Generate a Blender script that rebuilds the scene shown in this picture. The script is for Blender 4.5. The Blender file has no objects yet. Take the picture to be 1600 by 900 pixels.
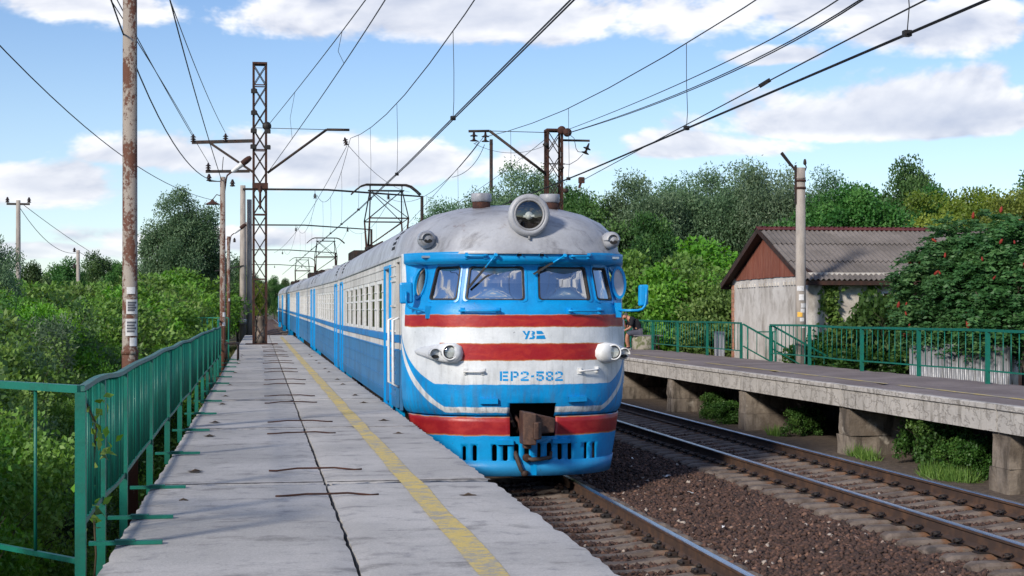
import bpy, bmesh, math, random
import numpy as np
from mathutils import Vector, Matrix, Quaternion, noise as mnoise
from mathutils.geometry import delaunay_2d_cdt

R = math.radians
SC = bpy.context.scene
COL = SC.collection
RNG = random.Random(7)

# ------------------------------------------------------------------ camera
F = 2400.0                      # focal length in pixels of the 1600 px wide photograph
TH = math.atan(394.0 / F)
CS, SN = math.cos(TH), math.sin(TH)
EYE = 1.41
cam = bpy.data.cameras.new('camera')
cam.sensor_width = 36.0
cam.lens = 36.0 * F / 1600.0
cam.shift_y = 36.0 / 1600.0
cam.clip_start = 0.1
cam.clip_end = 6000.0
camo = bpy.data.objects.new('camera', cam)
COL.objects.link(camo)
camo.location = (0, 0, EYE)
camo.rotation_euler = (R(90), 0, -TH)
SC.camera = camo

SUN_EL, SUN_AZ = 27.0, 225.0       # azimuth of the sun in degrees, measured from +X towards +Y
SUN_STRENGTH, SUN_ANGLE = 2.8, 7.0
SKY_STRENGTH = 0.10
SC.view_settings.view_transform = 'Standard'
SC.view_settings.look = 'None'
SC.view_settings.exposure = 0.66
SC.view_settings.gamma = 1.0
SC.view_settings.use_curve_mapping = False
SC.cycles.use_denoising = True
try:
    SC.cycles.denoiser = 'OPENIMAGEDENOISE'
except Exception:
    pass
SC.cycles.max_bounces = 6
SC.cycles.transparent_max_bounces = 12
SC.cycles.caustics_reflective = False
SC.cycles.caustics_refractive = False
SC.cycles.sample_clamp_indirect = 6.0


# ------------------------------------------------------------------ node helper
class S:
    """a socket with arithmetic"""
    def __init__(s, T, k): s.T, s.k = T, k
    def _b(s, op, o, r=False):
        return s.T.math(op, o, s) if r else s.T.math(op, s, o)
    def __add__(s, o): return s._b('ADD', o)
    def __radd__(s, o): return s._b('ADD', o, True)
    def __sub__(s, o): return s._b('SUBTRACT', o)
    def __rsub__(s, o): return s._b('SUBTRACT', o, True)
    def __mul__(s, o): return s._b('MULTIPLY', o)
    def __rmul__(s, o): return s._b('MULTIPLY', o, True)
    def __truediv__(s, o): return s._b('DIVIDE', o)
    def __rtruediv__(s, o): return s._b('DIVIDE', o, True)
    def __gt__(s, o): return s._b('GREATER_THAN', o)
    def __lt__(s, o): return s._b('LESS_THAN', o)


class Tree:
    def __init__(s, nt): s.nt = nt; s.cache = {}
    def new(s, t, **kw):
        n = s.nt.nodes.new(t)
        for k, v in kw.items(): setattr(n, k, v)
        return n
    def put(s, sock, v):
        if isinstance(v, S): s.nt.links.new(v.k, sock)
        elif v is not None:
            if isinstance(v, (tuple, list)) and len(v) == 3 and sock.type == 'RGBA': v = (*v, 1)
            sock.default_value = v
    def math(s, op, a, b=None, c=None, clamp=False):
        n = s.new('ShaderNodeMath', operation=op); n.use_clamp = clamp
        s.put(n.inputs[0], a)
        if b is not None: s.put(n.inputs[1], b)
        if c is not None: s.put(n.inputs[2], c)
        return S(s, n.outputs[0])
    def mn(s, a, b): return s.math('MINIMUM', a, b)
    def mx(s, a, b): return s.math('MAXIMUM', a, b)
    def ab(s, a): return s.math('ABSOLUTE', a)
    def clamp(s, a): return s.math('ADD', a, 0.0, clamp=True)
    def smooth(s, lo, hi, x, o0=0.0, o1=1.0):
        n = s.new('ShaderNodeMapRange', interpolation_type='SMOOTHSTEP')
        for i, v in enumerate((x, lo, hi, o0, o1)): s.put(n.inputs[i], v)
        return S(s, n.outputs[0])
    def band(s, x, lo, hi, e=0.004):
        return s.smooth(lo - e, lo + e, x) * s.smooth(hi - e, hi + e, x, 1.0, 0.0)
    def coord(s, which='Object'):
        if which not in s.cache:
            if which == 'World':
                n = s.new('ShaderNodeNewGeometry'); s.cache[which] = S(s, n.outputs['Position'])
            elif which == 'UV':
                n = s.new('ShaderNodeUVMap'); n.uv_map = 'paint'; s.cache[which] = S(s, n.outputs[0])
            else:
                n = s.new('ShaderNodeTexCoord'); s.cache[which] = S(s, n.outputs[which])
        return s.cache[which]
    def sep(s, v):
        n = s.new('ShaderNodeSeparateXYZ'); s.put(n.inputs[0], v)
        return [S(s, o) for o in n.outputs]
    def comb(s, x, y, z):
        n = s.new('ShaderNodeCombineXYZ')
        for i, v in enumerate((x, y, z)): s.put(n.inputs[i], v)
        return S(s, n.outputs[0])
    def scale(s, v, xyz):
        n = s.new('ShaderNodeVectorMath', operation='MULTIPLY')
        s.put(n.inputs[0], v); n.inputs[1].default_value = xyz
        return S(s, n.outputs[0])
    def vadd(s, v, o):
        n = s.new('ShaderNodeVectorMath', operation='ADD')
        s.put(n.inputs[0], v); s.put(n.inputs[1], o)
        return S(s, n.outputs[0])
    def noise(s, scale, detail=4, rough=0.55, vec=None, out=0, dist=0.0):
        n = s.new('ShaderNodeTexNoise')
        s.put(n.inputs['Vector'], vec if vec is not None else s.coord('World'))
        n.inputs['Scale'].default_value = scale; n.inputs['Detail'].default_value = detail
        n.inputs['Roughness'].default_value = rough; n.inputs['Distortion'].default_value = dist
        return S(s, n.outputs[out])
    def voro(s, scale, vec=None, out='Distance', feature='F1'):
        n = s.new('ShaderNodeTexVoronoi', feature=feature)
        s.put(n.inputs['Vector'], vec if vec is not None else s.coord('World'))
        n.inputs['Scale'].default_value = scale
        return S(s, n.outputs[out])
    def rand(s):
        n = s.new('ShaderNodeObjectInfo'); return S(s, n.outputs['Random'])
    def attr(s, name, out='Fac'):
        n = s.new('ShaderNodeAttribute'); n.attribute_name = name
        return S(s, n.outputs[out])
    def mix(s, f, a, b, mode='MIX'):
        n = s.new('ShaderNodeMix', data_type='RGBA', blend_type=mode)
        s.put(n.inputs[0], f); s.put(n.inputs[6], a); s.put(n.inputs[7], b)
        return S(s, n.outputs[2])
    def ramp(s, f, stops):
        n = s.new('ShaderNodeValToRGB'); s.put(n.inputs[0], f)
        e = n.color_ramp.elements
        while len(e) < len(stops): e.new(0.5)
        for i, (p, c) in enumerate(stops):
            e[i].position = p; e[i].color = (*c, 1) if len(c) == 3 else c
        return S(s, n.outputs[0])
    def hsv(s, col, h=0.5, sat=1.0, v=1.0):
        n = s.new('ShaderNodeHueSaturation')
        s.put(n.inputs['Hue'], h); s.put(n.inputs['Saturation'], sat); s.put(n.inputs['Value'], v)
        s.put(n.inputs['Color'], col)
        return S(s, n.outputs[0])
    def bump(s, h, dist=0.01, strength=1.0):
        n = s.new('ShaderNodeBump'); s.put(n.inputs['Height'], h)
        n.inputs['Distance'].default_value = dist; n.inputs['Strength'].default_value = strength
        return S(s, n.outputs[0])


MATS = {}
def mat(name, fn):
    """fn(T) -> dict(base, rough, metal, bump=(height, dist), spec, coat)"""
    if name in MATS: return MATS[name]
    m = bpy.data.materials.new(name); m.use_nodes = True
    nt = m.node_tree
    T = Tree(nt)
    p = nt.nodes['Principled BSDF']
    d = fn(T)
    T.put(p.inputs['Base Color'], d.get('base'))
    T.put(p.inputs['Roughness'], d.get('rough', 0.7))
    T.put(p.inputs['Metallic'], d.get('metal', 0.0))
    if 'spec' in d: T.put(p.inputs['Specular IOR Level'], d['spec'])
    if 'coat' in d:
        T.put(p.inputs['Coat Weight'], d['coat']); p.inputs['Coat Roughness'].default_value = d.get('coatr', 0.08)
    if 'bump' in d: T.put(p.inputs['Normal'], T.bump(*d['bump']))
    MATS[name] = m
    return m


# world -------------------------------------------------------------------
def build_world():
    w = bpy.data.worlds.new('World'); SC.world = w
    w.use_nodes = True
    nt = w.node_tree; T = Tree(nt)
    bg = nt.nodes['Background']
    sky = T.new('ShaderNodeTexSky', sky_type='NISHITA')
    sky.sun_disc = False
    sky.sun_elevation = R(SUN_EL)
    sky.sun_rotation = R(90.0 - SUN_AZ)
    sky.air_density = 1.0; sky.dust_density = 0.0; sky.ozone_density = 3.0
    skyc = S(T, sky.outputs[0])
    # clouds: decks laid out by compass direction and height above the horizon
    d = T.coord('Generated')
    x, y, z = T.sep(d)
    hor = T.math('SQRT', x * x + y * y + 1e-6)
    el = T.math('ARCTAN2', z, hor) * (180 / math.pi)
    az = T.math('ARCTAN2', x, y) * (180 / math.pi)          # 0 = along the track (+Y), + to the right
    # pale summer haze towards the horizon, the same all round
    skyc = T.mix(T.smooth(-1.0, 13.0, el, 0.42, 0.0), T.hsv(skyc, 0.512, 1.12, 0.90), (4.4, 5.5, 7.0))
    def cl(sc, stretch, detail, off, dist=0.0, rough=0.55, dy=0.0):
        v = T.comb(az * (1.0 / stretch) + off, el + dy, off * 3.1)
        return T.noise(sc, detail, rough, v, 0, dist)
    n1 = cl(0.24, 2.3, 6, 3.0, 0.3, 0.6)
    n3 = cl(0.62, 1.5, 4, 23.0, 0.0, 0.62)
    def blob(a0, e0, ra, re_up, re_dn, sharp=1.0):
        da = (az - a0) / ra
        up = T.mx(el - e0, 0.0) / re_up
        dn = T.mx(e0 - el, 0.0) / re_dn
        return 1.0 - T.math('SQRT', da * da + up * up + dn * dn)
    # (azimuth, elevation of the flat base, half width, height above, depth below)
    B = [(21.8, 6.7, 6.6, 1.7, 0.55), (16.2, 6.0, 4.2, 0.9, 0.45), (26.5, 7.0, 2.0, 0.8, 0.45),
         (2.5, 5.4, 8.5, 1.5, 0.9), (-4.0, 5.6, 4.0, 1.2, 0.6), (10.5, 5.6, 4.2, 1.2, 0.8),
         (-8.0, 4.4, 4.8, 1.7, 0.9), (-2.0, 2.6, 7.0, 0.7, 0.5), (-8.5, 2.1, 6.0, 0.5, 0.4),
         (8.0, 11.0, 11.0, 1.6, 1.3), (-6.0, 10.9, 4.0, 1.7, 0.9), (18.5, 11.2, 8.0, 1.6, 1.5), (24.5, 10.2, 4.2, 1.2, 1.1),
         (32.0, 10.6, 4.5, 1.4, 1.5), (29.5, 9.0, 1.6, 0.5, 0.5), (19.0, 9.3, 2.4, 0.5, 0.4),
         (33.0, 12.5, 5.0, 1.6, 1.0), (2.0, 13.0, 10.0, 1.2, 0.9)]
    cov = None
    for i, b in enumerate(B):
        q = blob(*b) + (0.22 if i == 0 else (0.12 if i in (1, 3) else 0.0))
        cov = q if cov is None else T.mx(cov, q)
    # the same kind of decks all round the rest of the sky
    wide = T.noise(1.3, 3, 0.5, T.comb(x * 1.0 + 7.7, y, z * 6.0)) * 2.6 - 1.35
    inside = T.smooth(30.0, 48.0, T.ab(az - 9.0)) * 1.0
    cov = T.mx(cov, wide * inside - (1.0 - inside) * 1.0)
    over = T.smooth(13.5, 20.0, el)
    cov = T.mx(cov, (wide + 0.1) * over - (1.0 - over))
    dens = cov * 0.95 + (n1 - 0.5) * 1.9 + (n3 - 0.5) * 1.0 - 0.06
    a = T.smooth(0.02, 0.34, dens)
    # shade: tops white, thick bases greyer
    thick = T.smooth(0.30, 0.95, dens)
    n1u = cl(0.24, 2.3, 4, 3.0, 0.3, 0.6, 0.55)
    lit = T.clamp((n1 - n1u) * 5.5 + 0.58)
    white = T.mix(lit, (3.5, 3.85, 4.8), (7.2, 7.15, 7.25))
    cc = T.mix(thick * 0.55, white, (3.7, 4.05, 5.0))
    fade = T.smooth(-0.5, 3.0, el)
    out = T.mix(a * 0.93 * fade, skyc, cc)
    T.put(bg.inputs[0], out)
    bg.inputs[1].default_value = SKY_STRENGTH
build_world()
SC.world.cycles.sampling_method = 'MANUAL'
SC.world.cycles.sample_map_resolution = 256

sun = bpy.data.lights.new('sun', 'SUN')
sun.energy = SUN_STRENGTH; sun.angle = R(SUN_ANGLE); sun.color = (1.0, 0.9, 0.77)
suno = bpy.data.objects.new('sun', sun); COL.objects.link(suno)
sd = Vector((math.cos(R(SUN_EL)) * math.cos(R(SUN_AZ)), math.cos(R(SUN_EL)) * math.sin(R(SUN_AZ)), math.sin(R(SUN_EL))))
suno.rotation_euler = sd.to_track_quat('Z', 'Y').to_euler()
suno.location = (-30, -30, 40)


# ------------------------------------------------------------------ geometry helpers
def W(px, py, d):
    """world point seen at pixel (px, py) of the photograph at distance d along the lens axis"""
    r = (px - 800.0) * d / F
    return Vector((r * CS + d * SN, -r * SN + d * CS, EYE + (486.0 - py) * d / F))

def WX(px, X, z):
    """world point on the track-parallel plane X seen at column px"""
    d = X * F / (CS * (px - 406.0))
    return Vector((X, (d - X * SN) / CS, z))


class MB:
    def __init__(s): s.v = []; s.f = []; s.m = []; s.sm = []; s.uv = None
    def add(s, vs, fs, mi=0, smooth=False):
        o = len(s.v)
        s.v += [tuple(v) for v in vs]
        for f in fs:
            s.f.append(tuple(i + o for i in f)); s.m.append(mi); s.sm.append(smooth)
        return s
    def box(s, a, b, mi=0, rot=None, c=None):
        x0, y0, z0 = a; x1, y1, z1 = b
        vs = [Vector(p) for p in ((x0, y0, z0), (x1, y0, z0), (x1, y1, z0), (x0, y1, z0), (x0, y0, z1), (x1, y0, z1), (x1, y1, z1), (x0, y1, z1))]
        if rot is not None:
            c = Vector(c) if c is not None else (Vector(a) + Vector(b)) / 2
            vs = [c + rot @ (v - c) for v in vs]
        return s.add(vs, [(0, 3, 2, 1), (4, 5, 6, 7), (0, 1, 5, 4), (1, 2, 6, 5), (2, 3, 7, 6), (3, 0, 4, 7)], mi)
    def bbox(s, a, b, bev=0.01, mi=0):
        """box with bevelled vertical and top edges"""
        x0, y0, z0 = a; x1, y1, z1 = b; e = bev
        ring = lambda i, z: [(x0 + i, y0 + e + 0, z), (x0 + e, y0 + i, z), (x1 - e, y0 + i, z), (x1 - i, y0 + e, z), (x1 - i, y1 - e, z), (x1 - e, y1 - i, z), (x0 + e, y1 - i, z), (x0 + i, y1 - e, z)]
        vs = ring(0, z0) + ring(0, z1 - e) + [(min(max(p[0], x0 + e), x1 - e), min(max(p[1], y0 + e), y1 - e), z1) for p in ring(0, z1)]
        fs = [tuple(range(7, -1, -1)), tuple(range(16, 24))]
        for k in range(2):
            for i in range(8):
                j = (i + 1) % 8
                fs.append((k * 8 + i, k * 8 + j, k * 8 + 8 + j, k * 8 + 8 + i))
        return s.add(vs, fs, mi)
    def bar(s, p, q, w, h=None, mi=0, up=(0, 0, 1)):
        h = h or w
        p, q = Vector(p), Vector(q); d = (q - p)
        if d.length < 1e-6: return s
        d.normalize(); u = Vector(up)
        if abs(d.dot(u)) > 0.98: u = Vector((0, 1, 0))
        a = d.cross(u).normalized() * (w / 2); b = a.cross(d).normalized() * (h / 2)
        vs = [p - a - b, p + a - b, p + a + b, p - a + b, q - a - b, q + a - b, q + a + b, q - a + b]
        return s.add(vs, [(0, 1, 2, 3), (7, 6, 5, 4), (0, 4, 5, 1), (1, 5, 6, 2), (2, 6, 7, 3), (3, 7, 4, 0)], mi)
    def tube(s, pts, r, n=6, mi=0, cap=True, smooth=True):
        pts = [Vector(p) for p in pts]
        rs = r if isinstance(r, (list, tuple)) else [r] * len(pts)
        vs = []; prev = None
        for i, p in enumerate(pts):
            d = (pts[min(i + 1, len(pts) - 1)] - pts[max(i - 1, 0)])
            if d.length < 1e-9: d = Vector((0, 0, 1))
            d.normalize()
            if prev is None:
                a = d.orthogonal().normalized()
            else:
                a = (prev - d * prev.dot(d))
                a = a.normalized() if a.length > 1e-6 else d.orthogonal().normalized()
            prev = a; b = d.cross(a)
            for k in range(n):
                t = 2 * math.pi * k / n
                vs.append(p + (a * math.cos(t) + b * math.sin(t)) * rs[i])
        fs = []
        for i in range(len(pts) - 1):
            for k in range(n):
                j = (k + 1) % n
                fs.append((i * n + k, i * n + j, (i + 1) * n + j, (i + 1) * n + k))
        s.add(vs, fs, mi, smooth)
        if cap:
            o = len(s.v) - len(vs)
            s.f.append(tuple(o + k for k in range(n - 1, -1, -1))); s.m.append(mi); s.sm.append(False)
            o2 = o + (len(pts) - 1) * n
            s.f.append(tuple(o2 + k for k in range(n))); s.m.append(mi); s.sm.append(False)
        return s
    def lathe(s, prof, n=16, c=(0, 0, 0), axis='Z', mi=0, smooth=True, M=None, cap=True):
        vs = []
        c = Vector(c)
        for (r, h) in prof:
            for k in range(n):
                t = 2 * math.pi * k / n
                p = Vector((r * math.cos(t), r * math.sin(t), h))
                if axis == 'Y': p = Vector((p.x, p.z, -p.y))
                if axis == 'X': p = Vector((p.z, p.y, -p.x))
                if M is not None: p = M @ p
                vs.append(c + p)
        fs = []
        for i in range(len(prof) - 1):
            for k in range(n):
                j = (k + 1) % n
                fs.append((i * n + k, i * n + j, (i + 1) * n + j, (i + 1) * n + k))
        fs.append(tuple(range(n - 1, -1, -1))); fs.append(tuple((len(prof) - 1) * n + k for k in range(n)))
        s.add(vs, fs[:-2], mi, smooth); o = len(s.v) - len(vs)
        for f in (fs[-2:] if cap else []):
            s.f.append(tuple(i + o for i in f)); s.m.append(mi); s.sm.append(False)
        return s
    def prism(s, poly, t, mi=0, fn=None):
        """poly: 3d points, extruded by vector t"""
        n = len(poly); t = Vector(t)
        vs = [Vector(p) for p in poly] + [Vector(p) + t for p in poly]
        fs = [tuple(range(n - 1, -1, -1)), tuple(range(n, 2 * n))] + [(i, (i + 1) % n, n + (i + 1) % n, n + i) for i in range(n)]
        return s.add(vs, fs, mi)
    def grid(s, P, mi=0, smooth=True, close=False):
        """P: list of rows of points"""
        n = len(P[0]); vs = [p for row in P for p in row]
        fs = []
        for i in range(len(P) - 1):
            for k in range(n - (0 if close else 1)):
                j = (k + 1) % n
                fs.append((i * n + k, i * n + j, (i + 1) * n + j, (i + 1) * n + k))
        return s.add(vs, fs, mi, smooth)
    def mesh(s, name, mats):
        me = bpy.data.meshes.new(name)
        me.from_pydata(s.v, [], s.f)
        for m in (mats if isinstance(mats, (list, tuple)) else [mats]): me.materials.append(m)
        if any(s.m): me.polygons.foreach_set('material_index', s.m)
        me.polygons.foreach_set('use_smooth', s.sm)
        me.update()
        return me
    def build(s, name, mats, parent=None, loc=None):
        return link(name, s.mesh(name, mats), parent, loc)


def link(name, me, parent=None, loc=None):
    o = bpy.data.objects.new(name, me)
    COL.objects.link(o)
    if parent is not None: o.parent = parent
    if loc is not None: o.location = loc
    return o

def tag(o, label=None, cat=None, group=None, kind=None):
    if label: o['label'] = label
    if cat: o['category'] = cat
    if group: o['group'] = group
    if kind: o['kind'] = kind
    return o

def thing(name, loc, label, cat, group=None, rz=0.0):
    o = bpy.data.objects.new(name, None); COL.objects.link(o)
    o.location = loc; o.rotation_euler = (0, 0, rz); o.empty_display_size = 0.2
    return tag(o, label, cat, group)

def copy_tree(o, parent=None):
    c = o.copy(); COL.objects.link(c)
    if parent is not None: c.parent = parent
    for ch in o.children: copy_tree(ch, c)
    return c

def recalc(me):
    bm = bmesh.new(); bm.from_mesh(me); bmesh.ops.recalc_face_normals(bm, faces=bm.faces[:]); bm.to_mesh(me); bm.free()

def lerp(a, b, t): return a + (b - a) * t
def interp(tab, x):
    if x <= tab[0][0]: return tab[0][1]
    for (a, va), (b, vb) in zip(tab, tab[1:]):
        if x <= b: return va + (vb - va) * (x - a) / (b - a) if b > a else vb
    return tab[-1][1]
def sstep(a, b, x):
    t = min(1, max(0, (x - a) / (b - a))); return t * t * (3 - 2 * t)

# ------------------------------------------------------------------ materials
def worn(name, base, alt, scale=6.0, rough=0.7, amount=0.6, fine=60.0, bumpd=0.002, metal=0.0, coord='World', stretch=(1, 1, 1), spec=0.4):
    def fn(T):
        v = T.scale(T.coord(coord), stretch)
        n = T.noise(scale, 6, 0.6, v); g = T.noise(fine, 3, 0.6, v)
        f = T.smooth(0.42, 0.68, n + (g - 0.5) * 0.35) * amount
        r = T.rand()
        c = T.mix(f, base, alt)
        c = T.hsv(c, 0.5, 1.0, 0.88 + r * 0.2 + (g - 0.5) * 0.25)
        return dict(base=c, rough=T.clamp(rough + (n - 0.5) * 0.25), metal=metal, bump=(g + n * 0.6, bumpd), spec=spec)
    return mat(name, fn)

M_RUST = worn('rusty_steel', (0.042, 0.019, 0.015), (0.105, 0.038, 0.022), 9, 0.85)
M_DARKSTEEL = worn('dark_steel', (0.016, 0.014, 0.014), (0.07, 0.032, 0.018), 7, 0.7)
M_BLACK = worn('black_iron', (0.01, 0.01, 0.011), (0.03, 0.024, 0.02), 12, 0.6)
M_CABLE = worn('cable', (0.012, 0.013, 0.015), (0.02, 0.02, 0.02), 12, 0.6)
M_CERAMIC = worn('brown_ceramic', (0.02, 0.013, 0.012), (0.05, 0.025, 0.02), 14, 0.25)
M_GREEN = worn('green_fence_paint', (0.006, 0.145, 0.105), (0.012, 0.075, 0.052), 5, 0.42, 0.45, 40)
M_GREENTOP = worn('worn_green_rail', (0.025, 0.15, 0.12), (0.11, 0.15, 0.14), 5, 0.5, 0.8, 40)
M_GREY_PAINT = worn('grey_silver_paint', (0.30, 0.31, 0.33), (0.17, 0.165, 0.17), 2.2, 0.45, 0.6, 25, 0.003)
M_SILVER = worn('silver_paint', (0.62, 0.65, 0.68), (0.35, 0.36, 0.38), 7, 0.35, 0.5, 45)
M_WHITE = worn('white_paint', (0.74, 0.76, 0.77), (0.5, 0.5, 0.48), 6, 0.4, 0.5, 45)
M_BLUE = worn('blue_train_paint', (0.001, 0.30, 0.70), (0.006, 0.22, 0.52), 5, 0.33, 0.6, 40, 0.0015)
M_BLUEDARK = worn('old_blue_paint', (0.03, 0.16, 0.36), (0.05, 0.11, 0.2), 4, 0.45, 0.6, 40)
M_UNDER = worn('underframe_black', (0.014, 0.012, 0.012), (0.05, 0.03, 0.02), 5, 0.8)
M_COUPLER = worn('coupler_steel', (0.06, 0.032, 0.024), (0.14, 0.075, 0.05), 10, 0.6, 0.7)
M_RUBBER = worn('rubber', (0.02, 0.018, 0.018), (0.05, 0.04, 0.04), 12, 0.6)
M_HOSE = worn('hose', (0.05, 0.035, 0.03), (0.12, 0.08, 0.06), 12, 0.7)
M_CREAM = worn('cream_sash', (0.55, 0.45, 0.33), (0.4, 0.3, 0.2), 12, 0.5)
M_BRICK = worn('red_brick', (0.36, 0.16, 0.10), (0.45, 0.30, 0.22), 5, 0.85, 0.8)
M_SKIN = worn('skin', (0.42, 0.2, 0.13), (0.36, 0.16, 0.1), 10, 0.5, 0.5)
M_SHIRT = worn('black_cotton', (0.012, 0.013, 0.018), (0.02, 0.02, 0.028), 14, 0.9)
M_SHORTS = worn('grey_shorts', (0.075, 0.08, 0.11), (0.05, 0.055, 0.08), 14, 0.9)
M_SHOE = worn('navy_shoes', (0.015, 0.02, 0.045), (0.03, 0.03, 0.05), 14, 0.7)
M_HAIR = worn('grey_hair', (0.10, 0.095, 0.09), (0.05, 0.045, 0.04), 20, 0.8)
M_SOLE = worn('white_sole', (0.6, 0.6, 0.6), (0.4, 0.4, 0.4), 12, 0.7)
M_PAPER = worn('paper_notice', (0.66, 0.67, 0.68), (0.45, 0.45, 0.44), 18, 0.8, 0.6)
M_INK = worn('ink', (0.09, 0.1, 0.12), (0.15, 0.15, 0.17), 14, 0.8)
M_YPAPER = worn('yellow_notice', (0.75, 0.45, 0.08), (0.6, 0.3, 0.05), 14, 0.8)
M_ROOFEDGE = worn('maroon_ridge', (0.10, 0.022, 0.022), (0.16, 0.05, 0.04), 3, 0.6)
M_WOODDARK = worn('dark_timber', (0.03, 0.016, 0.012), (0.07, 0.03, 0.02), 6, 0.8)
M_PLANK = worn('red_brown_plank', (0.20, 0.06, 0.036), (0.30, 0.13, 0.085), 3, 0.8, 0.7, 20, 0.004, stretch=(4, 4, 0.5))
M_SEAT = worn('bench_board', (0.14, 0.14, 0.16), (0.2, 0.18, 0.17), 6, 0.7)
M_BARK = worn('bark', (0.055, 0.042, 0.032), (0.12, 0.10, 0.08), 5, 0.95, 0.8, 30, 0.01, stretch=(3, 3, 0.7))
M_TWIG = worn('twig', (0.06, 0.045, 0.025), (0.1, 0.09, 0.05), 8, 0.9)
M_SUMAC_CONE = worn('sumac_cone', (0.20, 0.016, 0.014), (0.34, 0.07, 0.02), 20, 0.8)
M_CLEAN_STEEL = worn('galvanised_sheet', (0.27, 0.285, 0.31), (0.17, 0.175, 0.19), 2.2, 0.42, 0.7, 30, 0.002, metal=0.35)
M_BROWNSHEET = worn('brown_sheet', (0.10, 0.055, 0.045), (0.06, 0.03, 0.025), 4, 0.7)
M_TILE = worn('red_tank', (0.35, 0.06, 0.03), (0.3, 0.04, 0.02), 4, 0.5)

def f_concrete(T):
    w = T.coord('World')
    big = T.noise(0.55, 6, 0.6); mid = T.noise(4.0, 6, 0.65); fine = T.noise(70, 4, 0.7)
    st = T.noise(1.6, 5, 0.6, T.scale(w, (0.35, 1.6, 1)))
    c = T.mix(T.smooth(0.34, 0.66, big), (0.365, 0.36, 0.35), (0.49, 0.48, 0.465))
    c = T.mix(T.smooth(0.52, 0.70, mid) * 0.65, c, (0.215, 0.215, 0.225))
    c = T.mix(T.smooth(0.52, 0.64, st) * T.smooth(0.42, 0.58, mid) * 0.55, c, (0.15, 0.145, 0.14))
    ck = T.smooth(0.0, 0.012, T.ab(T.noise(0.8, 4, 0.6, None, 0, 0.6) - 0.5))
    c = T.mix((1 - ck) * 0.13, c, (0.12, 0.115, 0.115))
    pits = T.smooth(0.0, 0.16, T.voro(38, out='Distance'))
    c = T.mix((1 - pits) * T.smooth(0.45, 0.6, mid) * 0.6, c, (0.16, 0.155, 0.15))
    c = T.hsv(c, 0.5, 1.0, 0.86 + (fine - 0.5) * 0.9 + T.rand() * 0.12 + 0.03)
    return dict(base=c, rough=0.88, bump=(fine * 0.5 + mid * 0.8 + pits * 0.4, 0.006))
M_CONC = mat('platform_concrete', f_concrete)

def f_beam(T):
    w = T.coord('World')
    big = T.noise(0.8, 6, 0.6); fine = T.noise(40, 4, 0.7)
    drip = T.noise(3.2, 5, 0.6, T.scale(w, (2, 2.2, 0.35)))
    crack = T.smooth(0.0, 0.035, T.math('ABSOLUTE', T.noise(3.0, 5, 0.6, T.scale(w, (1, 1, 1.5))) - 0.5))
    c = T.mix(T.smooth(0.35, 0.7, big), (0.46, 0.445, 0.425), (0.57, 0.55, 0.525))
    c = T.mix(T.smooth(0.50, 0.72, drip) * 0.75, c, (0.16, 0.145, 0.125))
    c = T.mix((1 - crack) * 0.45, c, (0.14, 0.12, 0.10))
    c = T.hsv(c, 0.5, 1.0, 0.93 + (fine - 0.5) * 0.45)
    return dict(base=c, rough=0.9, bump=(fine * 0.4 + big + crack * 0.5, 0.01))
M_BEAM = mat('edge_beam_concrete', f_beam)

def f_pier(T):
    w = T.coord('World'); x, y, z = T.sep(w)
    big = T.noise(1.5, 6, 0.65); fine = T.noise(30, 4, 0.7)
    drip = T.noise(2.4, 5, 0.6, T.scale(w, (2, 2, 0.4)))
    c = T.mix(T.smooth(0.4, 0.62, big), (0.255, 0.22, 0.185), (0.14, 0.115, 0.093))
    c = T.mix(T.smooth(0.46, 0.64, drip) * 0.85, c, (0.065, 0.054, 0.044))
    c = T.mix(T.smooth(0.62, 0.7, T.noise(2.2, 3, 0.5)) * 0.7, c, (0.56, 0.52, 0.46))
    c = T.hsv(c, 0.5, 1.0, 0.93 + (fine - 0.5) * 0.5)
    return dict(base=c, rough=0.95, bump=(fine * 0.4 + big * 1.5, 0.03))
M_PIER = mat('pier_concrete', f_pier)

def f_asph(T):
    big = T.noise(0.7, 6, 0.65); fine = T.noise(60, 4, 0.75); mid = T.noise(5, 5, 0.6)
    c = T.mix(T.smooth(0.35, 0.7, big), (0.15, 0.122, 0.12), (0.235, 0.20, 0.195))
    c = T.mix(T.smooth(0.58, 0.72, mid) * 0.5, c, (0.27, 0.245, 0.235))
    c = T.hsv(c, 0.5, 1.0, 0.8 + fine * 0.4)
    return dict(base=c, rough=0.92, bump=(fine + mid, 0.008))
M_ASPH = mat('worn_asphalt', f_asph)

def f_yellow(T):
    mid = T.noise(7, 6, 0.7); fine = T.noise(60, 4, 0.7); big = T.noise(0.9, 3, 0.5)
    f = T.smooth(0.36, 0.60, mid + (fine - 0.5) * 0.5 + (big - 0.5) * 0.5)
    c = T.mix(f * 0.95, (0.33, 0.315, 0.27), (0.60, 0.46, 0.13))
    return dict(base=T.hsv(c, 0.5, 1.0, 0.8 + fine * 0.4), rough=0.85, bump=(fine + mid, 0.004))
M_YELLOW = mat('worn_yellow_paint', f_yellow)

def f_rustpole(T):
    o = T.coord('Object'); x, y, z = T.sep(o)
    n = T.noise(5.0, 6, 0.66, T.scale(T.coord('World'), (1, 1, 0.45))); g = T.noise(26, 5, 0.7)
    low = T.smooth(1.2, 4.2, z, 0.13, 0.02)
    f = T.smooth(0.51, 0.57, n * 0.65 + g * 0.35 + low)
    c = T.mix(f, (0.285, 0.25, 0.215), (0.105, 0.04, 0.022))
    c = T.mix(T.smooth(0.56, 0.7, g) * f, c, (0.07, 0.028, 0.018))
    return dict(base=c, rough=0.78, bump=(f * -0.6 + g * 0.4, 0.005))
M_RUSTPOLE = mat('peeling_pole_paint', f_rustpole)

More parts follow.
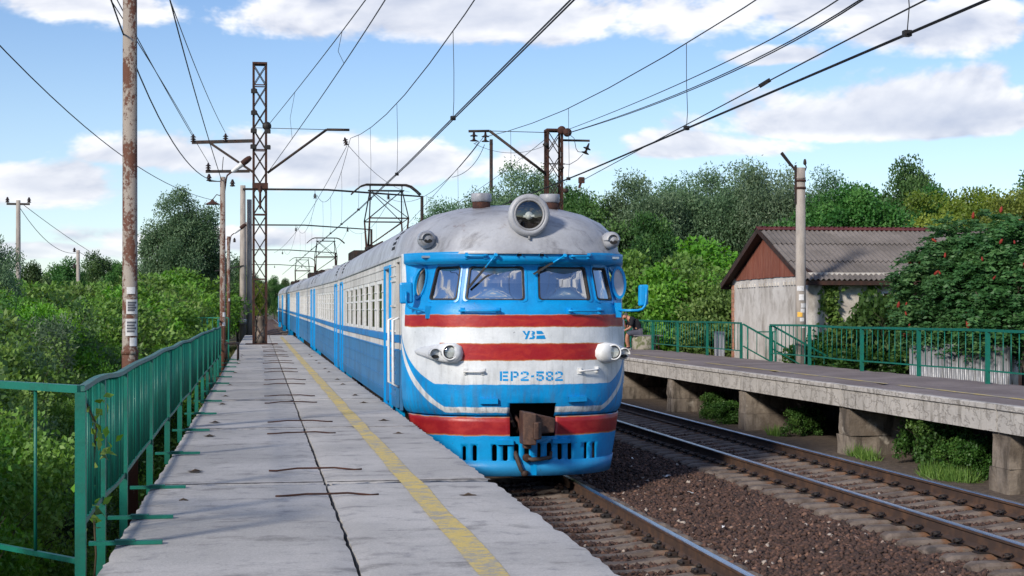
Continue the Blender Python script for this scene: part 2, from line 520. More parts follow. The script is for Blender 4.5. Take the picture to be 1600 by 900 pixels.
def f_concpole(T):
    n = T.noise(2.2, 6, 0.6, T.scale(T.coord('World'), (2, 2, 0.5))); g = T.noise(45, 4, 0.7)
    c = T.mix(T.smooth(0.4, 0.66, n), (0.36, 0.325, 0.29), (0.23, 0.205, 0.185))
    return dict(base=T.hsv(c, 0.5, 1.0, 0.85 + g * 0.3), rough=0.9, bump=(g, 0.006))
M_CPOLE = mat('spun_concrete', f_concpole)

def f_ballast(T):
    v = T.voro(24, out='Color'); vx, vy, vz = T.sep(v)
    d = T.voro(24, out='Distance'); big = T.noise(0.9, 4, 0.6)
    c = T.ramp(vx, [(0.0, (0.035, 0.021, 0.018)), (0.5, (0.075, 0.042, 0.033)), (0.85, (0.12, 0.068, 0.052)), (1.0, (0.20, 0.135, 0.105))])
    c = T.mix(T.smooth(0.45, 0.7, big) * 0.35, c, (0.05, 0.037, 0.033))
    return dict(base=c, rough=0.95, bump=(1 - d, 0.03))
M_BALLAST = mat('ballast_bed', f_ballast)

def f_stone(T):
    t = T.attr('tint')
    g = T.noise(60, 3, 0.6)
    c = T.ramp(t, [(0.0, (0.028, 0.018, 0.016)), (0.45, (0.064, 0.036, 0.028)), (0.82, (0.115, 0.063, 0.047)), (0.95, (0.21, 0.12, 0.085)), (1.0, (0.36, 0.31, 0.27))])
    return dict(base=T.hsv(c, 0.5, 1.0, 0.75 + g * 0.5), rough=0.92)
M_STONE = mat('ballast_stone', f_stone)

def f_sleeper(T):
    w = T.coord('World')
    n = T.noise(4, 6, 0.65); g = T.noise(45, 4, 0.7)
    c = T.mix(T.smooth(0.38, 0.66, n), (0.165, 0.135, 0.115), (0.085, 0.064, 0.053))
    c = T.mix(T.smooth(0.60, 0.70, T.noise(2.4, 4, 0.6)) * 0.8, c, (0.035, 0.03, 0.03))
    o = T.coord('Object'); x, y, z = T.sep(o)
    rust = T.smooth(0.26, 0.04, T.ab(T.ab(x) - 0.8)) * T.smooth(0.35, 0.6, T.noise(7, 4, 0.6))
    c = T.mix(rust * 0.75, c, (0.17, 0.07, 0.026))
    return dict(base=T.hsv(c, 0.5, 1.0, 0.8 + g * 0.4), rough=0.93, bump=(g + n, 0.008))
M_SLEEPER = mat('sleeper_concrete', f_sleeper)

def f_railside(T):
    n = T.noise(5, 5, 0.6); g = T.noise(60, 3, 0.6)
    c = T.mix(T.smooth(0.4, 0.7, n), (0.052, 0.033, 0.026), (0.11, 0.06, 0.036))
    return dict(base=c, rough=0.68, bump=(g, 0.002))
M_RAIL = mat('rail_side', f_railside)
def f_railtop(T):
    n = T.noise(9, 4, 0.6, T.scale(T.coord('World'), (6, 0.3, 1)))
    return dict(base=T.mix(T.smooth(0.4, 0.7, n), (0.62, 0.64, 0.68), (0.42, 0.43, 0.46)), rough=0.22 + n * 0.12, metal=1.0)
M_RAILTOP = mat('polished_rail_head', f_railtop)

def f_soil(T):
    n = T.noise(0.35, 6, 0.6); g = T.noise(14, 6, 0.7); h = T.noise(90, 3, 0.6)
    c = T.mix(T.smooth(0.4, 0.62, n), (0.075, 0.055, 0.04), (0.055, 0.07, 0.022))
    c = T.mix(T.smooth(0.5, 0.7, g) * 0.6, c, (0.12, 0.09, 0.065))
    return dict(base=T.hsv(c, 0.5, 1.0, 0.75 + h * 0.5), rough=0.96, bump=(g + h * 0.3, 0.05))
M_SOIL = mat('soil_and_weeds', f_soil)

def f_dirt(T):
    g = T.noise(9, 6, 0.7); h = T.noise(70, 4, 0.7); n = T.noise(1.2, 4, 0.6)
    c = T.mix(T.smooth(0.4, 0.65, g), (0.085, 0.065, 0.052), (0.15, 0.115, 0.09))
    c = T.mix(T.smooth(0.55, 0.7, n) * 0.6, c, (0.055, 0.05, 0.03))
    return dict(base=T.hsv(c, 0.5, 1.0, 0.7 + h * 0.6), rough=0.96, bump=(g + h * 0.6, 0.04))
M_DIRT = mat('trackside_dirt', f_dirt)

def f_asbestos(T):
    w = T.coord('World')
    n = T.noise(0.8, 6, 0.65); g = T.noise(25, 5, 0.7); m = T.noise(3.5, 6, 0.7, T.scale(w, (1, 1, 2.5)))
    c = T.mix(T.smooth(0.35, 0.68, n), (0.175, 0.157, 0.148), (0.115, 0.103, 0.096))
    c = T.mix(T.smooth(0.55, 0.72, m) * 0.55, c, (0.085, 0.078, 0.072))
    c = T.mix(T.smooth(0.66, 0.74, g) * 0.5, c, (0.36, 0.35, 0.335))
    return dict(base=T.hsv(c, 0.5, 1.0, 0.88 + T.rand() * 0.2), rough=0.93, bump=(g, 0.005))
M_ASB = mat('fibre_cement_sheet', f_asbestos)

def f_plaster(T):
    w = T.coord('World'); x, y, z = T.sep(w)
    n = T.noise(0.9, 6, 0.65); g = T.noise(30, 5, 0.7)
    drip = T.noise(2.0, 6, 0.7, T.scale(w, (1.2, 1.2, 0.7)))
    c = T.mix(T.smooth(0.38, 0.62, n), (0.62, 0.60, 0.57), (0.50, 0.475, 0.44))
    c = T.mix(T.smooth(0.46, 0.7, drip) * 0.7, c, (0.235, 0.205, 0.175))
    c = T.mix(T.smooth(0.61, 0.66, T.noise(1.7, 5, 0.6)) * 0.7, c, (0.60, 0.575, 0.54))
    return dict(base=T.hsv(c, 0.5, 1.0, 0.9 + g * 0.2), rough=0.94, bump=(g + n, 0.012))
M_PLASTER = mat('stained_plaster', f_plaster)
def f_whitebrick(T):
    n = T.noise(1.6, 6, 0.65); g = T.noise(30, 5, 0.7)
    c = T.mix(T.smooth(0.4, 0.66, n), (0.56, 0.54, 0.50), (0.42, 0.39, 0.355))
    c = T.mix(T.smooth(0.6, 0.72, T.noise(4, 5, 0.6)) * 0.6, c, (0.30, 0.27, 0.24))
    return dict(base=T.hsv(c, 0.5, 1.0, 0.9 + g * 0.2), rough=0.94, bump=(g + n, 0.01))
M_LIME = mat('limewashed_wall', f_whitebrick)

def leafmat(name, a, b, c3, trans=0.35, rough=0.5):
    if name in MATS: return MATS[name]
    m = bpy.data.materials.new(name); m.use_nodes = True
    nt = m.node_tree; T = Tree(nt)
    for n in list(nt.nodes): nt.nodes.remove(n)
    out = T.new('ShaderNodeOutputMaterial')
    t = T.attr('tint'); r = T.rand()
    col = T.ramp(t, [(0.0, a), (0.55, b), (1.0, c3)])
    col = T.hsv(col, 0.488 + r * 0.03, 0.9 + r * 0.2, 0.82 + r * 0.36)
    p = T.new('ShaderNodeBsdfPrincipled')
    T.put(p.inputs['Base Color'], col); p.inputs['Roughness'].default_value = rough
    p.inputs['Specular IOR Level'].default_value = 0.35
    tr = T.new('ShaderNodeBsdfTranslucent')
    T.put(tr.inputs[0], T.hsv(col, 0.485, 1.15, 1.35))
    mx = T.new('ShaderNodeMixShader'); mx.inputs[0].default_value = trans
    nt.links.new(p.outputs[0], mx.inputs[1]); nt.links.new(tr.outputs[0], mx.inputs[2])
    nt.links.new(mx.outputs[0], out.inputs[0])
    MATS[name] = m
    return m
L_WILLOW = leafmat('willow_leaf', (0.065, 0.135, 0.062), (0.112, 0.20, 0.10), (0.18, 0.285, 0.155))
L_OAK = leafmat('broad_leaf', (0.042, 0.105, 0.03), (0.075, 0.165, 0.048), (0.13, 0.24, 0.075))
L_SHRUB = leafmat('shrub_leaf', (0.075, 0.17, 0.03), (0.135, 0.275, 0.05), (0.23, 0.38, 0.08))
L_SUNLIT = leafmat('sunlit_yellow_leaf', (0.11, 0.17, 0.025), (0.19, 0.26, 0.04), (0.30, 0.35, 0.065))  # yellow of the low sun put into the leaf colour
L_SUMAC = leafmat('sumac_leaf', (0.035, 0.11, 0.035), (0.075, 0.19, 0.06), (0.15, 0.29, 0.10))
L_IVY = leafmat('ivy_leaf', (0.03, 0.075, 0.016), (0.06, 0.13, 0.03), (0.12, 0.2, 0.05))
L_GRASS = leafmat('grass_blade', (0.06, 0.085, 0.02), (0.11, 0.14, 0.035), (0.2, 0.2, 0.07))
L_VINE = leafmat('young_vine_leaf', (0.10, 0.2, 0.025), (0.15, 0.28, 0.04), (0.2, 0.33, 0.06))

def glass(name, refl, tint, rough=0.02):
    m = bpy.data.materials.new(name); m.use_nodes = True
    nt = m.node_tree; T = Tree(nt)
    for n in list(nt.nodes): nt.nodes.remove(n)
    out = T.new('ShaderNodeOutputMaterial')
    fr = T.new('ShaderNodeFresnel'); fr.inputs[0].default_value = 1.5
    g = T.new('ShaderNodeBsdfGlossy'); g.inputs['Roughness'].default_value = rough
    tr = T.new('ShaderNodeBsdfTransparent'); tr.inputs[0].default_value = (*tint, 1)
    mx = T.new('ShaderNodeMixShader')
    f = T.clamp(S(T, fr.outputs[0]) + refl)
    T.put(mx.inputs[0], f)
    nt.links.new(tr.outputs[0], mx.inputs[1]); nt.links.new(g.outputs[0], mx.inputs[2])
    nt.links.new(mx.outputs[0], out.inputs[0])
    return m
M_GLASS = glass('windscreen_glass', 0.60, (0.86, 0.9, 0.93))
M_LENS = glass('lamp_glass', 0.10, (0.8, 0.82, 0.8))
def f_sidewin(T):
    n = T.noise(1.2, 3, 0.5)
    return dict(base=T.mix(n, (0.012, 0.014, 0.014), (0.06, 0.06, 0.055)), rough=0.06, spec=0.6)
M_SIDEWIN = mat('dark_window_glass', f_sidewin)
M_BLIND = worn('cab_blind', (0.66, 0.62, 0.65), (0.55, 0.53, 0.56), 3, 0.9, 0.5)
M_CABIN = worn('cab_inside', (0.28, 0.36, 0.45), (0.05, 0.06, 0.08), 2, 0.9)
def f_chrome(T): return dict(base=(0.82, 0.82, 0.8), rough=0.45, metal=0.6)
M_CHROME = mat('reflector', f_chrome)

# ------------------------------------------------------------------ the track's course
AX1, AX2 = 3.825, 8.49
KX = 0.983                      # the cars are 3.42 m wide           # track axes
RZ1, RZ2 = -1.11, -0.97         # rail heads (platform top = 0)
P2Z = 0.072                     # second platform's top
def tx(Y): return -0.0055 * max(0.0, Y - 60.0)
def tz(Y): return 0.0065 * max(0.0, Y - 43.0)

# ------------------------------------------------------------------ train
NOSE_Y = 21.9
HW, ND = 1.74, 1.5
def _plan_table():
    n = 2.35; tab = []; L = 0; last = None
    for i in range(401):
        t = i / 400 * math.pi / 2
        x = HW * math.sin(t) ** (2 / n); y = ND * (1 - math.cos(t) ** (2 / n))
        if last: L += math.hypot(x - last[0], y - last[1])
        tab.append((L, x, y)); last = (x, y)
    return tab
PT = _plan_table(); UL = PT[-1][0]
_PL = np.array(PT)
def plan(u):
    a = abs(u); sg = 1 if u >= 0 else -1
    if a >= UL: return sg * HW, ND + (a - UL), sg * 1.0, 0.0
    x = float(np.interp(a, _PL[:, 0], _PL[:, 1])); y = float(np.interp(a, _PL[:, 0], _PL[:, 2]))
    e = 0.01
    x2 = float(np.interp(min(a + e, UL), _PL[:, 0], _PL[:, 1])); y2 = float(np.interp(min(a + e, UL), _PL[:, 0], _PL[:, 2]))
    x1 = float(np.interp(max(a - e, 0), _PL[:, 0], _PL[:, 1])); y1 = float(np.interp(max(a - e, 0), _PL[:, 0], _PL[:, 2]))
    tx_, ty_ = x2 - x1, y2 - y1
    l = math.hypot(tx_, ty_) or 1
    return sg * x, y, sg * ty_ / l, -tx_ / l          # outward normal = (ty, -tx)
YO = [(0.98, .12), (1.02, .085), (1.08, .045), (1.2, .015), (1.4, 0), (1.9, 0), (2.3, .012), (2.46, .025), (2.56, .035), (2.62, .075), (3.18, .215), (3.21, .22), (3.235, .02), (3.38, .015)]
YS = [(0.98, .10), (1.02, .07), (1.08, .035), (1.2, .01), (1.4, 0), (3.38, 0)]
def S3(u, z, off=0.0):
    x, y, nx, ny = plan(u)
    rw = 1 - sstep(1.95, 2.38, abs(u))
    o = lerp(interp(YS, z), interp(YO, z), rw) - off
    return Vector((x - nx * o, y - ny * o, z))
def proj(p):
    """pixel of a point given in the first car's own coordinates"""
    X, Y, Z = p[0] * KX + AX1, p[1] + NOSE_Y, p[2] + RZ1
    d = X * SN + Y * CS
    return 800 + F * (X * CS - Y * SN) / d, 486 - F * (Z - EYE) / d
def solve(px, py, off=0.0, z0=None):
    """(u, z) on the nose where the photograph shows pixel (px, py)"""
    u, z = (px - 825) / 105.0, 2.52 - (py - 486) / 107.0
    for _ in range(40):
        a, b = proj(S3(u, z, off))
        eu = (px - a); ez = (py - b)
        a2, _b = proj(S3(u + 0.02, z, off)); g = (a2 - a) / 0.02
        if abs(g) < 18: g = 18.0
        u += max(-0.15, min(0.15, eu / g * 0.8)); z -= ez / 106.0 * 0.9
        u = max(-3.2, min(2.75, u)); z = max(0.3, min(3.38, z))
    return u, z
def cdt_patch(outer, holes, pts):
    """triangulate a (u,z) region with holes; returns (verts2d, tris)"""
    V = []; E = []
    def ring(r):
        o = len(V)
        for p in r: V.append(Vector(p))
        for i in range(len(r)): E.append((o + i, o + (i + 1) % len(r)))
    ring(outer)
    for h in holes: ring(h)
    def inside(p, r):
        c = False; j = len(r) - 1
        for i in range(len(r)):
            if (r[i][1] > p[1]) != (r[j][1] > p[1]) and p[0] < (r[j][0] - r[i][0]) * (p[1] - r[i][1]) / (r[j][1] - r[i][1]) + r[i][0]: c = not c
            j = i
        return c
    for p in pts:
        if inside(p, outer) and not any(inside(p, h) for h in holes): V.append(Vector(p))
    vo, eo, fo, _, _, _ = delaunay_2d_cdt(V, E, [], 0, 1e-5)
    out = []
    for f in fo:
        c = (vo[f[0]] + vo[f[1]] + vo[f[2]]) / 3
        if inside(c, outer) and not any(inside(c, h) for h in holes): out.append(tuple(f))
    return vo, out
def rounded(quad, r=0.05, n=4):
    """quad: 4 (u,z) corners in order -> polygon with rounded corners"""
    out = []
    for i in range(4):
        p = Vector(quad[i]); a = Vector(quad[i - 1]); b = Vector(quad[(i + 1) % 4])
        da = (a - p).normalized() * r; db = (b - p).normalized() * r
        for k in range(n + 1):
            t = k / n
            out.append(tuple((p + da) * (1 - t) ** 2 + p * 2 * t * (1 - t) + (p + db) * t ** 2))
    return out
def surf_patch(name, poly, fn, off, mtl, parent, uvpaint=False, holes=(), step=0.08):
    us = [p[0] for p in poly]; zs = [p[1] for p in poly]
    pts = []
    nu = max(2, int((max(us) - min(us)) / step)); nz = max(2, int((max(zs) - min(zs)) / step))
    for i in range(1, nu):
        for k in range(1, nz): pts.append((lerp(min(us), max(us), i / nu), lerp(min(zs), max(zs), k / nz)))
    vo, fo = cdt_patch(poly, list(holes), pts)
    mb = MB(); mb.add([fn(v[0], v[1], off) for v in vo], fo, 0, True)
    me = mb.mesh(name, mtl)
    if uvpaint:
        uv = me.uv_layers.new(name='paint')
        for l in me.loops: uv.data[l.index].uv = (vo[l.vertex_index][0], vo[l.vertex_index][1])
    return link(name, me, parent)
def ring_frame(name, poly, fn, off, w, h, mtl, parent):
    """a moulded strip running round a (u,z) outline"""
    n = len(poly); c = Vector((sum(p[0] for p in poly) / n, sum(p[1] for p in poly) / n))
    rows = []
    for p in poly:
        p = Vector(p); d = (c - p).normalized()
        a = p - d * w * 0.5; b = p + d * w * 0.5
        rows.append([fn(a.x, a.y, off), fn(a.x, a.y, off + h), fn(b.x, b.y, off + h), fn(b.x, b.y, off - 0.02)])
    rows.append(rows[0])
    mb = MB(); mb.grid(rows, 0, False)
    return mb.build(name, mtl, parent)

def f_nose(T):
    uv = T.coord('UV'); us, z, _ = T.sep(uv)
    u = T.ab(us)
    o = T.coord('Object')
    wob = (T.noise(4.0, 4, 0.6, o) - 0.5) * 0.035 + (T.noise(26, 2, 0.5, o) - 0.5) * 0.008
    zz = z + wob
    n = T.noise(2.6, 6, 0.62, o); g = T.noise(34, 5, 0.7, o); str_ = T.noise(5.0, 5, 0.6, T.scale(o, (2.5, 2.5, 0.35)))
    blue = T.mix(T.smooth(0.4, 0.7, n), (0.0005, 0.31, 0.72), (0.002, 0.235, 0.58))
    white = T.mix(T.smooth(0.36, 0.66, n), (0.76, 0.80, 0.83), (0.62, 0.66, 0.69))
    white = T.mix(T.smooth(0.52, 0.74, str_) * 0.4, white, (0.40, 0.415, 0.42))
    redn = T.noise(3.2, 6, 0.66, T.scale(o, (1, 1, 2.4)), 0, 0.6)
    red = T.mix(T.smooth(0.42, 0.64, redn), (0.34, 0.010, 0.016), (0.43, 0.026, 0.018))
    red = T.mix(T.smooth(0.64, 0.76, redn) * 0.5, red, (0.50, 0.13, 0.03))
    # broad bands
    t1 = T.clamp((u - 1.42) / 1.05)
    ztop = 1.455 + t1 * t1 * 0.30 + t1 * 0.42
    t2 = T.clamp((u - 1.28) / 1.2)
    zline = 1.085 + t2 * t2 * 0.32 + t2 * 0.66
    half = 0.042 + t2 * 0.035
    isblue = T.smooth(-0.006, 0.006, ztop - zz)
    isline = T.smooth(half - 0.006, half + 0.006, T.ab(zz - zline), 1.0, 0.0)
    c = T.mix(isblue, white, blue)
    c = T.mix(isline, c, white)
    low = T.smooth(1.03, 1.05, zz, 1.0, 0.0) * T.smooth(1.3, 1.36, u, 1.0, 0.0)
    c = T.mix(low, c, blue)
    e = 0.012
    def edge(zlo, zhi, umax):
        b = T.band(zz, zlo, zhi, 0.006) * (1.0 - T.smooth(umax - 0.006, umax + 0.006, u + wob * 0.5))
        inner = T.band(zz, zlo + e, zhi - e, 0.01)
        return b, inner
    b, inn = edge(1.80, 2.055, 1.34)
    c = T.mix(b, c, T.mix(inn, (0.50, 0.20, 0.05), red))
    b, inn = edge(2.285, 2.47, 2.25)
    c = T.mix(b, c, T.mix(inn, (0.50, 0.20, 0.05), red))
    ue = 2.25 + T.mx(z - 2.9, 0.0) * 0.12
    top = T.smooth(2.462, 2.474, zz) * (1.0 - T.smooth(ue - 0.006, ue + 0.006, u))
    c = T.mix(top, c, blue)
    # chips and road dirt
    chip = T.smooth(0.68, 0.70, T.noise(13, 4, 0.62, o)) * T.smooth(0.5, 0.6, n)
    c = T.mix(chip * 0.6, c, (0.16, 0.17, 0.19))
    grime = T.smooth(1.9, 0.9, z) * T.smooth(0.42, 0.66, str_) * 0.45
    c = T.mix(grime, c, (0.09, 0.085, 0.08))
    c = T.hsv(c, 0.5, 1.0, 0.93 + (g - 0.5) * 0.22)
    return dict(base=c, rough=0.34 + n * 0.14, bump=(n * 0.9 + g * 0.3 + T.noise(11, 4, 0.65, o) * 0.5, 0.008), spec=0.4)
M_NOSE = mat('nose_paint', f_nose)

def f_skirt(T):
    uv = T.coord('UV'); us, z, _ = T.sep(uv)
    o = T.coord('Object')
    wob = (T.noise(4.0, 4, 0.6, o) - 0.5) * 0.04 + (T.noise(26, 2, 0.5, o) - 0.5) * 0.01
    zz = z + wob
    n = T.noise(2.6, 6, 0.62, o); g = T.noise(34, 5, 0.7, o)
    blue = T.mix(T.smooth(0.4, 0.7, n), (0.001, 0.33, 0.74), (0.004, 0.25, 0.60))
    redn = T.noise(3.0, 6, 0.66, T.scale(o, (1, 1, 1.6)), 0, 0.5)
    red = T.mix(T.smooth(0.42, 0.64, redn), (0.31, 0.012, 0.02), (0.40, 0.028, 0.028))
    b = T.band(zz, 0.705, 0.985, 0.008)
    c = T.mix(b, blue, T.mix(T.band(zz, 0.72, 0.972, 0.012), (0.46, 0.2, 0.07), red))
    dirt = T.smooth(0.45, 0.10, z + (n - 0.5) * 0.3) * 0.3
    c = T.mix(dirt, c, (0.10, 0.12, 0.14))
    c = T.mix(T.smooth(0.69, 0.72, T.noise(16, 4, 0.6, o)) * 0.6, c, (0.05, 0.05, 0.06))
    return dict(base=T.hsv(c, 0.5, 1.0, 0.93 + (g - 0.5) * 0.22), rough=0.33 + n * 0.14, bump=(n * 2.0 + g * 0.25, 0.006), spec=0.45)
M_SKIRT = mat('skirt_paint', f_skirt)

def f_side(T):
    o = T.coord('Object'); x, y, z = T.sep(o)
    n = T.noise(1.3, 6, 0.62, o); g = T.noise(34, 5, 0.7, o); st = T.noise(3.2, 5, 0.65, T.scale(o, (1, 2.2, 0.3)))
    white = T.mix(T.smooth(0.4, 0.66, n), (0.66, 0.66, 0.65), (0.50, 0.49, 0.47))
    white = T.mix(T.smooth(0.5, 0.72, st) * 0.55, white, (0.33, 0.30, 0.27))
    blue = T.mix(T.smooth(0.4, 0.66, n), (0.04, 0.20, 0.44), (0.055, 0.165, 0.33))
    bright = T.mix(T.smooth(0.4, 0.66, n), (0.02, 0.22, 0.56), (0.04, 0.17, 0.4))
    c = T.mix(T.smooth(1.905, 1.915, z), blue, white)
    c = T.mix(T.band(z, 2.02, 2.15, 0.005), c, bright)
    c = T.mix(T.band(z, 1.895, 1.925, 0.004), c, bright)
    return dict(base=T.hsv(c, 0.5, 1.0, 0.93 + (g - 0.5) * 0.22), rough=0.42 + n * 0.15, bump=(n * 2.0 + g * 0.2, 0.008), spec=0.4)
M_SIDE = mat('carriage_side_paint', f_side)

def f_roof(T):
    o = T.coord('Object'); x, y, z = T.sep(o)
    n = T.noise(1.1, 6, .62, o); g = T.noise(30, 5, .7, o); st = T.noise(2.6, 6, .66, T.scale(o, (1.0, 3.0, .3))); sp = T.noise(7, 5, .65, o)
    c = T.mix(T.smooth(.36, .66, n), (.41, .43, .47), (.29, .30, .33))
    c = T.mix(T.smooth(.50, .70, st) * .6, c, (.12, .115, .12))
    c = T.mix(T.smooth(.62, .72, sp) * .5, c, (.40, .42, .45))
    c = T.mix(T.smooth(.66, .74, T.noise(3.1, 5, .6, o)) * .5, c, (.16, .10, .075))
    return dict(base=T.hsv(c, .5, 1.0, .93 + (g - .5) * .3), rough=T.clamp(.42 + (n - .5) * .4), bump=(n * 2 + g * .3 + sp * .6, .008), spec=.45)
M_ROOF = mat('weathered_roof_paint', f_roof)
ROOFP = [(1.765, 3.35), (1.765, 3.40), (1.735, 3.44), (1.72, 3.54), (1.65, 3.70), (1.47, 3.87), (1.2, 4.00), (.85, 4.09), (.45, 4.14), (.12, 4.16)]
ROOFY = [-.035, -.035, .015, .05, .15, .35, .62, .95, 1.30, 1.62]

def make_roof(parent, y0, y1, nose):
    M_GREY_PAINT = M_ROOF
    mb = MB(); rows = []
    n = 2.35
    if nose:
        m = 26
        for (w, z), yf in zip(ROOFP, ROOFY):
            D = 1.95 - yf; row = []
            row.append(Vector((-w, y1, z))); row.append(Vector((-w, 8.0, z))); row.append(Vector((-w, 3.0, z)))
            for i in range(-m, m + 1):
                t = i / m * math.pi / 2
                s_, c_ = math.sin(t), max(0.0, math.cos(t))
                k = min(w / HW, 1.0)
                row.append(Vector((math.copysign(abs(s_) ** (2 / n), s_) * w, yf + D * (1 - c_ ** (2 / n)), z)))
            row.append(Vector((w, 3.0, z))); row.append(Vector((w, 8.0, z))); row.append(Vector((w, y1, z)))
            rows.append(row)
        mb.grid(rows, 0, True)
        # close the crest
        r = rows[-1]; L = len(r); base = len(mb.v) - L
        for i in range(L // 2):
            mb.f.append((base + i, base + i + 1, base + L - 2 - i, base + L - 1 - i)); mb.m.append(0); mb.sm.append(True)
        # rear gable
        ring = [Vector((w, y1, z)) for w, z in ROOFP] + [Vector((-w, y1, z)) for w, z in reversed(ROOFP)]
        mb.add(ring, [tuple(range(len(ring)))])
    else:
        prof = [(w, z) for w, z in ROOFP] + [(-w, z) for w, z in reversed(ROOFP)]
        ys = [y0, y0 + .08, y0 + 0.3] + [lerp(y0, y1, k / 6) for k in range(1, 6)] + [y1 - .3, y1 - .08, y1]
        for j, y in enumerate(ys):
            k = 0.965 if j in (0, len(ys) - 1) else 1.0
            rows.append([Vector((x * (k if z > 3.42 else 1), y, 3.35 + (z - 3.35) * k)) for x, z in prof])
        mb.grid(rows, 0, True)
        for r_, rev in ((rows[0], True), (rows[-1], False)):
            mb.add(r_, [tuple(range(len(r_) - 1, -1, -1)) if rev else tuple(range(len(r_)))])
    return mb.build('roof', M_GREY_PAINT, parent)

def side_panels(parent, y0, y1, wins, doors, openings=()):
    """side walls: lower panel, upper panel and the piers between window openings (both sides)"""
    cuts = sorted([(a, b, 2.20, 3.02) for a, b in wins] + [(a, b, 0.95, 3.22) for a, b in doors] + [(a, b, 1.0, 3.28) for a, b in openings])
    for sx in (-1, 1):
        mb = MB()
        xi, xo = sx * 1.69, sx * 1.74
        lo, hi = min(xi, xo), max(xi, xo)
        y = y0
        for a, b, z0, z1 in cuts:
            if a > y: mb.box((lo, y, 1.0), (hi, a, 3.38))
            mb.box((lo, a, z1), (hi, b, 3.38))
            if z0 > 1.0: mb.box((lo, a, 1.0), (hi, b, z0))
            y = b
        if y1 > y: mb.box((lo, y, 1.0), (hi, y1, 3.38))
        mb.build('side_wall', M_SIDE, parent)
        # belt rail and stiffening ribs between the doors
        st = MB()
        segs = []; y = y0
        for a, b in sorted(list(doors) + list(openings)):
            if a - y > 0.3: segs.append((y + .02, a - .1))
            y = b
        if y1 - y > 0.3: segs.append((y + .1, y1 - .02))
        for a, b in segs:
            for z, h, t in ((2.085, .10, .028), (1.91, .03, .018)):
                st.box((min(xo, xo + sx * t), a, z - h / 2), (max(xo, xo + sx * t), b, z + h / 2))
            for z in (1.18, 1.40, 1.64):
                st.box((min(xo, xo + sx * .014), a, z - .014), (max(xo, xo + sx * .014), b, z + .014))
            for z in (3.08, 3.24):
                st.box((min(xo, xo + sx * .014), a, z - .012), (max(xo, xo + sx * .014), b, z + .012))
        st.build('belt_rail', M_SIDE, parent)

def add_shared(cache, key, builder, name, mtl, parent, loc, mirror=False):
    if key not in cache: cache[key] = builder().mesh(name, mtl)
    o = link(name, cache[key], parent, loc)
    if mirror: o.rotation_euler = (0, 0, math.pi)
    return o
CC = {}
def window_parts(parent, a, b, sides=(-1, 1)):
    w = b - a
    for sx in sides:
        def pane():
            m = MB(); m.box((-.006, -w / 2, 2.19), (.006, w / 2, 3.03)); return m
        def frame():
            m = MB()
            for y in (-w / 2, w / 2): m.box((-.008, y - .03, 2.165), (.018, y + .03, 3.055))
            for z in (2.19, 3.03): m.box((-.01, -w / 2 + .035, z - .03), (.018, w / 2 - .035, z + .03))
            m.box((-.004, -w / 2 + .035, 2.70), (.012, w / 2 - .035, 2.735))
            for z in (2.55, 2.86): m.box((-.022, -w / 2 - .50, z - .012), (-.001, -w / 2 - .036, z + .012))
            return m
        p = add_shared(CC, ('pane', round(w, 2)), pane, 'window_pane', M_SIDEWIN, parent, (sx * 1.722, (a + b) / 2, 0), sx > 0)
        add_shared(CC, ('frm', round(w, 2)), frame, 'window_frame', M_WHITE, parent, (sx * 1.74, (a + b) / 2, 0), sx > 0)
def door_parts(parent, a, b, sides=(-1, 1)):
    w = b - a
    for sx in sides:
        def leaf():
            m = MB()
            m.box((-.01, -w / 2, .96), (.03, w / 2, 1.95)); m.box((-.01, -w / 2, 3.0), (.03, w / 2, 3.21))
            m.box((-.01, -w / 2, 1.95), (.03, -w / 2 + .16, 3.0)); m.box((-.01, w / 2 - .16, 1.95), (.03, w / 2, 3.0)); m.box((-.01, -.05, 1.95), (.03, .05, 3.0))
            return m
        def post():
            m = MB()
            for y in (-w / 2 - .05, w / 2 + .05): m.box((-.032, y - .045, .9), (.03, y + .045, 3.27))
            m.box((-.032, -w / 2, 3.222), (.03, w / 2, 3.27)); return m
        def gl():
            m = MB(); m.box((-.002, -w / 2 + .1, 1.94), (.008, w / 2 - .1, 3.01)); return m
        def step():
            m = MB(); m.box((-.0, -w / 2 - .05, .45), (.22, w / 2 + .05, .96)); m.box((-.06, -w / 2, .52), (-.001, w / 2, .56)); return m
        d = add_shared(CC, ('leaf', round(w, 2)), leaf, 'door', M_BLUEDARK, parent, (sx * 1.685, (a + b) / 2, 0), sx > 0)
        add_shared(CC, ('dgl', round(w, 2)), gl, 'door_pane', M_SIDEWIN, d, (0, 0, 0))
        add_shared(CC, ('post', round(w, 2)), post, 'door_frame', M_BLUE, parent, (sx * 1.742, (a + b) / 2, 0), sx > 0)
        add_shared(CC, ('step', round(w, 2)), step, 'door_step', M_BLUE, parent, (sx * 1.73, (a + b) / 2, 0), sx > 0)
def bogie_parts(parent, yc):
    def frame():
        m = MB()
        for sx in (-1, 1):
            m.box((sx * 1.02 - .07, -1.75, .42), (sx * 1.02 + .07, 1.75, .66))
            for y in (-1.25, 1.25): m.box((sx * 1.02 - .11, y - .2, .3), (sx * 1.02 + .11, y + .2, .62))
            m.tube([(sx * 1.02, -.3, .36), (sx * 1.02, -.3, .72)], .12, 8); m.tube([(sx * 1.02, .3, .36), (sx * 1.02, .3, .72)], .12, 8)
        m.box((-1.0, -.35, .5), (1.0, .35, .82)); return m
    def wheel():
        m = MB(); m.lathe([(.3, -.07), (.46, -.06), (.475, .035), (.50, .04), (.50, .07), (.2, .07)], 20, (0, 0, 0), 'X')
        return m
    b = add_shared(CC, 'bogie', frame, 'bogie', M_UNDER, parent, (0, yc, 0))
    for y in (-1.25, 1.25):
        for sx in (-1, 1):
            add_shared(CC, 'wheel', wheel, 'wheel', M_UNDER, b, (sx * .78, y, .476), sx > 0)
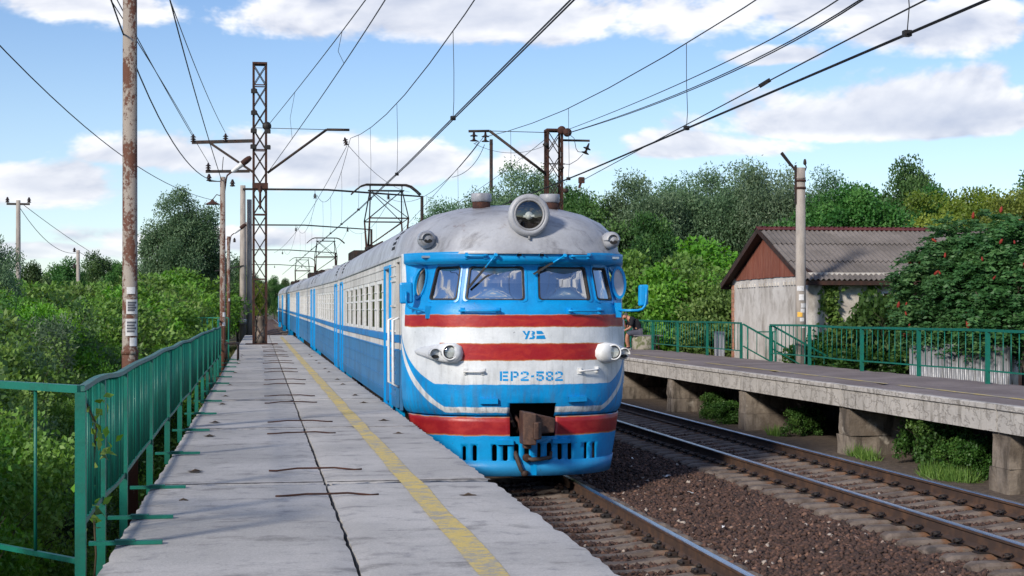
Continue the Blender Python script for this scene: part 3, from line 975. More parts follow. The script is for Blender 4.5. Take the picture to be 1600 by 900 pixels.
def under_parts(parent, y0, y1):
    m = MB(); m.box((-1.55, y0 + .1, .90), (1.55, y1 - .1, 1.06))
    m.build('underframe', M_UNDER, parent)
    for k, (a, b, h) in enumerate(((6.2, 8.2, .42), (8.7, 10.4, .5), (11.0, 13.4, .4))):
        for sx in (-1, 1):
            q = MB(); q.bbox((sx * 1.1 - .42, a, h), (sx * 1.1 + .42, b, .9), .03)
            q.build('equipment_box', M_UNDER, parent)

def vent_panel(parent, y, sx=-1):
    def b():
        m = MB()
        for i in range(3):
            for k in range(5):
                yy = (i - 1) * .2 + (.1 if k % 2 else 0); zz = .085 * k
                tab = sorted((z_, w_) for w_, z_ in ROOFP)
                pt = lambda a_, b_: Vector((1.742 - interp(tab, 3.53 + zz + b_) - .006, yy + a_, zz + b_))
                q = [pt(.055 * math.cos(t), .03 * math.sin(t)) for t in [math.pi * 2 * e / 8 for e in range(8)]]
                m.prism(q, (-.004, 0, .002))
        return m
    o = add_shared(CC, 'vent', b, 'roof_louvre', M_BLACK, parent, (sx * 1.742, y, 3.53), sx > 0)
    return o

def pantograph(parent, yc):
    p = bpy.data.objects.new('pantograph', None); COL.objects.link(p); p.parent = parent; p.location = (0, yc, 0)
    zt = 6.38
    for y in (-.55, .55):
        for x in (-.55, .55):
            m = MB(); m.lathe([(.09, 4.1), (.09, 4.16), (.05, 4.18), (.09, 4.21), (.05, 4.24), (.09, 4.27), (.05, 4.30), (.05, 4.38)], 10, (x, y, 0))
            m.build('insulator', M_CERAMIC, p)
    m = MB()
    for x in (-.55, .55): m.bar((x, -.75, 4.42), (x, .75, 4.42), .08)
    for y in (-.6, .6): m.bar((-.62, y, 4.42), (.62, y, 4.42), .09)
    m.bbox((-.25, -.3, 4.36), (.25, .3, 4.56), .02)
    m.build('base_frame', M_DARKSTEEL, p)
    for sy in (-1, 1):
        m = MB()
        for x in (-.58, .58): m.tube([(x, sy * .42, 4.46), (x * 1.02, sy * 1.15, 5.28)], [.035, .025], 6)
        m.tube([(-.58, sy * .42, 4.46), (.58, sy * .42, 4.46)], .04, 6)
        m.tube([(-.6, sy * 1.15, 5.28), (.6, sy * 1.15, 5.28)], .022, 6)
        m.tube([(-.58, sy * .42, 4.46), (.59, sy * 1.15, 5.28)], .014, 5)
        m.build('lower_arm', M_RUST, p)
    m = MB()
    for x in (-.6, .6):
        for sy in (-1, 1):
            m.tube([(x, sy * 1.15, 5.28), (x * .82, sy * .12, zt - .2)], .02, 6)
    for sy in (-1, 1):
        m.tube([(-.6, sy * 1.15, 5.28), (.49, sy * .12, zt - .2)], .014, 5)
        m.tube([(.6, sy * 1.15, 5.28), (-.49, sy * .12, zt - .2)], .014, 5)
        m.tube([(-.56, sy * .12, zt - .2), (.56, sy * .12, zt - .2)], .02, 6)
    m.build('upper_arm', M_BLACK, p)
    m = MB()
    for sy in (-.2, .2):
        pts = [(-1.08, sy, zt - .32), (-.95, sy, zt - .2), (-.78, sy, zt - .07), (-.62, sy, zt - .02), (.62, sy, zt - .02), (.78, sy, zt - .07), (.95, sy, zt - .2), (1.08, sy, zt - .32)]
        m.tube(pts, .024, 6)
    for x in (-.5, .5): m.bar((x, -.2, zt - .04), (x, .2, zt - .04), .03); m.bar((x, 0, zt - .2), (x, 0, zt - .04), .03)
    m.build('contact_shoe', M_DARKSTEEL, p)
    return p
def roof_gear(parent, y0):
    for k, (a, b, x0, x1, h) in enumerate(((1.2, 2.4, -.6, .6, .26), (7.0, 8.3, -.55, .7, .30), (9.0, 11.6, -.8, .8, .34), (12.2, 13.5, -.5, .5, .3))):
        m = MB(); m.bbox((x0, y0 + a, 4.1), (x1, y0 + b, 4.14 + h), .04)
        for q in range(5): m.box((x0 - .02, y0 + a + .12 + q * (b - a) / 5, 4.2), (x0 - .001, y0 + a + .22 + q * (b - a) / 5, 4.1 + h))
        m.build('roof_box', M_DARKSTEEL, parent)
    for y in (2.8, 6.7, 8.6):
        m = MB(); m.lathe([(.12, 4.1), (.12, 4.2), (.06, 4.22), (.12, 4.27), (.06, 4.3), (.1, 4.35), (.04, 4.4), (.04, 4.5)], 10, (-.35, y0 + y, 0))
        m.build('roof_insulator', M_CERAMIC, parent)
    m = MB(); m.tube([(-.35, y0 + 2.2, 4.5), (-.35, y0 + 8.6, 4.5), (.1, y0 + 11.0, 4.55)], .025, 6)
    m.build('busbar', M_RUST, parent)

def car_frame(k):
    y = NOSE_Y + 20.1 * k
    return y
CARN = ['front cab car of the blue and white electric train, red striped rounded nose',
        'second carriage of the train, nearest raised pantograph on its roof',
        'third carriage of the train, right behind the carriage with the nearest pantograph',
        'fourth carriage of the train, with the second pantograph from the front',
        'fifth carriage of the train, one before the last that shows',
        'last visible carriage at the far end of the blue and white train']
cars = []
for k in range(6):
    y = NOSE_Y + 20.1 * k; ym = y + 9.8
    o = thing('train_carriage' if k else 'train_cab_car', (AX1 + tx(y), y, RZ1 + tz(y)), CARN[k], 'train car', 'coupled cars of the electric train')
    dx = tx(y + 19.6) - tx(y); dz = tz(y + 19.6) - tz(y)
    o.rotation_euler = (math.atan2(dz, 19.6), 0, math.atan2(-dx, 19.6))
    o.scale = (KX, 1, 1)
    cars.append(o)

def build_plain_car(o, panto, ylast):
    wins = [(2.75 + 1.72 * i, 2.75 + 1.72 * i + 1.15) for i in range(8)]
    doors = [(.75, 1.75), (17.85, 18.85)]
    side_panels(o, 0, 19.6, wins, doors)
    for a, b in wins: window_parts(o, a, b)
    for a, b in doors: door_parts(o, a, b)
    make_roof(o, 0, 19.6, False)
    m = MB(); m.box((-1.685, .02, 1.0), (1.685, .06, 3.34)); m.box((-1.685, 19.54, 1.0), (1.685, 19.58, 3.34)); m.box((-1.685, .06, 1.06), (1.685, 19.54, 1.12))
    m.build('end_wall', M_GREY_PAINT, o)
    m = MB(); m.box((-.55, -.5, 1.2), (.55, 0.018, 3.2)); m.build('gangway', M_RUBBER, o)
    under_parts(o, 0, 19.6)
    for yc in (3.2, 16.4): bogie_parts(o, yc)
    for yv in (1.6, 18.2): vent_panel(o, yv)
    for q in range(5):
        m = MB(); m.lathe([(.16, 4.08), (.16, 4.2), (.22, 4.21), (.22, 4.34), (.1, 4.38)], 14, (.0 if panto else (-.4 if q % 2 else .4), 14.5 + q * 1.0 if panto else 2.5 + q * 3.6, 0))
        m.build('roof_ventilator', M_GREY_PAINT, o)
    if panto:
        pantograph(o, 5.2); roof_gear(o, 0)
    # faded carriage number beside the door
build_plain_car(cars[1], True, False)
build_plain_car(cars[2], False, False)
def clone_children(src, dst):
    for ch in src.children: copy_tree(ch, dst)
clone_children(cars[1], cars[3]); clone_children(cars[2], cars[4]); clone_children(cars[1], cars[5])

# --- the cab car
def build_cab(o):
    ov = [(647.2, 450), (649, 436), (655, 426), (662, 421), (667.5, 420.5), (667.5, 428), (665, 444), (661.5, 458), (658, 468), (651, 471.5), (648, 466)]
    quads = [[(683.3, 418), (719.4, 417), (712.5, 467.5), (671.7, 467.5)], [(734.7, 417), (816.7, 417), (818.6, 468.3), (728.3, 467.5)],
             [(841.7, 417), (912.5, 418), (921.7, 468.3), (843, 467.8)], [(924.8, 419), (944.4, 419.7), (955.4, 468.3), (933.3, 467.5)]]
    wq = [[solve(*p) for p in q] for q in quads]
    wp = [rounded(q, .055) for q in wq]
    a = solve(657, 446); ua = a[0]
    oval = [(ua + .16 * math.cos(t) , 2.95 + .235 * math.sin(t)) for t in [k * math.pi / 12 for k in range(24)]]
    ovalR = [(-p[0], p[1]) for p in oval]
    c1, c2 = solve(796.5, 640), solve(868, 640)
    coup = [(c1[0], .985), (c2[0], .985), (c2[0], 1.185), (c1[0], 1.185)]
    zs = sorted(set([p[0] for p in YO] + [1.12, 1.3, 1.6, 1.75, 2.1, 2.2, 2.75, 2.9, 3.05, 3.12, 3.29, 3.34]))
    UE = 2.52
    us = [-UE + i * (2 * UE) / 64 for i in range(65)]
    outer = [(-UE, z) for z in zs] + [(u, zs[-1]) for u in us[1:]] + [(UE, z) for z in reversed(zs[:-1])] + [(u, zs[0]) for u in reversed(us[1:-1]) if not (c1[0] - .03 < u < c2[0] + .03)]
    # notch for the coupler opening in the lower edge
    i = len(outer) - sum(1 for u in us[1:-1] if u < c1[0] - .03)
    outer[i:i] = [(c2[0], zs[0]), (c2[0], 1.185), (c1[0], 1.185), (c1[0], zs[0])]
    pts = [(u, z) for u in us[1:-1] for z in zs[1:-1]]
    vo, fo = cdt_patch(outer, wp + [oval, ovalR], pts)
    mb = MB(); mb.add([S3(v[0], v[1]) for v in vo], fo, 0, True)
    me = mb.mesh('nose_shell', M_NOSE)
    uv = me.uv_layers.new(name='paint')
    for l in me.loops: uv.data[l.index].uv = (vo[l.vertex_index][0], vo[l.vertex_index][1])
    recalc(me)
    ns = link('nose_shell', me, o)
    sm = ns.modifiers.new('thick', 'SOLIDIFY'); sm.thickness = 0.035; sm.offset = -1
    # windscreens
    for q, p in zip(wq, wp):
        surf_patch('windscreen_pane', p, S3, -.022, M_GLASS, o)
        ring_frame('windscreen_gasket', p, S3, -.004, .03, .012, M_RUBBER, o)
        # raised rim of the frame
        c = Vector((sum(x[0] for x in q) / 4, sum(x[1] for x in q) / 4))
        big = [tuple(c + (Vector(v) - c) * 1.0 + (Vector(v) - c).normalized() * .045) for v in p]
        ring_frame('windscreen_frame', big, S3, -.002, .035, .012, M_BLUE, o)
    for pl, sx in ((oval, -1), (ovalR, 1)):
        ring_frame('porthole_frame', pl, S3, -.006, .04, .022, M_BLUE, o)
    surf_patch('porthole_pane', [(lerp(ua, p[0], .97), lerp(2.95, p[1], .97)) for p in oval], S3, -.16, M_SIDEWIN, o)
    sash = [(ua - .02 + .155 * math.cos(t), 2.95 + .225 * math.sin(t)) for t in [k * math.pi / 12 for k in range(6, 19)]]
    mb = MB(); mb.tube([S3(p[0], p[1], -.05) for p in sash], .03, 6); mb.build('porthole_sash', M_CREAM, o)
    # sash swung open on the far side: an oval leaf hinged at its front edge
    hinge = S3(-ua - .15, 2.95, .03)
    n_ = 24; mbf = MB(); mbg = MB()
    ax = Vector((math.cos(R(12)), math.sin(R(12)), 0)); ay = Vector((0.16, 0, 1)).normalized() * -1
    ctr = hinge + ax * .14 + Vector((-.02, 0, 0.0))
    def el(rx, rz, t, dy): return ctr + ax * (rx * math.cos(t)) - ay * (rz * math.sin(t)) + Vector((0, dy, 0)) + Vector((-.10 * math.sin(t), 0, 0)) * .5
    rows = []
    for k in range(n_ + 1):
        t = 2 * math.pi * k / n_
        rows.append([el(.125, .25, t, .02), el(.125, .25, t, -.02), el(.085, .205, t, -.02), el(.085, .205, t, .02)])
    mbf.grid(rows, 0, False); mbf.build('porthole_sash', M_BLUE, o)
    mbg.add([el(.09, .21, 2 * math.pi * k / n_, 0) for k in range(n_)], [tuple(range(n_))]); mbg.build('porthole_pane', M_BLIND, o)
    # cab inside
    mb = MB(); mb.box((-1.45, 1.75, 2.0), (1.45, 1.8, 3.3)); mb.build('cab_rear_wall', M_CABIN, o)
    mb = MB(); mb.box((-1.3, .75, 2.2), (1.3, 1.2, 2.66)); mb.build('driver_desk', M_CABIN, o)
    mb = MB(); mb.box((-1.5, .5, 3.30), (1.5, 1.75, 3.33)); mb.build('cab_ceiling', M_CABIN, o)
    for i in (1, 2):
        q = wq[i]
        lo = [lerp(q[3][k], q[0][k], .5) for k in (0, 1)]; hi = [lerp(q[2][k], q[1][k], .5) for k in (0, 1)]
        surf_patch('sun_blind', [(q[0][0], q[0][1] + .02), (q[1][0], q[1][1] + .02), tuple(hi), tuple(lo)], S3, -.04, M_BLIND, o)
    q = wq[3]; surf_patch('sun_blind', [tuple(p) for p in q], S3, -.04, M_BLIND, o)
    # roof
    rf = make_roof(o, 0, 19.6, True)
    # skirt below the body
    def SK(u, z, off=0.0):
        x, y, nx, ny = plan(u)
        o_ = .075 + (0.985 - z) * .055 + .03 * ((0.985 - z) / .85) ** 2 - off
        k = 1 - (.985 - z) * .045
        return Vector(((x - nx * o_) * k, y - ny * o_ * 0.8 + .01, z))
    def solveK(px, py):
        u, z = (px - 825) / 105.0, 2.52 - (py - 486) / 107.0
        for _ in range(50):
            a_, b_ = proj(SK(u, z)); a2, _b = proj(SK(u + .02, z)); g = max(18, (a2 - a_) / .02)
            u += max(-.15, min(.15, (px - a_) / g * .8)); z -= (py - b_) / 106 * .9
            u = max(-2.6, min(2.6, u)); z = max(0, min(1.2, z))
        return u, z
    slots = []
    for cx, w, (t, b) in zip([725.4, 741.7, 772.6, 789.6, 807, 823, 841, 858, 874.5, 890, 915, 927.5],
                           [5.5, 6.5, 7.5, 7.5, 7.5, 7.5, 7.5, 7.5, 7, 6.5, 5, 4.5],
                           [(697, 720), (695.5, 721), (694.5, 721.5), (694.5, 721), (693.5, 720), (693.5, 719.5), (692, 719.5), (691.5, 719), (692, 718.5), (691, 718.5), (691, 717.5), (691.5, 717)]):
        pl = []
        for k in range(7):
            t_ = math.pi * k / 6; pl.append((cx + w / 2 * math.cos(t_), t + w / 2 - w / 2 * math.sin(t_)))
        for k in range(7):
            t_ = math.pi + math.pi * k / 6; pl.append((cx + w / 2 * math.cos(t_), b - w / 2 - w / 2 * math.sin(t_)))
        slots.append([solveK(*p) for p in pl])
    k1, k2 = solveK(796.5, 660), solveK(868, 660); kz = solveK(832, 682)[1]
    UK = 2.30
    zk = [.115, .2, .3, .4, .5, .6, .705, .8, .9, .985]
    uk = [-UK + i * 2 * UK / 56 for i in range(57)]
    outk = [(-UK, z) for z in zk] + [(u, zk[-1]) for u in uk[1:] if u < k1[0] - .03] + [(k1[0], zk[-1]), (k1[0], kz), (k2[0], kz), (k2[0], zk[-1])] + [(u, zk[-1]) for u in uk if u > k2[0] + .03] + [(UK, z) for z in reversed(zk[:-1])] + [(u, zk[0]) for u in reversed(uk[1:-1])]
    vo, fo = cdt_patch(outk, slots, [(u, z) for u in uk[1:-1] for z in zk[1:-1]])
    mb = MB(); mb.add([SK(v[0], v[1]) for v in vo], fo, 0, True)
    me = mb.mesh('front_skirt', M_SKIRT)
    uv = me.uv_layers.new(name='paint')
    for l in me.loops: uv.data[l.index].uv = (vo[l.vertex_index][0], vo[l.vertex_index][1])
    recalc(me)
    sk = link('front_skirt', me, o); sm = sk.modifiers.new('thick', 'SOLIDIFY'); sm.thickness = .02; sm.offset = -1
    # lower edge plate and centre seam of the skirt
    mb = MB(); rows = [[SK(u, .345, .004), SK(u, .345, .014), SK(u, .12, .014), SK(u, .12, .004)] for u in [-UK + .05 + i * (2 * UK - .1) / 40 for i in range(41)]]
    mb.grid(rows, 0, True); me = mb.mesh('skirt_edge_plate', M_SKIRT); uv = me.uv_layers.new(name='paint')
    for l in me.loops: uv.data[l.index].uv = (0, me.vertices[l.vertex_index].co.z)
    link('skirt_edge_plate', me, sk)
    uc = solveK(834, 710)[0]
    mb = MB(); mb.grid([[SK(uc - .05, z, .003), SK(uc - .05, z, .02), SK(uc + .05, z, .02), SK(uc + .05, z, .003)] for z in (.13, .3, .5, kz - .01)], 0, False); mb.build('skirt_seam_strip', M_BLUE, sk)
    for (x0, x1, y0) in ((777, 802, 691.5), (862, 889, 689.5)):
        u0, z0 = solveK(x0, y0); u1, _ = solveK(x1, y0); mb = MB()
        mb.grid([[SK(lerp(u0, u1, t), z0 + .035, .003), SK(lerp(u0, u1, t), z0 + .03, .055), SK(lerp(u0, u1, t), z0 - .03, .055), SK(lerp(u0, u1, t), z0 - .035, .003)] for t in (0, .5, 1)], 0, False)
        mb.build('skirt_step', M_BLUE, sk)
    # dark space behind: buffer beam and inner box
    mb = MB(); mb.box((-1.35, 1.1, .2), (1.35, 1.2, 1.25)); mb.box((-.55, .45, 1.23), (.55, 1.1, 1.27))
    mb.box((-.6, .5, .5), (-.55, 1.1, 1.23)); mb.box((.55, .5, .5), (.6, 1.1, 1.23)); mb.build('buffer_beam', M_UNDER, o)
    mb = MB(); mb.tube([S3(-.30, 1.12, -.15), S3(-.22, .95, -.12), S3(-.16, .82, -.1)], .03, 6); mb.build('air_pipe', M_HOSE, o)
    mb = MB(); mb.tube([SK(c1[0] + .1, 1.0, -.2), SK(c1[0] + .16, .9, -.1), SK(c1[0] + .17, .78, -.06)], .025, 6); mb.build('chain', M_RUST, o)
    # coupler
    mb = MB()
    cx = .03; cz = .86
    mb.box((cx - .11, -.12, cz - .15), (cx + .13, .9, cz + .13))
    mb.prism([(cx - .16, -.36, cz - .25), (cx + .03, -.40, cz - .25), (cx + .03, -.40, cz + .20), (cx - .16, -.36, cz + .23)], (0, .34, 0))
    mb.prism([(cx + .04, -.30, cz - .10), (cx + .33, -.22, cz - .09), (cx + .35, -.22, cz + .12), (cx + .04, -.30, cz + .19)], (-.02, .3, 0))
    mb.prism([(cx - .02, -.46, cz - .17), (cx + .05, -.46, cz - .17), (cx + .12, -.34, cz - .17), (cx - .02, -.34, cz - .17)], (0, 0, .25))
    mb.box((cx - .13, -.28, cz - .31), (cx - .02, -.1, cz - .25))
    me = mb.mesh('coupler', M_COUPLER); cp = link('coupler', me, o); bv = cp.modifiers.new('bevel', 'BEVEL'); bv.width = .018; bv.segments = 2
    mb = MB(); mb.tube([SK(solveK(820, 690)[0], .62, .04), SK(solveK(818, 690)[0], .66, .06), SK(solveK(819, 690)[0], .72, .03)], .022, 6); mb.build('release_hook', M_RUST, cp)
    # hoses on the skirt
    p = [solveK(*q) for q in ((805, 706), (808, 718), (813, 732), (819, 741))]
    mb = MB(); mb.tube([SK(*p[0], -.03), SK(*p[1], .05), SK(*p[2], .07), SK(*p[3], .06)], [.03, .035, .033, .032], 8); h = mb.build('brake_hose', M_HOSE, o)
    mb = MB(); q = SK(*p[3], .06); mb.lathe([(.045, -.02), (.055, .0), (.055, .05), (.03, .06)], 10, q, 'Z'); mb.build('hose_head', M_DARKSTEEL, h)
    p = [solveK(*q) for q in ((822, 715), (830, 717.5), (845, 716), (858, 714), (861, 706))]
    mb = MB(); mb.tube([SK(*p[0], .0), SK(*p[0], .07), SK(*p[1], .09), SK(*p[2], .09), SK(*p[3], .07), SK(*p[4], -.02)], [.03, .036, .033, .03, .03, .028], 8); h = mb.build('brake_hose', M_HOSE, o)
    mb = MB(); mb.lathe([(.03, -.04), (.06, -.035), (.06, .03), (.035, .045)], 10, SK(*p[0], .06), 'Y'); mb.build('hose_head', M_RUST, h)
    # handrails: on the visor, under the windscreens and on the white band
    def rail(x0, x1, y, out, r, mtl, name='handrail', y2=None):
        (u0, z0), (u1, z1) = solve(x0, y), solve(x1, y2 or y)
        mb = MB()
        mb.tube([S3(lerp(u0, u1, t), lerp(z0, z1, t), out) for t in (0, .25, .5, .75, 1)], r, 6)
        for t in (.06, .94):
            mb.tube([S3(lerp(u0, u1, t), lerp(z0, z1, t), 0), S3(lerp(u0, u1, t), lerp(z0, z1, t), out)], r * 1.5, 6)
            p_ = S3(lerp(u0, u1, t), lerp(z0, z1, t), .005); mb.box(p_ - Vector((.03, .015, .045)), p_ + Vector((.03, .015, .045)))
        return mb.build(name, mtl, o)
    rail(728, 761, 399.5, .06, .014, M_BLUE); rail(890, 921, 400.5, .06, .014, M_BLUE)
    rail(719, 782, 485.5, .07, .016, M_BLUE); rail(885, 938, 485.5, .07, .016, M_BLUE)
    rail(726, 757, 580.5, .06, .014, M_WHITE); rail(903, 933, 579.5, .06, .014, M_WHITE, y2=577)
    for px in (811, 846):
        u, z = solve(px, 400); mb = MB()
        mb.grid([[S3(u + .045 * math.cos(t), z + .045 * math.sin(t) * 1.1, d) for t in [math.pi * k / 8 for k in range(9)]] for d in (.0, .05, .055)], 0, True)
        mb.build('visor_scoop', M_BLUE, o)
        mb = MB(); mb.add([S3(u + .038 * math.cos(t), z + .04 * math.sin(t), .006) for t in [math.pi * k / 8 for k in range(9)]], [tuple(range(9))]); mb.build('scoop_shade', M_BLACK, o)  # flat black patch painted for the shade inside the scoop
    for (x0, x1, y) in ((750.5, 778, 627.5), (887, 914, 624.5)):
        (u0, z0), (u1, _) = solve(x0, y), solve(x1, y); mb = MB()
        mb.grid([[S3(u, z0 + .045, .003), S3(u, z0 + .04, .05), S3(u, z0 - .03, .055), S3(u, z0 - .04, .003)] for u in (u0, lerp(u0, u1, .5), u1)], 0, False)
        mb.build('nose_step', M_BLUE, o)
    # wipers
    for a_, b_ in (((774.5, 398.5), (733.5, 449.5)), ((880.5, 399.5), (832.5, 428.5))):
        A, B = S3(*solve(*a_), .05), S3(*solve(*b_), .05)
        mid = A.lerp(B, .38) + Vector((0, -.02, 0))
        mb = MB(); mb.tube([A, mid], .014, 5); mb.lathe([(.025, -.05), (.03, .02), (.015, .04)], 8, A, 'Y'); w_ = mb.build('wiper', M_BLUE, o)
        mb = MB(); mb.bar(A.lerp(B, .30), B, .022, .03); mb.build('wiper_blade', M_BLACK, w_)
    # mirrors
    def tocar(v): return Vector(((v.x - AX1) / KX, v.y - NOSE_Y, v.z - RZ1))
    d = 22.6
    mb = MB()
    hb = [tocar(W(*q, d)) for q in ((624, 441.5), (644.5, 441), (645.5, 473.5), (624.5, 475))]
    mb.prism(hb, (.01, .06, 0)); mo = mb.mesh('mirror', M_BLUE); mr = link('mirror', mo, o); b_ = mr.modifiers.new('b', 'BEVEL'); b_.width = .03; b_.segments = 3
    mb = MB(); pts = [tocar(W(*q, d - .04)) for q in ((634.5, 455), (634.5, 470), (636, 477), (640, 480.5), (655, 484), (663, 486))] + [S3(*solve(669, 488), .01)]
    mb.tube(pts, .018, 7); q = S3(*solve(669.5, 488), .01); mb.box(q - Vector((.04, .02, .09)), q + Vector((.04, .02, .09))); mb.build('mirror_arm', M_BLUE, mr)
    mb = MB(); d = 23.0
    hb = [tocar(W(*q, d)) for q in ((1000, 445), (1014, 444.5), (1013.5, 477), (999.5, 478.5))]
    mb.prism(hb, (-.02, .06, 0)); mo = mb.mesh('mirror', M_BLUE); mr = link('mirror', mo, o); b_ = mr.modifiers.new('b', 'BEVEL'); b_.width = .025; b_.segments = 3
    mb = MB(); q0 = S3(*solve(963, 484.5), .02)
    pts = [q0] + [tocar(W(*q, d - .04)) for q in ((978, 485), (996, 485), (1003.5, 483), (1008, 477.5), (1009.5, 468), (1010, 450))]
    mb.tube(pts, .02, 7); mb.box(q0 - Vector((.05, .04, .11)), q0 + Vector((.05, .04, .11))); mb.build('mirror_arm', M_BLUE, mr)
    # roof headlamp
    hc = Vector((.03, .02, 3.915))
    Mx = Matrix.Rotation(R(2), 3, 'X')
    mb = MB(); mb.lathe([(.12, 1.5), (.17, 1.2), (.225, .75), (.27, .35), (.30, .14), (.312, .06), (.305, .0), (.27, -.02), (.232, -.02), (.22, .03)], 36, hc, 'Y', cap=False)
    mb.v = [tuple(Vector(v) + Vector((0, 0, -.09 * max(0, (v[1] - hc.y)) )))  for v in mb.v]
    hl = mb.build('headlamp_housing', M_ROOF, o)
    mb = MB(); mb.lathe([(.235, .0), (.232, -.022), (.205, -.022), (.2, .02)], 32, hc, 'Y', cap=False); mb.build('headlamp_rim', M_GREY_PAINT, hl)
    mb = MB(); mb.lathe([(.21, .02), (.2, .06), (.16, .13), (.09, .19), (.03, .2)], 28, hc, 'Y', 0, cap=False); mb.build('headlamp_reflector', M_BLACK, hl)
    mb = MB(); mb.lathe([(.205, .0), (.16, -.012), (.1, -.018), (.0, -.022)], 28, hc, 'Y', cap=False); mb.build('headlamp_lens', M_LENS, hl)
    mb = MB(); mb.lathe([(.0, .03), (.06, .04), (.05, .09), (.02, .18)], 12, hc + Vector((0, 0, -.01)), 'Y'); mb.bar(hc + Vector((-.08, .05, -.02)), hc + Vector((.08, .05, -.01)), .03); mb.build('headlamp_bulb', M_WHITE, hl)
    mb = MB(); mb.tube([hc + Vector((0, .03, -.28)), hc + Vector((0, .0, -.36))], .018, 6); mb.build('headlamp_drain', M_GREY_PAINT, hl)
    # roof marker lamps
    for px, py, sx in ((664, 370, -1), (958, 369, 1)):
        u_guess = -2.05 if sx < 0 else 1.95
        best = None
        for i in range(200):       # a point on the lower dome
            u = sx * (1.4 + i * .006); x, y, nx, ny = plan(u)
            p_ = Vector((x, y, 3.58)); e = abs(proj(p_)[0] - px)
            if best is None or e < best[0]: best = (e, p_, Vector((nx, ny, 0)))
        p_, nn = best[1], best[2]
        p_ = Vector((p_.x, p_.y, 3.575)) - nn * .06
        rot = Vector((0, 1, 0)).rotation_difference(Vector((0, -1, 0)))
        mb = MB(); prof = [(.02, .62), (.07, .42), (.115, .2), (.135, .06), (.13, -.04), (.105, -.11), (.06, -.15), (.01, -.16)]
        mb.lathe(prof, 20, p_ + Vector((sx * .02, .02, 0)), 'Y')
        k_ = mb.build('marker_lamp_housing', M_ROOF, o)
        mb = MB(); mb.lathe([(.085, -.03), (.08, -.045), (.05, -.058), (.0, -.062)], 16, p_ + Vector((sx * .02, .02, -.02)), 'Y'); k_.data.update()
        mb = MB(); c_ = p_ + Vector((sx * .02, .02, 0)); mb.add([c_ + Vector((.012 + .062 * math.cos(t), -.158, -.03 + .03 * math.sin(t))) for t in [2 * math.pi * e / 14 for e in range(14)]], [tuple(range(13, -1, -1))]); mb.build('marker_lamp_slit', M_BLACK, k_)
        mb = MB()
        c_ = p_ + Vector((sx * .02, .02, 0))
        mb.grid([[c_ + Vector((math.cos(t) * r_, y_, math.sin(t) * r_ )) for t in [R(-2) + R(184) * k / 10 for k in range(11)]] for r_, y_ in ((.132, .0), (.128, -.10), (.085, -.19), (.075, -.185), (.09, -.08))], 0, True)
        mb.build('marker_lamp_hood', M_ROOF, k_)
    # head and marker lamps in the two pods on the white band
    for pod, lamp, mark, sx in (([(650, 548), (660, 542), (680, 538.5), (700, 535.5), (712, 536), (721, 541), (724, 551), (722, 561), (715, 566.5), (700, 566.5), (680, 563), (662, 556.5), (651, 552)], (709, 550), (686, 553.5), -1),
                            ([(930, 548), (934, 538), (944, 535), (955, 536.5), (966, 540), (974, 544), (978, 550), (975, 555), (966, 560), (955, 563.5), (944, 567), (934, 563), (930, 556)], (946.5, 550), (962.5, 553), 1)):
        cU, cZ = solve(*lamp)
        P = [solve(*q) for q in pod]
        mid = Vector((sum(p[0] for p in P) / len(P), sum(p[1] for p in P) / len(P)))
        rows = []
        for k, (s_, h_) in enumerate(((1.0, -.03), (1.0, .05), (.96, .10), (.88, .135), (.70, .15), (.3, .155))):
            row = []
            for p in P:
                v = mid.lerp(Vector(p), s_)
                fall = min(1.0, max(.42, 1 - max(0, abs(v.x) - abs(cU)) / .75))
                row.append(S3(v.x, v.y, h_ * fall if h_ > 0 else h_))
            rows.append(row)
        mb = MB(); mb.grid(rows, 0, True, True)
        c0 = len(mb.v) - len(P); mb.f.append(tuple(range(c0, c0 + len(P)))); mb.m.append(0); mb.sm.append(True)
        me = mb.mesh('lamp_pod', M_WHITE if sx > 0 else M_SILVER); recalc(me); pd = link('lamp_pod', me, o)
        c_ = S3(cU, cZ, .15)
        mb = MB(); mb.lathe([(.12, .06), (.118, -.015), (.112, -.03), (.1, -.03), (.096, .0)], 24, c_, 'Y', cap=False); mb.build('headlight_rim', M_WHITE, pd)
        mb = MB(); mb.lathe([(.092, -.012), (.088, -.02), (.08, -.02), (.078, .02)], 24, c_, 'Y', cap=False); mb.build('headlight_gasket', M_RUBBER, pd)
        mb = MB(); mb.lathe([(.088, -.010), (.06, .012), (.02, .022), (.0, .022)], 20, c_, 'Y', cap=False); mb.build('headlight_reflector', M_SILVER, pd)
        mb = MB(); mb.lathe([(.086, -.014), (.06, -.03), (.03, -.036), (.0, -.038)], 20, c_, 'Y', cap=False); mb.build('headlight_lens', M_LENS, pd)
        mu, mz = solve(*mark); m_ = S3(mu, mz, .12)
        mb = MB(); mb.lathe([(.085, .08), (.085, -.01), (.07, -.03), (.0, -.045)], 18, m_, 'Y'); k_ = mb.build('marker_light', M_SILVER if sx < 0 else M_WHITE, pd)
        mb = MB(); mb.add([m_ + Vector((math.cos(t) * .055, -.052, math.sin(t) * .026 - .03)) for t in [math.pi * 2 * k / 16 for k in range(16)]], [tuple(range(15, -1, -1))]); mb.build('marker_glass', M_BLACK, k_)
        mb = MB()
        mb.grid([[m_ + Vector((math.cos(t) * r_, y_, math.sin(t) * r_ * .95 + .01)) for t in [R(-8) + R(196) * k / 12 for k in range(13)]] for r_, y_ in ((.09, .06), (.09, -.06), (.082, -.115), (.076, -.11), (.078, 0))], 0, True)
        mb.build('marker_hood', M_SILVER if sx < 0 else M_WHITE, k_)
    # lettering
    def px_poly(mb, poly):
        q = [solve(*p) for p in poly]
        mb.add([S3(a_, b_, .0035) for a_, b_ in q], [tuple(range(len(q)))])
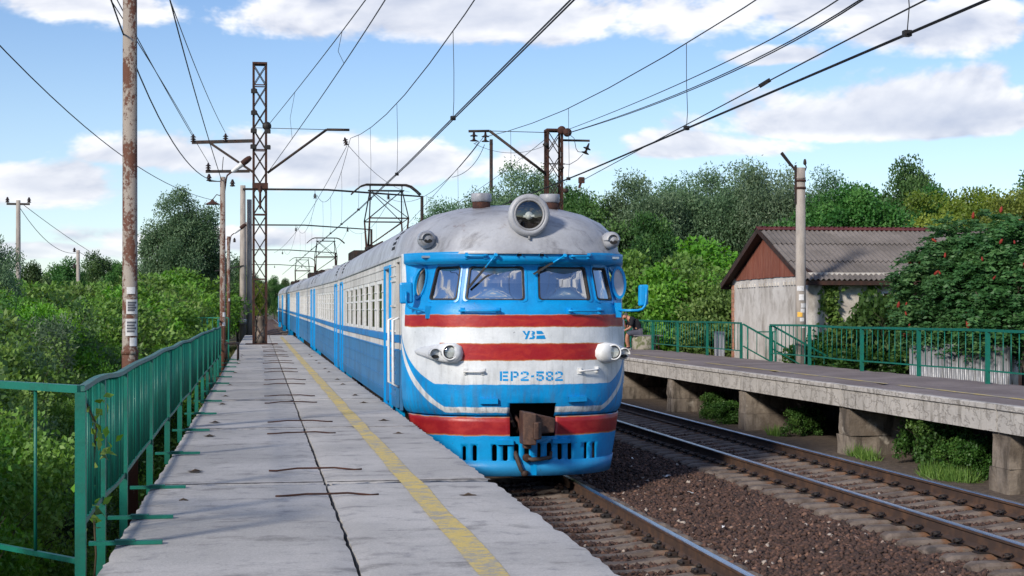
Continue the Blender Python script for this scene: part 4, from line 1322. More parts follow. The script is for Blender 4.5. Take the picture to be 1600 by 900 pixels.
    G = {'E': [[(0, 0), (1.3, 0), (1.3, 7), (0, 7)], [(1.8, 0), (5, 0), (5, 1.5), (1.8, 1.5)], [(1.8, 2.8), (4.6, 2.8), (4.6, 4.2), (1.8, 4.2)], [(1.8, 5.5), (5, 5.5), (5, 7), (1.8, 7)]],
         'P': [[(0, 0), (1.3, 0), (1.3, 7), (0, 7)], [(1.8, 0), (3.6, 0), (4.6, .6), (3.6, 1.4), (1.8, 1.4)], [(4.7, .8), (5.1, 1.6), (5.1, 3.0), (4.6, 3.9), (3.8, 3.0), (3.8, 1.6)], [(1.8, 3.2), (3.6, 3.2), (4.3, 4.1), (3.6, 4.6), (1.8, 4.6)]],
         '2': [[(0, 2.2), (.1, 1.0), (.9, .2), (1.5, 1.3), (1.3, 2.2)], [(1.3, 0), (3.6, 0), (3.6, 1.3), (1.9, 1.3)], [(4.0, .1), (5, 1), (5, 2.3), (4.4, 3.1), (3.5, 2.4), (3.7, 1.4)], [(4.1, 3.4), (.1, 5.2), (1.9, 5.2), (4.2, 4.1)], [(0, 5.6), (5, 5.6), (5, 7), (0, 7)]],
         '-': [[(.3, 3.0), (4.6, 2.8), (4.6, 4.2), (.3, 4.4)]],
         '5': [[(0, 0), (5, 0), (5, 1.5), (0, 1.5)], [(0, 1.9), (1.4, 1.9), (1.4, 3.6), (0, 3.6)], [(1.8, 2.4), (3.6, 2.4), (4.4, 3.0), (3.6, 3.8), (1.8, 3.7)], [(4.6, 3.1), (5.1, 4.2), (5.0, 5.6), (4.4, 6.4), (3.6, 5.5), (3.8, 4.0)], [(1.4, 5.7), (3.4, 5.7), (4.0, 6.7), (3.2, 7), (1.4, 7)], [(0, 4.8), (1.1, 4.8), (1.1, 6.8), (.2, 6.3)]],
         '8': [[(.1, .9), (.8, .2), (1.5, 1.2), (1.4, 2.6), (.6, 3.1), (.1, 2.4)], [(1.3, 0), (3.7, 0), (3.5, 1.2), (1.7, 1.2)], [(4.2, .2), (4.9, .9), (4.9, 2.4), (4.4, 3.1), (3.6, 2.6), (3.5, 1.2)], [(1.5, 2.9), (3.5, 2.9), (3.8, 3.5), (3.5, 4.1), (1.5, 4.1), (1.2, 3.5)], [(.6, 3.9), (1.4, 4.5), (1.5, 5.8), (.8, 6.8), (0, 6), (0, 4.6)], [(4.4, 3.9), (5, 4.6), (5, 6), (4.2, 6.8), (3.5, 5.8), (3.6, 4.5)], [(1.7, 5.8), (3.3, 5.8), (3.7, 7), (1.3, 7)]]}
    for ch, x0, x1 in (('E', 781, 794), ('P', 797.8, 810), ('2', 813.4, 826), ('-', 829.4, 834.5), ('5', 838, 849.5), ('8', 852.8, 864.3), ('2', 867.3, 879.2)):
        mb = MB()
        for poly in G[ch]: px_poly(mb, [(lerp(x0, x1, p[0] / 5), lerp(580.2, 595.2, p[1] / 7)) for p in poly])
        mb.build('painted_character', M_BLUE, o)
    ex = lambda q: [(780 + x / 7.27, 500 + y / 7.27) for x, y in q]
    mb = MB()
    for poly in ([(262, 124), (288, 124), (312, 168), (296, 172)], [(326, 122), (352, 122), (316, 218), (290, 218)], [(362, 124), (398, 128), (406, 142), (400, 164), (384, 168), (362, 164), (372, 150), (380, 145)], [(362, 172), (392, 172), (406, 186), (400, 208), (384, 217), (336, 217), (350, 196), (372, 198), (378, 186)],
                 [(422, 122), (480, 124), (494, 136), (506, 158), (440, 160), (424, 154)], [(424, 178), (512, 172), (520, 190), (528, 216), (420, 216)]):
        px_poly(mb, ex(poly))
    mb.build('painted_emblem', M_BLUE, o)
    # sides
    wins = [(4.95 + 1.72 * i, 4.95 + 1.72 * i + 1.15) for i in range(7)]
    doors = [(3.2, 4.2), (17.85, 18.85)]
    side_panels(o, 1.56, 19.6, wins, doors, [(1.62, 2.22)])
    for a_, b_ in wins: window_parts(o, a_, b_)
    for a_, b_ in doors: door_parts(o, a_, b_)
    # the cab's open side doorway: black panel stands in for the shade inside, grab rails in front
    for sx in (-1, 1):
        mb = MB(); mb.box((min(sx * 1.2, sx * 1.24), 1.5, 1.0), (max(sx * 1.2, sx * 1.24), 2.4, 3.3)); mb.build('doorway_shade', M_BLACK, o)
        for y in (1.66, 2.45):
            mb = MB(); mb.tube([(sx * 1.74, y, 1.35), (sx * 1.84, y, 1.40), (sx * 1.84, y, 2.38), (sx * 1.74, y, 2.42)], .022, 8)
            mb.build('grab_rail', M_WHITE, o)
        for z in (1.3, 1.55, 1.8, 2.2, 2.6, 3.0):
            mb = MB(); mb.box((min(sx * 1.741, sx * 1.765), 2.3, z - .015), (max(sx * 1.741, sx * 1.765), 3.0, z + .015))
            mb.build('wall_rib', M_SIDE, o)
    under_parts(o, 1.6, 19.6)
    for yc in (4.3, 16.4): bogie_parts(o, yc)
    for yv in (2.9, 18.3): vent_panel(o, yv)
    for x in (-.52, .55):
        mb = MB(); mb.lathe([(.13, 4.0), (.13, 4.17), (.145, 4.175), (.158, 4.185), (.158, 4.29), (.15, 4.30), (.02, 4.30)], 20, (x, 1.15, 0)); q_ = mb.build('roof_ventilator', M_ROOF, o)
        mb = MB(); mb.lathe([(.14, 4.02), (.14, 4.168)], 20, (x, 1.15, 0)); mb.build('rusty_collar', M_RUST, q_)
    for q in range(4):
        mb = MB(); mb.lathe([(.16, 4.05), (.16, 4.16), (.2, 4.17), (.2, 4.25), (.1, 4.28)], 14, (.35 if q % 2 else -.35, 7.5 + q * 3.2, 0)); mb.build('roof_ventilator', M_GREY_PAINT, o)
    mb = MB(); mb.box((-1.685, 19.54, 1.0), (1.685, 19.58, 3.34)); mb.box((-1.6, 2.3, 1.06), (1.6, 19.5, 1.12)); mb.build('end_wall', M_GREY_PAINT, o)
build_cab(cars[0])

# ------------------------------------------------------------------ ground, ballast, tracks
def gz(x, y):
    base = interp([(-60, -2.2), (-12, -2.0), (-2.2, -1.75), (-1.2, -1.7), (1.2, -1.7), (1.6, -1.6), (9.8, -1.45), (10.6, -1.27), (13, -1.25), (16, -1.3), (60, -1.0), (300, 2.0)], x)
    return base + max(0, y - 43) * 0.0045 * (1 if -40 < x < 60 else .6) + .06 * mnoise.noise(Vector((x * .3, y * .3, 0)))
xs = [-3000, -1200, -500, -200, -100, -60, -40, -30] + [-24 + i * 1.5 for i in range(15)] + [-1.2, 0, 1.2, 1.6, 4, 7, 9.8, 10.6] + [11.5 + i * 1.5 for i in range(14)] + [36, 45, 60, 90, 140, 250, 600, 1500, 3000]
ys = [-400, -100, -40, -15, -5] + [i * 2.0 for i in range(0, 36)] + [75, 82, 90, 100, 120, 150, 200, 280, 400, 700, 1500, 3500]
mb = MB(); mb.grid([[Vector((x, y, gz(x, min(y, 220)))) for x in xs] for y in ys], 0, True)
tag(mb.build('ground', M_SOIL), kind='structure')

def bz(x, y):
    z = interp([(1.3, -1.62), (1.9, -1.42), (2.3, -1.375), (5.3, -1.375), (5.75, -1.38), (6.4, -1.32), (7.0, -1.25), (9.9, -1.245), (10.3, -1.3), (10.9, -1.45)], x)
    heap = .05 * math.exp(-((x - 6.2) / .45) ** 2)
    return z + heap + tz(y) + .022 * mnoise.noise(Vector((x * 2.2, y * 2.2, 3)))
bx_ = [1.3 + i * .16 for i in range(61)]
by_ = [-8, 0, 6] + [10 + i * .2 for i in range(120)] + [34 + i for i in range(20)] + [56, 62, 70, 80, 95, 115, 140, 170, 210, 260]
mb = MB(); mb.grid([[Vector((x + tx(y), y, bz(x, y))) for x in bx_] for y in by_], 0, True)
tag(mb.build('ballast_bed', M_BALLAST), kind='structure')

SLEEP = 0.543
def rail_mesh():
    prof = [(-.075, 0), (.075, 0), (.075, .012), (.012, .035), (.010, .125), (.036, .142), (.037, .170), (.030, .1795), (-.030, .1795), (-.037, .170), (-.036, .142), (-.010, .125), (-.012, .035), (-.075, .012)]
    ysr = [-6, 10, 20, 30, 43, 60] + [60 + 12 * i for i in range(1, 17)]
    mb = MB(); rows = [[Vector((tx(y) + x, y, tz(y) + z)) for x, z in prof] for y in ysr]
    n = len(prof)
    vs = [p for r in rows for p in r]
    fs = []; ms = []
    for i in range(len(rows) - 1):
        for k in range(n):
            j = (k + 1) % n
            fs.append((i * n + k, i * n + j, (i + 1) * n + j, (i + 1) * n + k)); ms.append(1 if k in (6, 7, 8) else 0)
    mb.add(vs, fs); mb.m = ms; mb.add(rows[0], [tuple(range(n - 1, -1, -1))])
    return mb.mesh('rail', [M_RAIL, M_RAILTOP])
def sleeper_mesh():
    mb = MB(); rows = []
    for x, w, z in ((-1.35, .21, -.035), (-1.28, .24, -.006), (-1.05, .26, .0), (-.62, .26, .0), (-.45, .25, -.02), (-.2, .23, -.05), (.2, .23, -.05), (.45, .25, -.02), (.62, .26, 0), (1.05, .26, 0), (1.28, .24, -.006), (1.35, .21, -.035)):
        h = w / 2
        rows.append([Vector((x, -h - .02, -.2)), Vector((x, -h, z - .03)), Vector((x, -h + .035, z)), Vector((x, h - .035, z)), Vector((x, h, z - .03)), Vector((x, h + .02, -.2))])
    mb.grid(rows, 0, False)
    mb.add(rows[0], [(5, 4, 3, 2, 1, 0)]); mb.add(rows[-1], [(0, 1, 2, 3, 4, 5)])
    return mb.mesh('sleeper', M_SLEEPER)
def fasten_mesh():
    mb = MB(); mb.box((-.19, -.085, 0), (.19, .085, .014))
    for sx in (-1, 1):
        x = sx * .118
        mb.tube([(x, 0, .01), (x, 0, .10)], .014, 6); mb.lathe([(.03, .062), (.03, .085), (.024, .088)], 6, (x, 0, 0))
        mb.bbox((x - .05, -.045, .014), (x + .05, .045, .055), .012)
        x2 = sx * .168; mb.lathe([(.024, .014), (.024, .04), (.012, .045)], 6, (x2, .045, 0)); mb.lathe([(.024, .014), (.024, .04), (.012, .045)], 6, (x2, -.045, 0))
    return mb.mesh('rail_fastening', M_DARKSTEEL)
def clip_mesh():
    mb = MB(); mb.box((-.19, -.08, 0), (.19, .08, .012))
    for sx in (-1, 1):
        pts = [Vector((sx * (.12 + .05 * math.cos(t)), .055 * math.sin(t) , .035 + .03 * math.sin(t * .5))) for t in [k * math.pi / 5 for k in range(10)]]
        mb.tube(pts, .013, 5); mb.tube([(sx * .12, 0, .0), (sx * .12, 0, .075)], .016, 6); mb.lathe([(.032, .05), (.032, .072), (.02, .076)], 6, (sx * .12, 0, 0))
    return mb.mesh('rail_fastening', M_DARKSTEEL)
RM, SM_, FM, CM = rail_mesh(), sleeper_mesh(), fasten_mesh(), clip_mesh()
for nm, ax, rz, ya, yb, fm, near in (('railway_track', AX1, RZ1, 13.2, 25.0, FM, 25.0), ('railway_track', AX2, RZ2, 12.6, 62.0, CM, 33.0)):
    t = bpy.data.objects.new(nm, None); COL.objects.link(t); tag(t, kind='structure'); t.location = (ax, 0, rz)
    for sx in (-1, 1): link('rail', RM, t, (sx * .7975, 0, -.18))
    n = int((yb - ya) / SLEEP)
    for i in range(n):
        y = ya + i * SLEEP
        s_ = link('sleeper', SM_, t, (tx(y) + RNG.uniform(-.02, .02), y, -.193 + tz(y))); s_.rotation_euler = (0, 0, RNG.uniform(-.012, .012))
        if y < near:
            for sx in (-1, 1): link('rail_fastening', fm, s_, (sx * .7975, 0, .001))
    mb = MB()
    y = ya + n * SLEEP
    while y < 200:
        for a in (-1,): mb.box((tx(y) - 1.35, y - .12, -.4 + tz(y)), (tx(y) + 1.35, y + .12, -.2 + tz(y)))
        y += SLEEP
    tag(mb.build('distant_sleepers', M_SLEEPER, t), kind='stuff')
def on_sleeper(x, y):
    for ax, ya in ((AX1, 13.2), (AX2, 12.6)):
        if abs(x - ax) < 1.36:
            k = (y - ya) / SLEEP
            if abs(k - round(k)) * SLEEP < .125: return True
            if abs(abs(x - ax) - .7975) < .09: return True
    return False
def stones():
    rs = np.random.RandomState(5); V = []; Fc = []; tint = []
    base = np.array([(1, 0, 0), (-1, 0, 0), (0, 1, 0), (0, -1, 0), (0, 0, 1), (0, 0, -1)], float)
    fc = [(0, 2, 4), (2, 1, 4), (1, 3, 4), (3, 0, 4), (2, 0, 5), (1, 2, 5), (3, 1, 5), (0, 3, 5)]
    n = 0; allv = []; allt = []
    pts = []
    while len(pts) < 58000:
        y = 13.0 + 22.0 * rs.rand() ** 1.25; x = 2.1 + 8.4 * rs.rand()
        d = x * SN + y * CS; px = 800 + F * (x * CS - y * SN) / d
        if px > 1680 or px < 740: continue
        if on_sleeper(x, y): continue
        pts.append((x, y))
    for x, y in pts:
        s = .018 + .026 * rs.rand() ** 1.5
        if 2.4 < x < 5.3: s *= .9
        v = base * (s * (.65 + .7 * rs.rand(6, 1))) + rs.randn(6, 3) * s * .16
        v[:, 2] *= .75
        a = rs.rand() * 6.28; b = rs.randn() * .5; ca, sa = math.cos(a), math.sin(a)
        v = v @ np.array([[ca, -sa, 0], [sa, ca, 0], [0, 0, 1]]) @ np.array([[1, 0, 0], [0, math.cos(b), -math.sin(b)], [0, math.sin(b), math.cos(b)]])
        v += (x, y, bz(x, y) + s * (.15 + .5 * rs.rand()))
        allv.append(v); allt.append(min(1, max(0, rs.beta(1.6, 2.0))) if rs.rand() > .012 else 1.0)
    N = len(allv)
    vv = np.concatenate(allv).astype(np.float32)
    ff = (np.array(fc, np.int32)[None] + (np.arange(N) * 6)[:, None, None]).reshape(-1)
    me = fast_mesh('ballast_stones', vv, ff, 3, M_STONE, np.repeat(np.array(allt, np.float32), 6))
    tag(link('ballast_stones', me), 'crushed reddish brown ballast stones between the tracks', 'ballast', kind='stuff')
def fast_mesh(name, verts, idx, k, mtl, tint=None, smooth=False):
    me = bpy.data.meshes.new(name)
    nf = len(idx) // k
    me.vertices.add(len(verts)); me.vertices.foreach_set('co', np.ascontiguousarray(verts, np.float32).reshape(-1))
    me.loops.add(len(idx)); me.loops.foreach_set('vertex_index', np.ascontiguousarray(idx, np.int32))
    me.polygons.add(nf); me.polygons.foreach_set('loop_start', np.arange(0, nf * k, k, dtype=np.int32))
    me.update(calc_edges=True); me.validate()
    if tint is not None:
        at = me.attributes.new('tint', 'FLOAT', 'POINT'); at.data.foreach_set('value', np.ascontiguousarray(tint, np.float32))
    me.materials.append(mtl)
    if smooth: me.polygons.foreach_set('use_smooth', np.ones(nf, bool))
    return me
stones()
# scraps of litter on the stones
LIT = ['white crumpled paper scrap lying midway between the tracks', 'longest pale litter scrap on the ballast right of the train nose', 'pale scrap on the ballast nearest the bottom of the picture', 'tiny white scrap on the dark ballast beside the train skirt', 'pale scrap lying near the closer rail of the right track', 'white scrap on the earth at the foot of a platform pier']
for (px, py, w, h_) in ((1079, 774, .09, .05), (1042, 748, .16, .04), (1130, 821, .06, .03), (988, 720, .05, .03), (1344, 786, .05, .04), (1245, 560 + 60, .07, .05)):
    d = F * (EYE + 1.28) / (py - 486); p = W(px, py, d); p.z = bz(p.x, p.y) + .05
    mb = MB(); a = RNG.uniform(0, 3)
    mb.grid([[Vector((x * math.cos(a) - y * math.sin(a), x * math.sin(a) + y * math.cos(a), .012 * math.sin(x * 40) + .015 * RNG.random())) for x in (-w / 2, -w / 5, w / 6, w / 2)] for y in (-h_ / 2, 0, h_ / 2)], 0, False)
    o = mb.build('paper_scrap', M_PAPER, None, p); sm = o.modifiers.new('t', 'SOLIDIFY'); sm.thickness = .004
    tag(o, LIT.pop(0), 'litter', 'litter scraps on the ballast')

# ------------------------------------------------------------------ platform on the left
M_JOINT = worn('joint_dirt', (0.16, 0.15, 0.14), (0.05, 0.045, 0.04), 14, .95, .9, 60, .006)
plat = bpy.data.objects.new('platform', None); COL.objects.link(plat); tag(plat, kind='structure')
def slab(name, x0, x1, y0, y1, z1, th, mtl, parent, seed, rag=(.004, .004), nx=14, ny=48):
    rg = random.Random(seed); mb = MB(); rows = []
    for j in range(ny + 1):
        y = lerp(y0, y1, j / ny); row = []
        for i in range(nx + 1):
            x = lerp(x0, x1, i / nx); e = 0
            jx = jy = 0
            if i == 0: jx = abs(mnoise.noise(Vector((seed, y * 3.5, 0)))) * rag[0] * 2 + rg.random() * rag[0]
            if i == nx: jx = -(abs(mnoise.noise(Vector((seed + 9, y * 3.5, 0)))) * rag[1] * 2 + rg.random() * rag[1])
            if j == 0: jy = rg.random() ** 2 * .07
            if j == ny: jy = -rg.random() ** 2 * .07
            edge = i in (0, nx) or j in (0, ny)
            row.append(Vector((x + jx, y + jy, z1 - (.006 + rg.random() * .01 + (.018 if j in (0, ny) else 0) if edge else 0) + .002 * mnoise.noise(Vector((x, y, seed))))))
        rows.append(row)
    mb.grid(rows, 0, True)
    ring = rows[0] + [r[-1] for r in rows[1:]] + rows[-1][-2::-1] + [r[0] for r in rows[-2:0:-1]]
    n = len(ring); vs = [Vector(p) for p in ring] + [Vector((p.x, p.y, z1 - th)) for p in ring]
    mb.add(vs, [(i, n + i, n + (i + 1) % n, (i + 1) % n) for i in range(n)] + [tuple(range(n, 2 * n))])
    return mb.build(name, mtl, parent)
for k in range(-1, 15):
    y0 = .7 + 6 * k
    slab('slab', -.87, .528, y0 + .022, y0 + 5.978, RNG.uniform(-.007, .007), .2, M_CONC, plat, k * 2 + 50, (.016, .010))
    slab('slab', .538, 1.925, y0 + .022, y0 + 5.978, RNG.uniform(-.004, .004), .2, M_CONC, plat, k * 2 + 51, (.010, .022))
    mb = MB(); mb.box((-.6, y0 - .3, -1.9), (1.6, y0 + .3, -.205)); mb.build('support_block', M_PIER, plat)
    if y0 > 5:
        for xa, xb in ((-.86, .525), (.545, 1.90)):          # dirt-filled, crumbling cross joint
            mb = MB(); top_, bot_ = [], []
            for i in range(36):
                x = lerp(xa, xb, i / 35); w = .03 + .05 * abs(mnoise.noise(Vector((x * 5, y0, 1)))) + .02 * RNG.random()
                top_.append(Vector((x, y0 + w, .0065))); bot_.append(Vector((x, y0 - w * RNG.uniform(.4, 1.0), .0065)))
            mb.grid([bot_, top_], 0, True); mb.build('joint_filling', M_JOINT, plat)
    for sgn in (-1, 1):
        yy = y0 + sgn * .95
        if 6 < yy < 62:
            a, b = .10 + RNG.uniform(-.03, .03), .90 + RNG.uniform(-.04, .04)
            dy = RNG.uniform(-.04, .04)
            pts = [(lerp(a, b, t), yy + dy * (t - .5) + RNG.uniform(-.008, .008), .006 + (.014 if .15 < t < .85 else .0) + RNG.uniform(0, .006)) for t in (0, .08, .3, .5, .7, .92, 1)]
            mb = MB(); mb.tube(pts, .0085, 6); mb.build('rebar_tie', M_RUST, plat)
        for xx in (-.56, 1.57):
            if 6 < yy < 50 and RNG.random() < .85:
                mb = MB(); q = [Vector((xx + (.055 + .025 * RNG.random()) * math.cos(t), yy + .12 * sgn + (.05 + .03 * RNG.random()) * math.sin(t), 0.005)) for t in [2 * math.pi * i / 11 for i in range(11)]]
                mb.add(q, [tuple(range(11))]); mb.tube([(xx - .03, yy + .12 * sgn, .004), (xx, yy + .12 * sgn, .018), (xx + .035, yy + .13 * sgn, .004)], .008, 5)
                mb.build('lifting_pit', M_DIRT, plat)
mb = MB(); rows = []
for j in range(260):                     # hand-painted safety line
    y = 2 + j * .32
    w1 = mnoise.noise(Vector((y * .7, 1, 0))) * .022 + mnoise.noise(Vector((y * 4, 5, 0))) * .008; w2 = mnoise.noise(Vector((y * .7, 7, 0))) * .022 + mnoise.noise(Vector((y * 4, 11, 0))) * .008
    xc = interp([(0, 1.25), (12, 1.225), (20, 1.20), (40, 1.18), (84, 1.15)], y)
    rows.append([Vector((xc - .085 + w1, y, .0085)), Vector((xc, y, .0088)), Vector((xc + .085 + w2, y, .0085))])
mb.grid(rows, 0, True); mb.build('safety_line', M_YELLOW, plat)
# small tuft in a joint
# ------------------------------------------------------------------ fences
def fence(name, path, label, zt, zb, zpost, npost_extra=0, pw=.05, bal=.16, balr=.008, topm=None, group=None, strips=False, post_ids=None, wav=0.0, topw=.05, toph=.035):
    """path: list of post positions (x, y); balusters, posts, rails are parts of one fence"""
    o = thing(name, (path[0][0], path[0][1], zpost), label, 'fence', group)
    org = Vector(o.location)
    def L(x, y, z): return Vector((x, y, z)) - org
    def wz(i, t): return wav * mnoise.noise(Vector(((i + t) * .9, 3.3, 0)))
    cache = {}
    for i, (x, y) in enumerate(path):
        zz = wz(i, 0)
        mb = MB()
        mb.box((-pw / 2, -pw / 2, 0), (pw / 2, pw / 2, zt - .02 + zz - zpost))
        mb.build('post', M_GREEN, o, L(x, y, zpost))
    for i in range(len(path) - 1):
        a, b = Vector((*path[i], 0)), Vector((*path[i + 1], 0)); n = max(2, int((b - a).length / bal))
        K = 5
        mt = MB(); mm = MB()
        pt = [a.lerp(b, k / K) + Vector((0, 0, zt + wz(i, k / K))) - org for k in range(K + 1)]
        pb = [a.lerp(b, k / K) + Vector((0, 0, zb + wz(i, k / K))) - org for k in range(K + 1)]
        for k in range(K):
            mt.bar(pt[k], pt[k + 1], topw, toph); mm.bar(pb[k], pb[k + 1], .03, .03)
        mt.build('top_rail', topm or M_GREEN, o); mm.build('bottom_rail', M_GREEN, o)
        for k in range(1, n):
            t = k / n; p = a.lerp(b, t); zz = wz(i, t)
            key = 'b'
            if key not in cache:
                q = MB(); q.tube([(0, 0, 0), (0, 0, 1)], balr, 5, smooth=True); cache[key] = q.mesh('baluster', M_GREEN)
            c = link('baluster', cache[key], o, L(p.x + RNG.uniform(-.004, .004), p.y, zb + zz)); c.scale = (1, 1, zt - zb - toph / 2)
    return o
posts = [(-1.03, (8.95 + .167) / CS)] + [(-1.03 - .0025 * (k * 2.95), 9.24 + 2.95 * k) for k in range(1, 13)]
posts.insert(1, (-1.03, 10.4))
f1 = fence('platform_fence', posts, 'long green railing with close bars along the left platform edge', .965, .17, -.35, bal=.115, balr=.009, topm=M_GREENTOP, wav=.05, topw=.045, toph=.03, pw=.06)
for i, (x, y) in enumerate(posts):
    mb = MB(); yy = y + .25
    mb.box((-.07, -.025, .0), (.36, .025, .022)); mb.box((.08, -.03, .022), (.2, .03, .03))
    q = mb.build('ground_bracket', M_GREEN, f1, Vector((-.94 - f1.location.x, yy - f1.location.y, .007 - f1.location.z)))
c0 = posts[0]
e1 = W(-70, 597, 9.9)
f2 = fence('return_fence', [c0[0:2], (e1.x, e1.y)], 'short green railing running left from the near fence corner', .955, -.05, -.6, bal=.42, balr=.011, wav=0.0, topw=.05, toph=.045)
a_, b_ = W(357, 500, 55), W(240, 500, 56)
fence('far_fence', [(lerp(a_.x, b_.x, t), lerp(a_.y, b_.y, t)) for t in (0, .28, .62, 1)], 'far green railing behind the second lamp post on the left', 1.17, .35, -1.2, bal=.2, balr=.012)
fence('end_fence', [(-1.22, 46.2), (-1.38, 53.5)], 'short green railing at the far left end of the platform', 1.12, .25, -.2, bal=.2, balr=.012)

# ------------------------------------------------------------------ second platform
plat2 = bpy.data.objects.new('second_platform', None); COL.objects.link(plat2); tag(plat2, kind='structure')
PX0, PX1 = 10.41, 13.62
for k in range(-3, 11):
    y0 = 20.67 + 6 * k
    slab('deck_slab', PX0 + .12, PX1, y0, y0 + 6.0, P2Z + RNG.uniform(-.003, .003), .2, M_ASPH, plat2, 300 + k, (.003, .02), 6, 14)
    # edge beam with a nosing strip
    mb = MB(); e = .02
    prof = [(PX0 + .03, P2Z - .40), (PX0 + .03, P2Z - .095), (PX0, P2Z - .075), (PX0, P2Z - .012), (PX0 + .015, P2Z + .002), (PX0 + .118, P2Z + .004), (PX0 + .30, P2Z - .2), (PX0 + .30, P2Z - .40)]
    rows = []
    for j in range(13):
        y = lerp(y0 + e, y0 + 6 - e, j / 12)
        rows.append([Vector((x + .006 * mnoise.noise(Vector((y * 2, x * 9, z * 9))) + (.02 if j in (0, 12) and i < 4 else 0), y, z + .004 * mnoise.noise(Vector((y, z * 7, 4))))) for i, (x, z) in enumerate(prof)])
    mb.grid(rows, 0, False, True); mb.add(rows[0], [tuple(range(7, -1, -1))]); mb.add(rows[-1], [tuple(range(8))])
    me = mb.mesh('edge_beam', M_BEAM); recalc(me); link('edge_beam', me, plat2)
    # pier: stacked rough blocks
    rg = random.Random(k + 77)
    for (za, zb_, w, l) in ((-1.6, -.85, .60, 1.55), (-.845, P2Z - .405, .52, 1.25)):
        mb = MB(); nxx, nzz = 6, 5
        bm = bmesh.new()
        bmesh.ops.create_cube(bm, size=1)
        bmesh.ops.subdivide_edges(bm, edges=bm.edges[:], cuts=4, use_grid_fill=True)
        off = rg.uniform(-.05, .05)
        for v in bm.verts:
            p = Vector((v.co.x * l, v.co.y * w, v.co.z * (zb_ - za)))
            if abs(v.co.z) < .49 or za < -1: p += Vector((mnoise.noise(p * 2.3 + Vector((k, 0, 0))), mnoise.noise(p * 2.3 + Vector((k, 9, 0))), 0)) * .045 + Vector((mnoise.noise(p * 9), mnoise.noise(p * 9 + Vector((3, 3, 3))), 0)) * .015
            v.co = p
        me = bpy.data.meshes.new('pier_block'); bm.to_mesh(me); bm.free(); me.materials.append(M_PIER)
        link('pier_block', me, plat2, (PX0 + .10 + l / 2, y0 + off, (za + zb_) / 2))
mb = MB(); rows = []; 
mb.box((PX1 - .35, 2, -1.7), (PX1 - .2, 84, P2Z - .22)); mb.build('rear_wall', M_PIER, plat2)
mb = MB()
for j in range(120):
    y = 8 + j * .55
    if mnoise.noise(Vector((y * .4, 2, 2))) > -.35:
        x = 11.28 + .02 * mnoise.noise(Vector((y, 0, 0)))
        mb.add([(x, y, P2Z + .008), (x + .11, y, P2Z + .008), (x + .11, y + .553, P2Z + .008), (x, y + .553, P2Z + .008)], [(0, 1, 2, 3)])
mb.build('safety_line', M_YELLOW, plat2)
FX = 13.42
def fy(d, x=FX): return (d - x * SN) / CS
sec1 = [(FX, fy(d)) for d in (43.4, 46.7, 50.0, 53.2, 56.4, 59.6, 62.8)]
sec2 = [(FX, fy(d)) for d in (40.9, 38.0, 34.7, 31.7, 28.7, 25.7, 22.7)]
fence('platform_fence', sec1, 'green railing behind the seated man, left of the platform steps', P2Z + 1.0, P2Z + .22, P2Z - .3, bal=.29, balr=.011, pw=.07, topw=.05, toph=.05, wav=.03)
fence('platform_fence', sec2, 'green railing on the right platform, right of the platform steps', P2Z + .97, P2Z + .22, P2Z - .3, bal=.29, balr=.011, pw=.07, topw=.06, toph=.05, wav=.03)
# steps down towards the house, with hand rails
st = thing('platform_steps', (FX + .2, fy(42.1), -1.2), 'concrete steps with green handrails going down from the right platform', 'steps')
for k in range(6):
    mb = MB(); mb.bbox((k * .3, -1.1, -.1), (k * .3 + .34, 1.1, P2Z + 1.2 - .19 * (k + 1)), .01); mb.build('step', M_PIER, st)
for sy in (-1.2, 1.2):
    mb = MB(); A = Vector((-.18, sy, 1.2 + P2Z + .97)); B = Vector((1.7, sy, 1.2 + P2Z - .05))
    mb.bar(A, B, .05, .045); mb.bar(A - Vector((0, 0, .62)), B - Vector((0, 0, .62)), .035, .035); mb.build('handrail', M_GREEN, st)
    for k in range(7):
        p = A.lerp(B, (k + .5) / 7); mb = MB(); mb.tube([p - Vector((0, 0, .62 if k % 3 else 1.1)), p], .012 if k % 3 else .022, 6); mb.build('baluster', M_GREEN, st)
mb = MB(); mb.bar((-.5, -.9, 1.2 + P2Z + .78), (.05, -.9, 1.2 + P2Z + .78), .12, .03); mb.tube([(-.05, -.9, 1.2 + P2Z), (-.05, -.9, 1.2 + P2Z + .78)], .03, 6); mb.build('kick_post', M_GREEN, st)

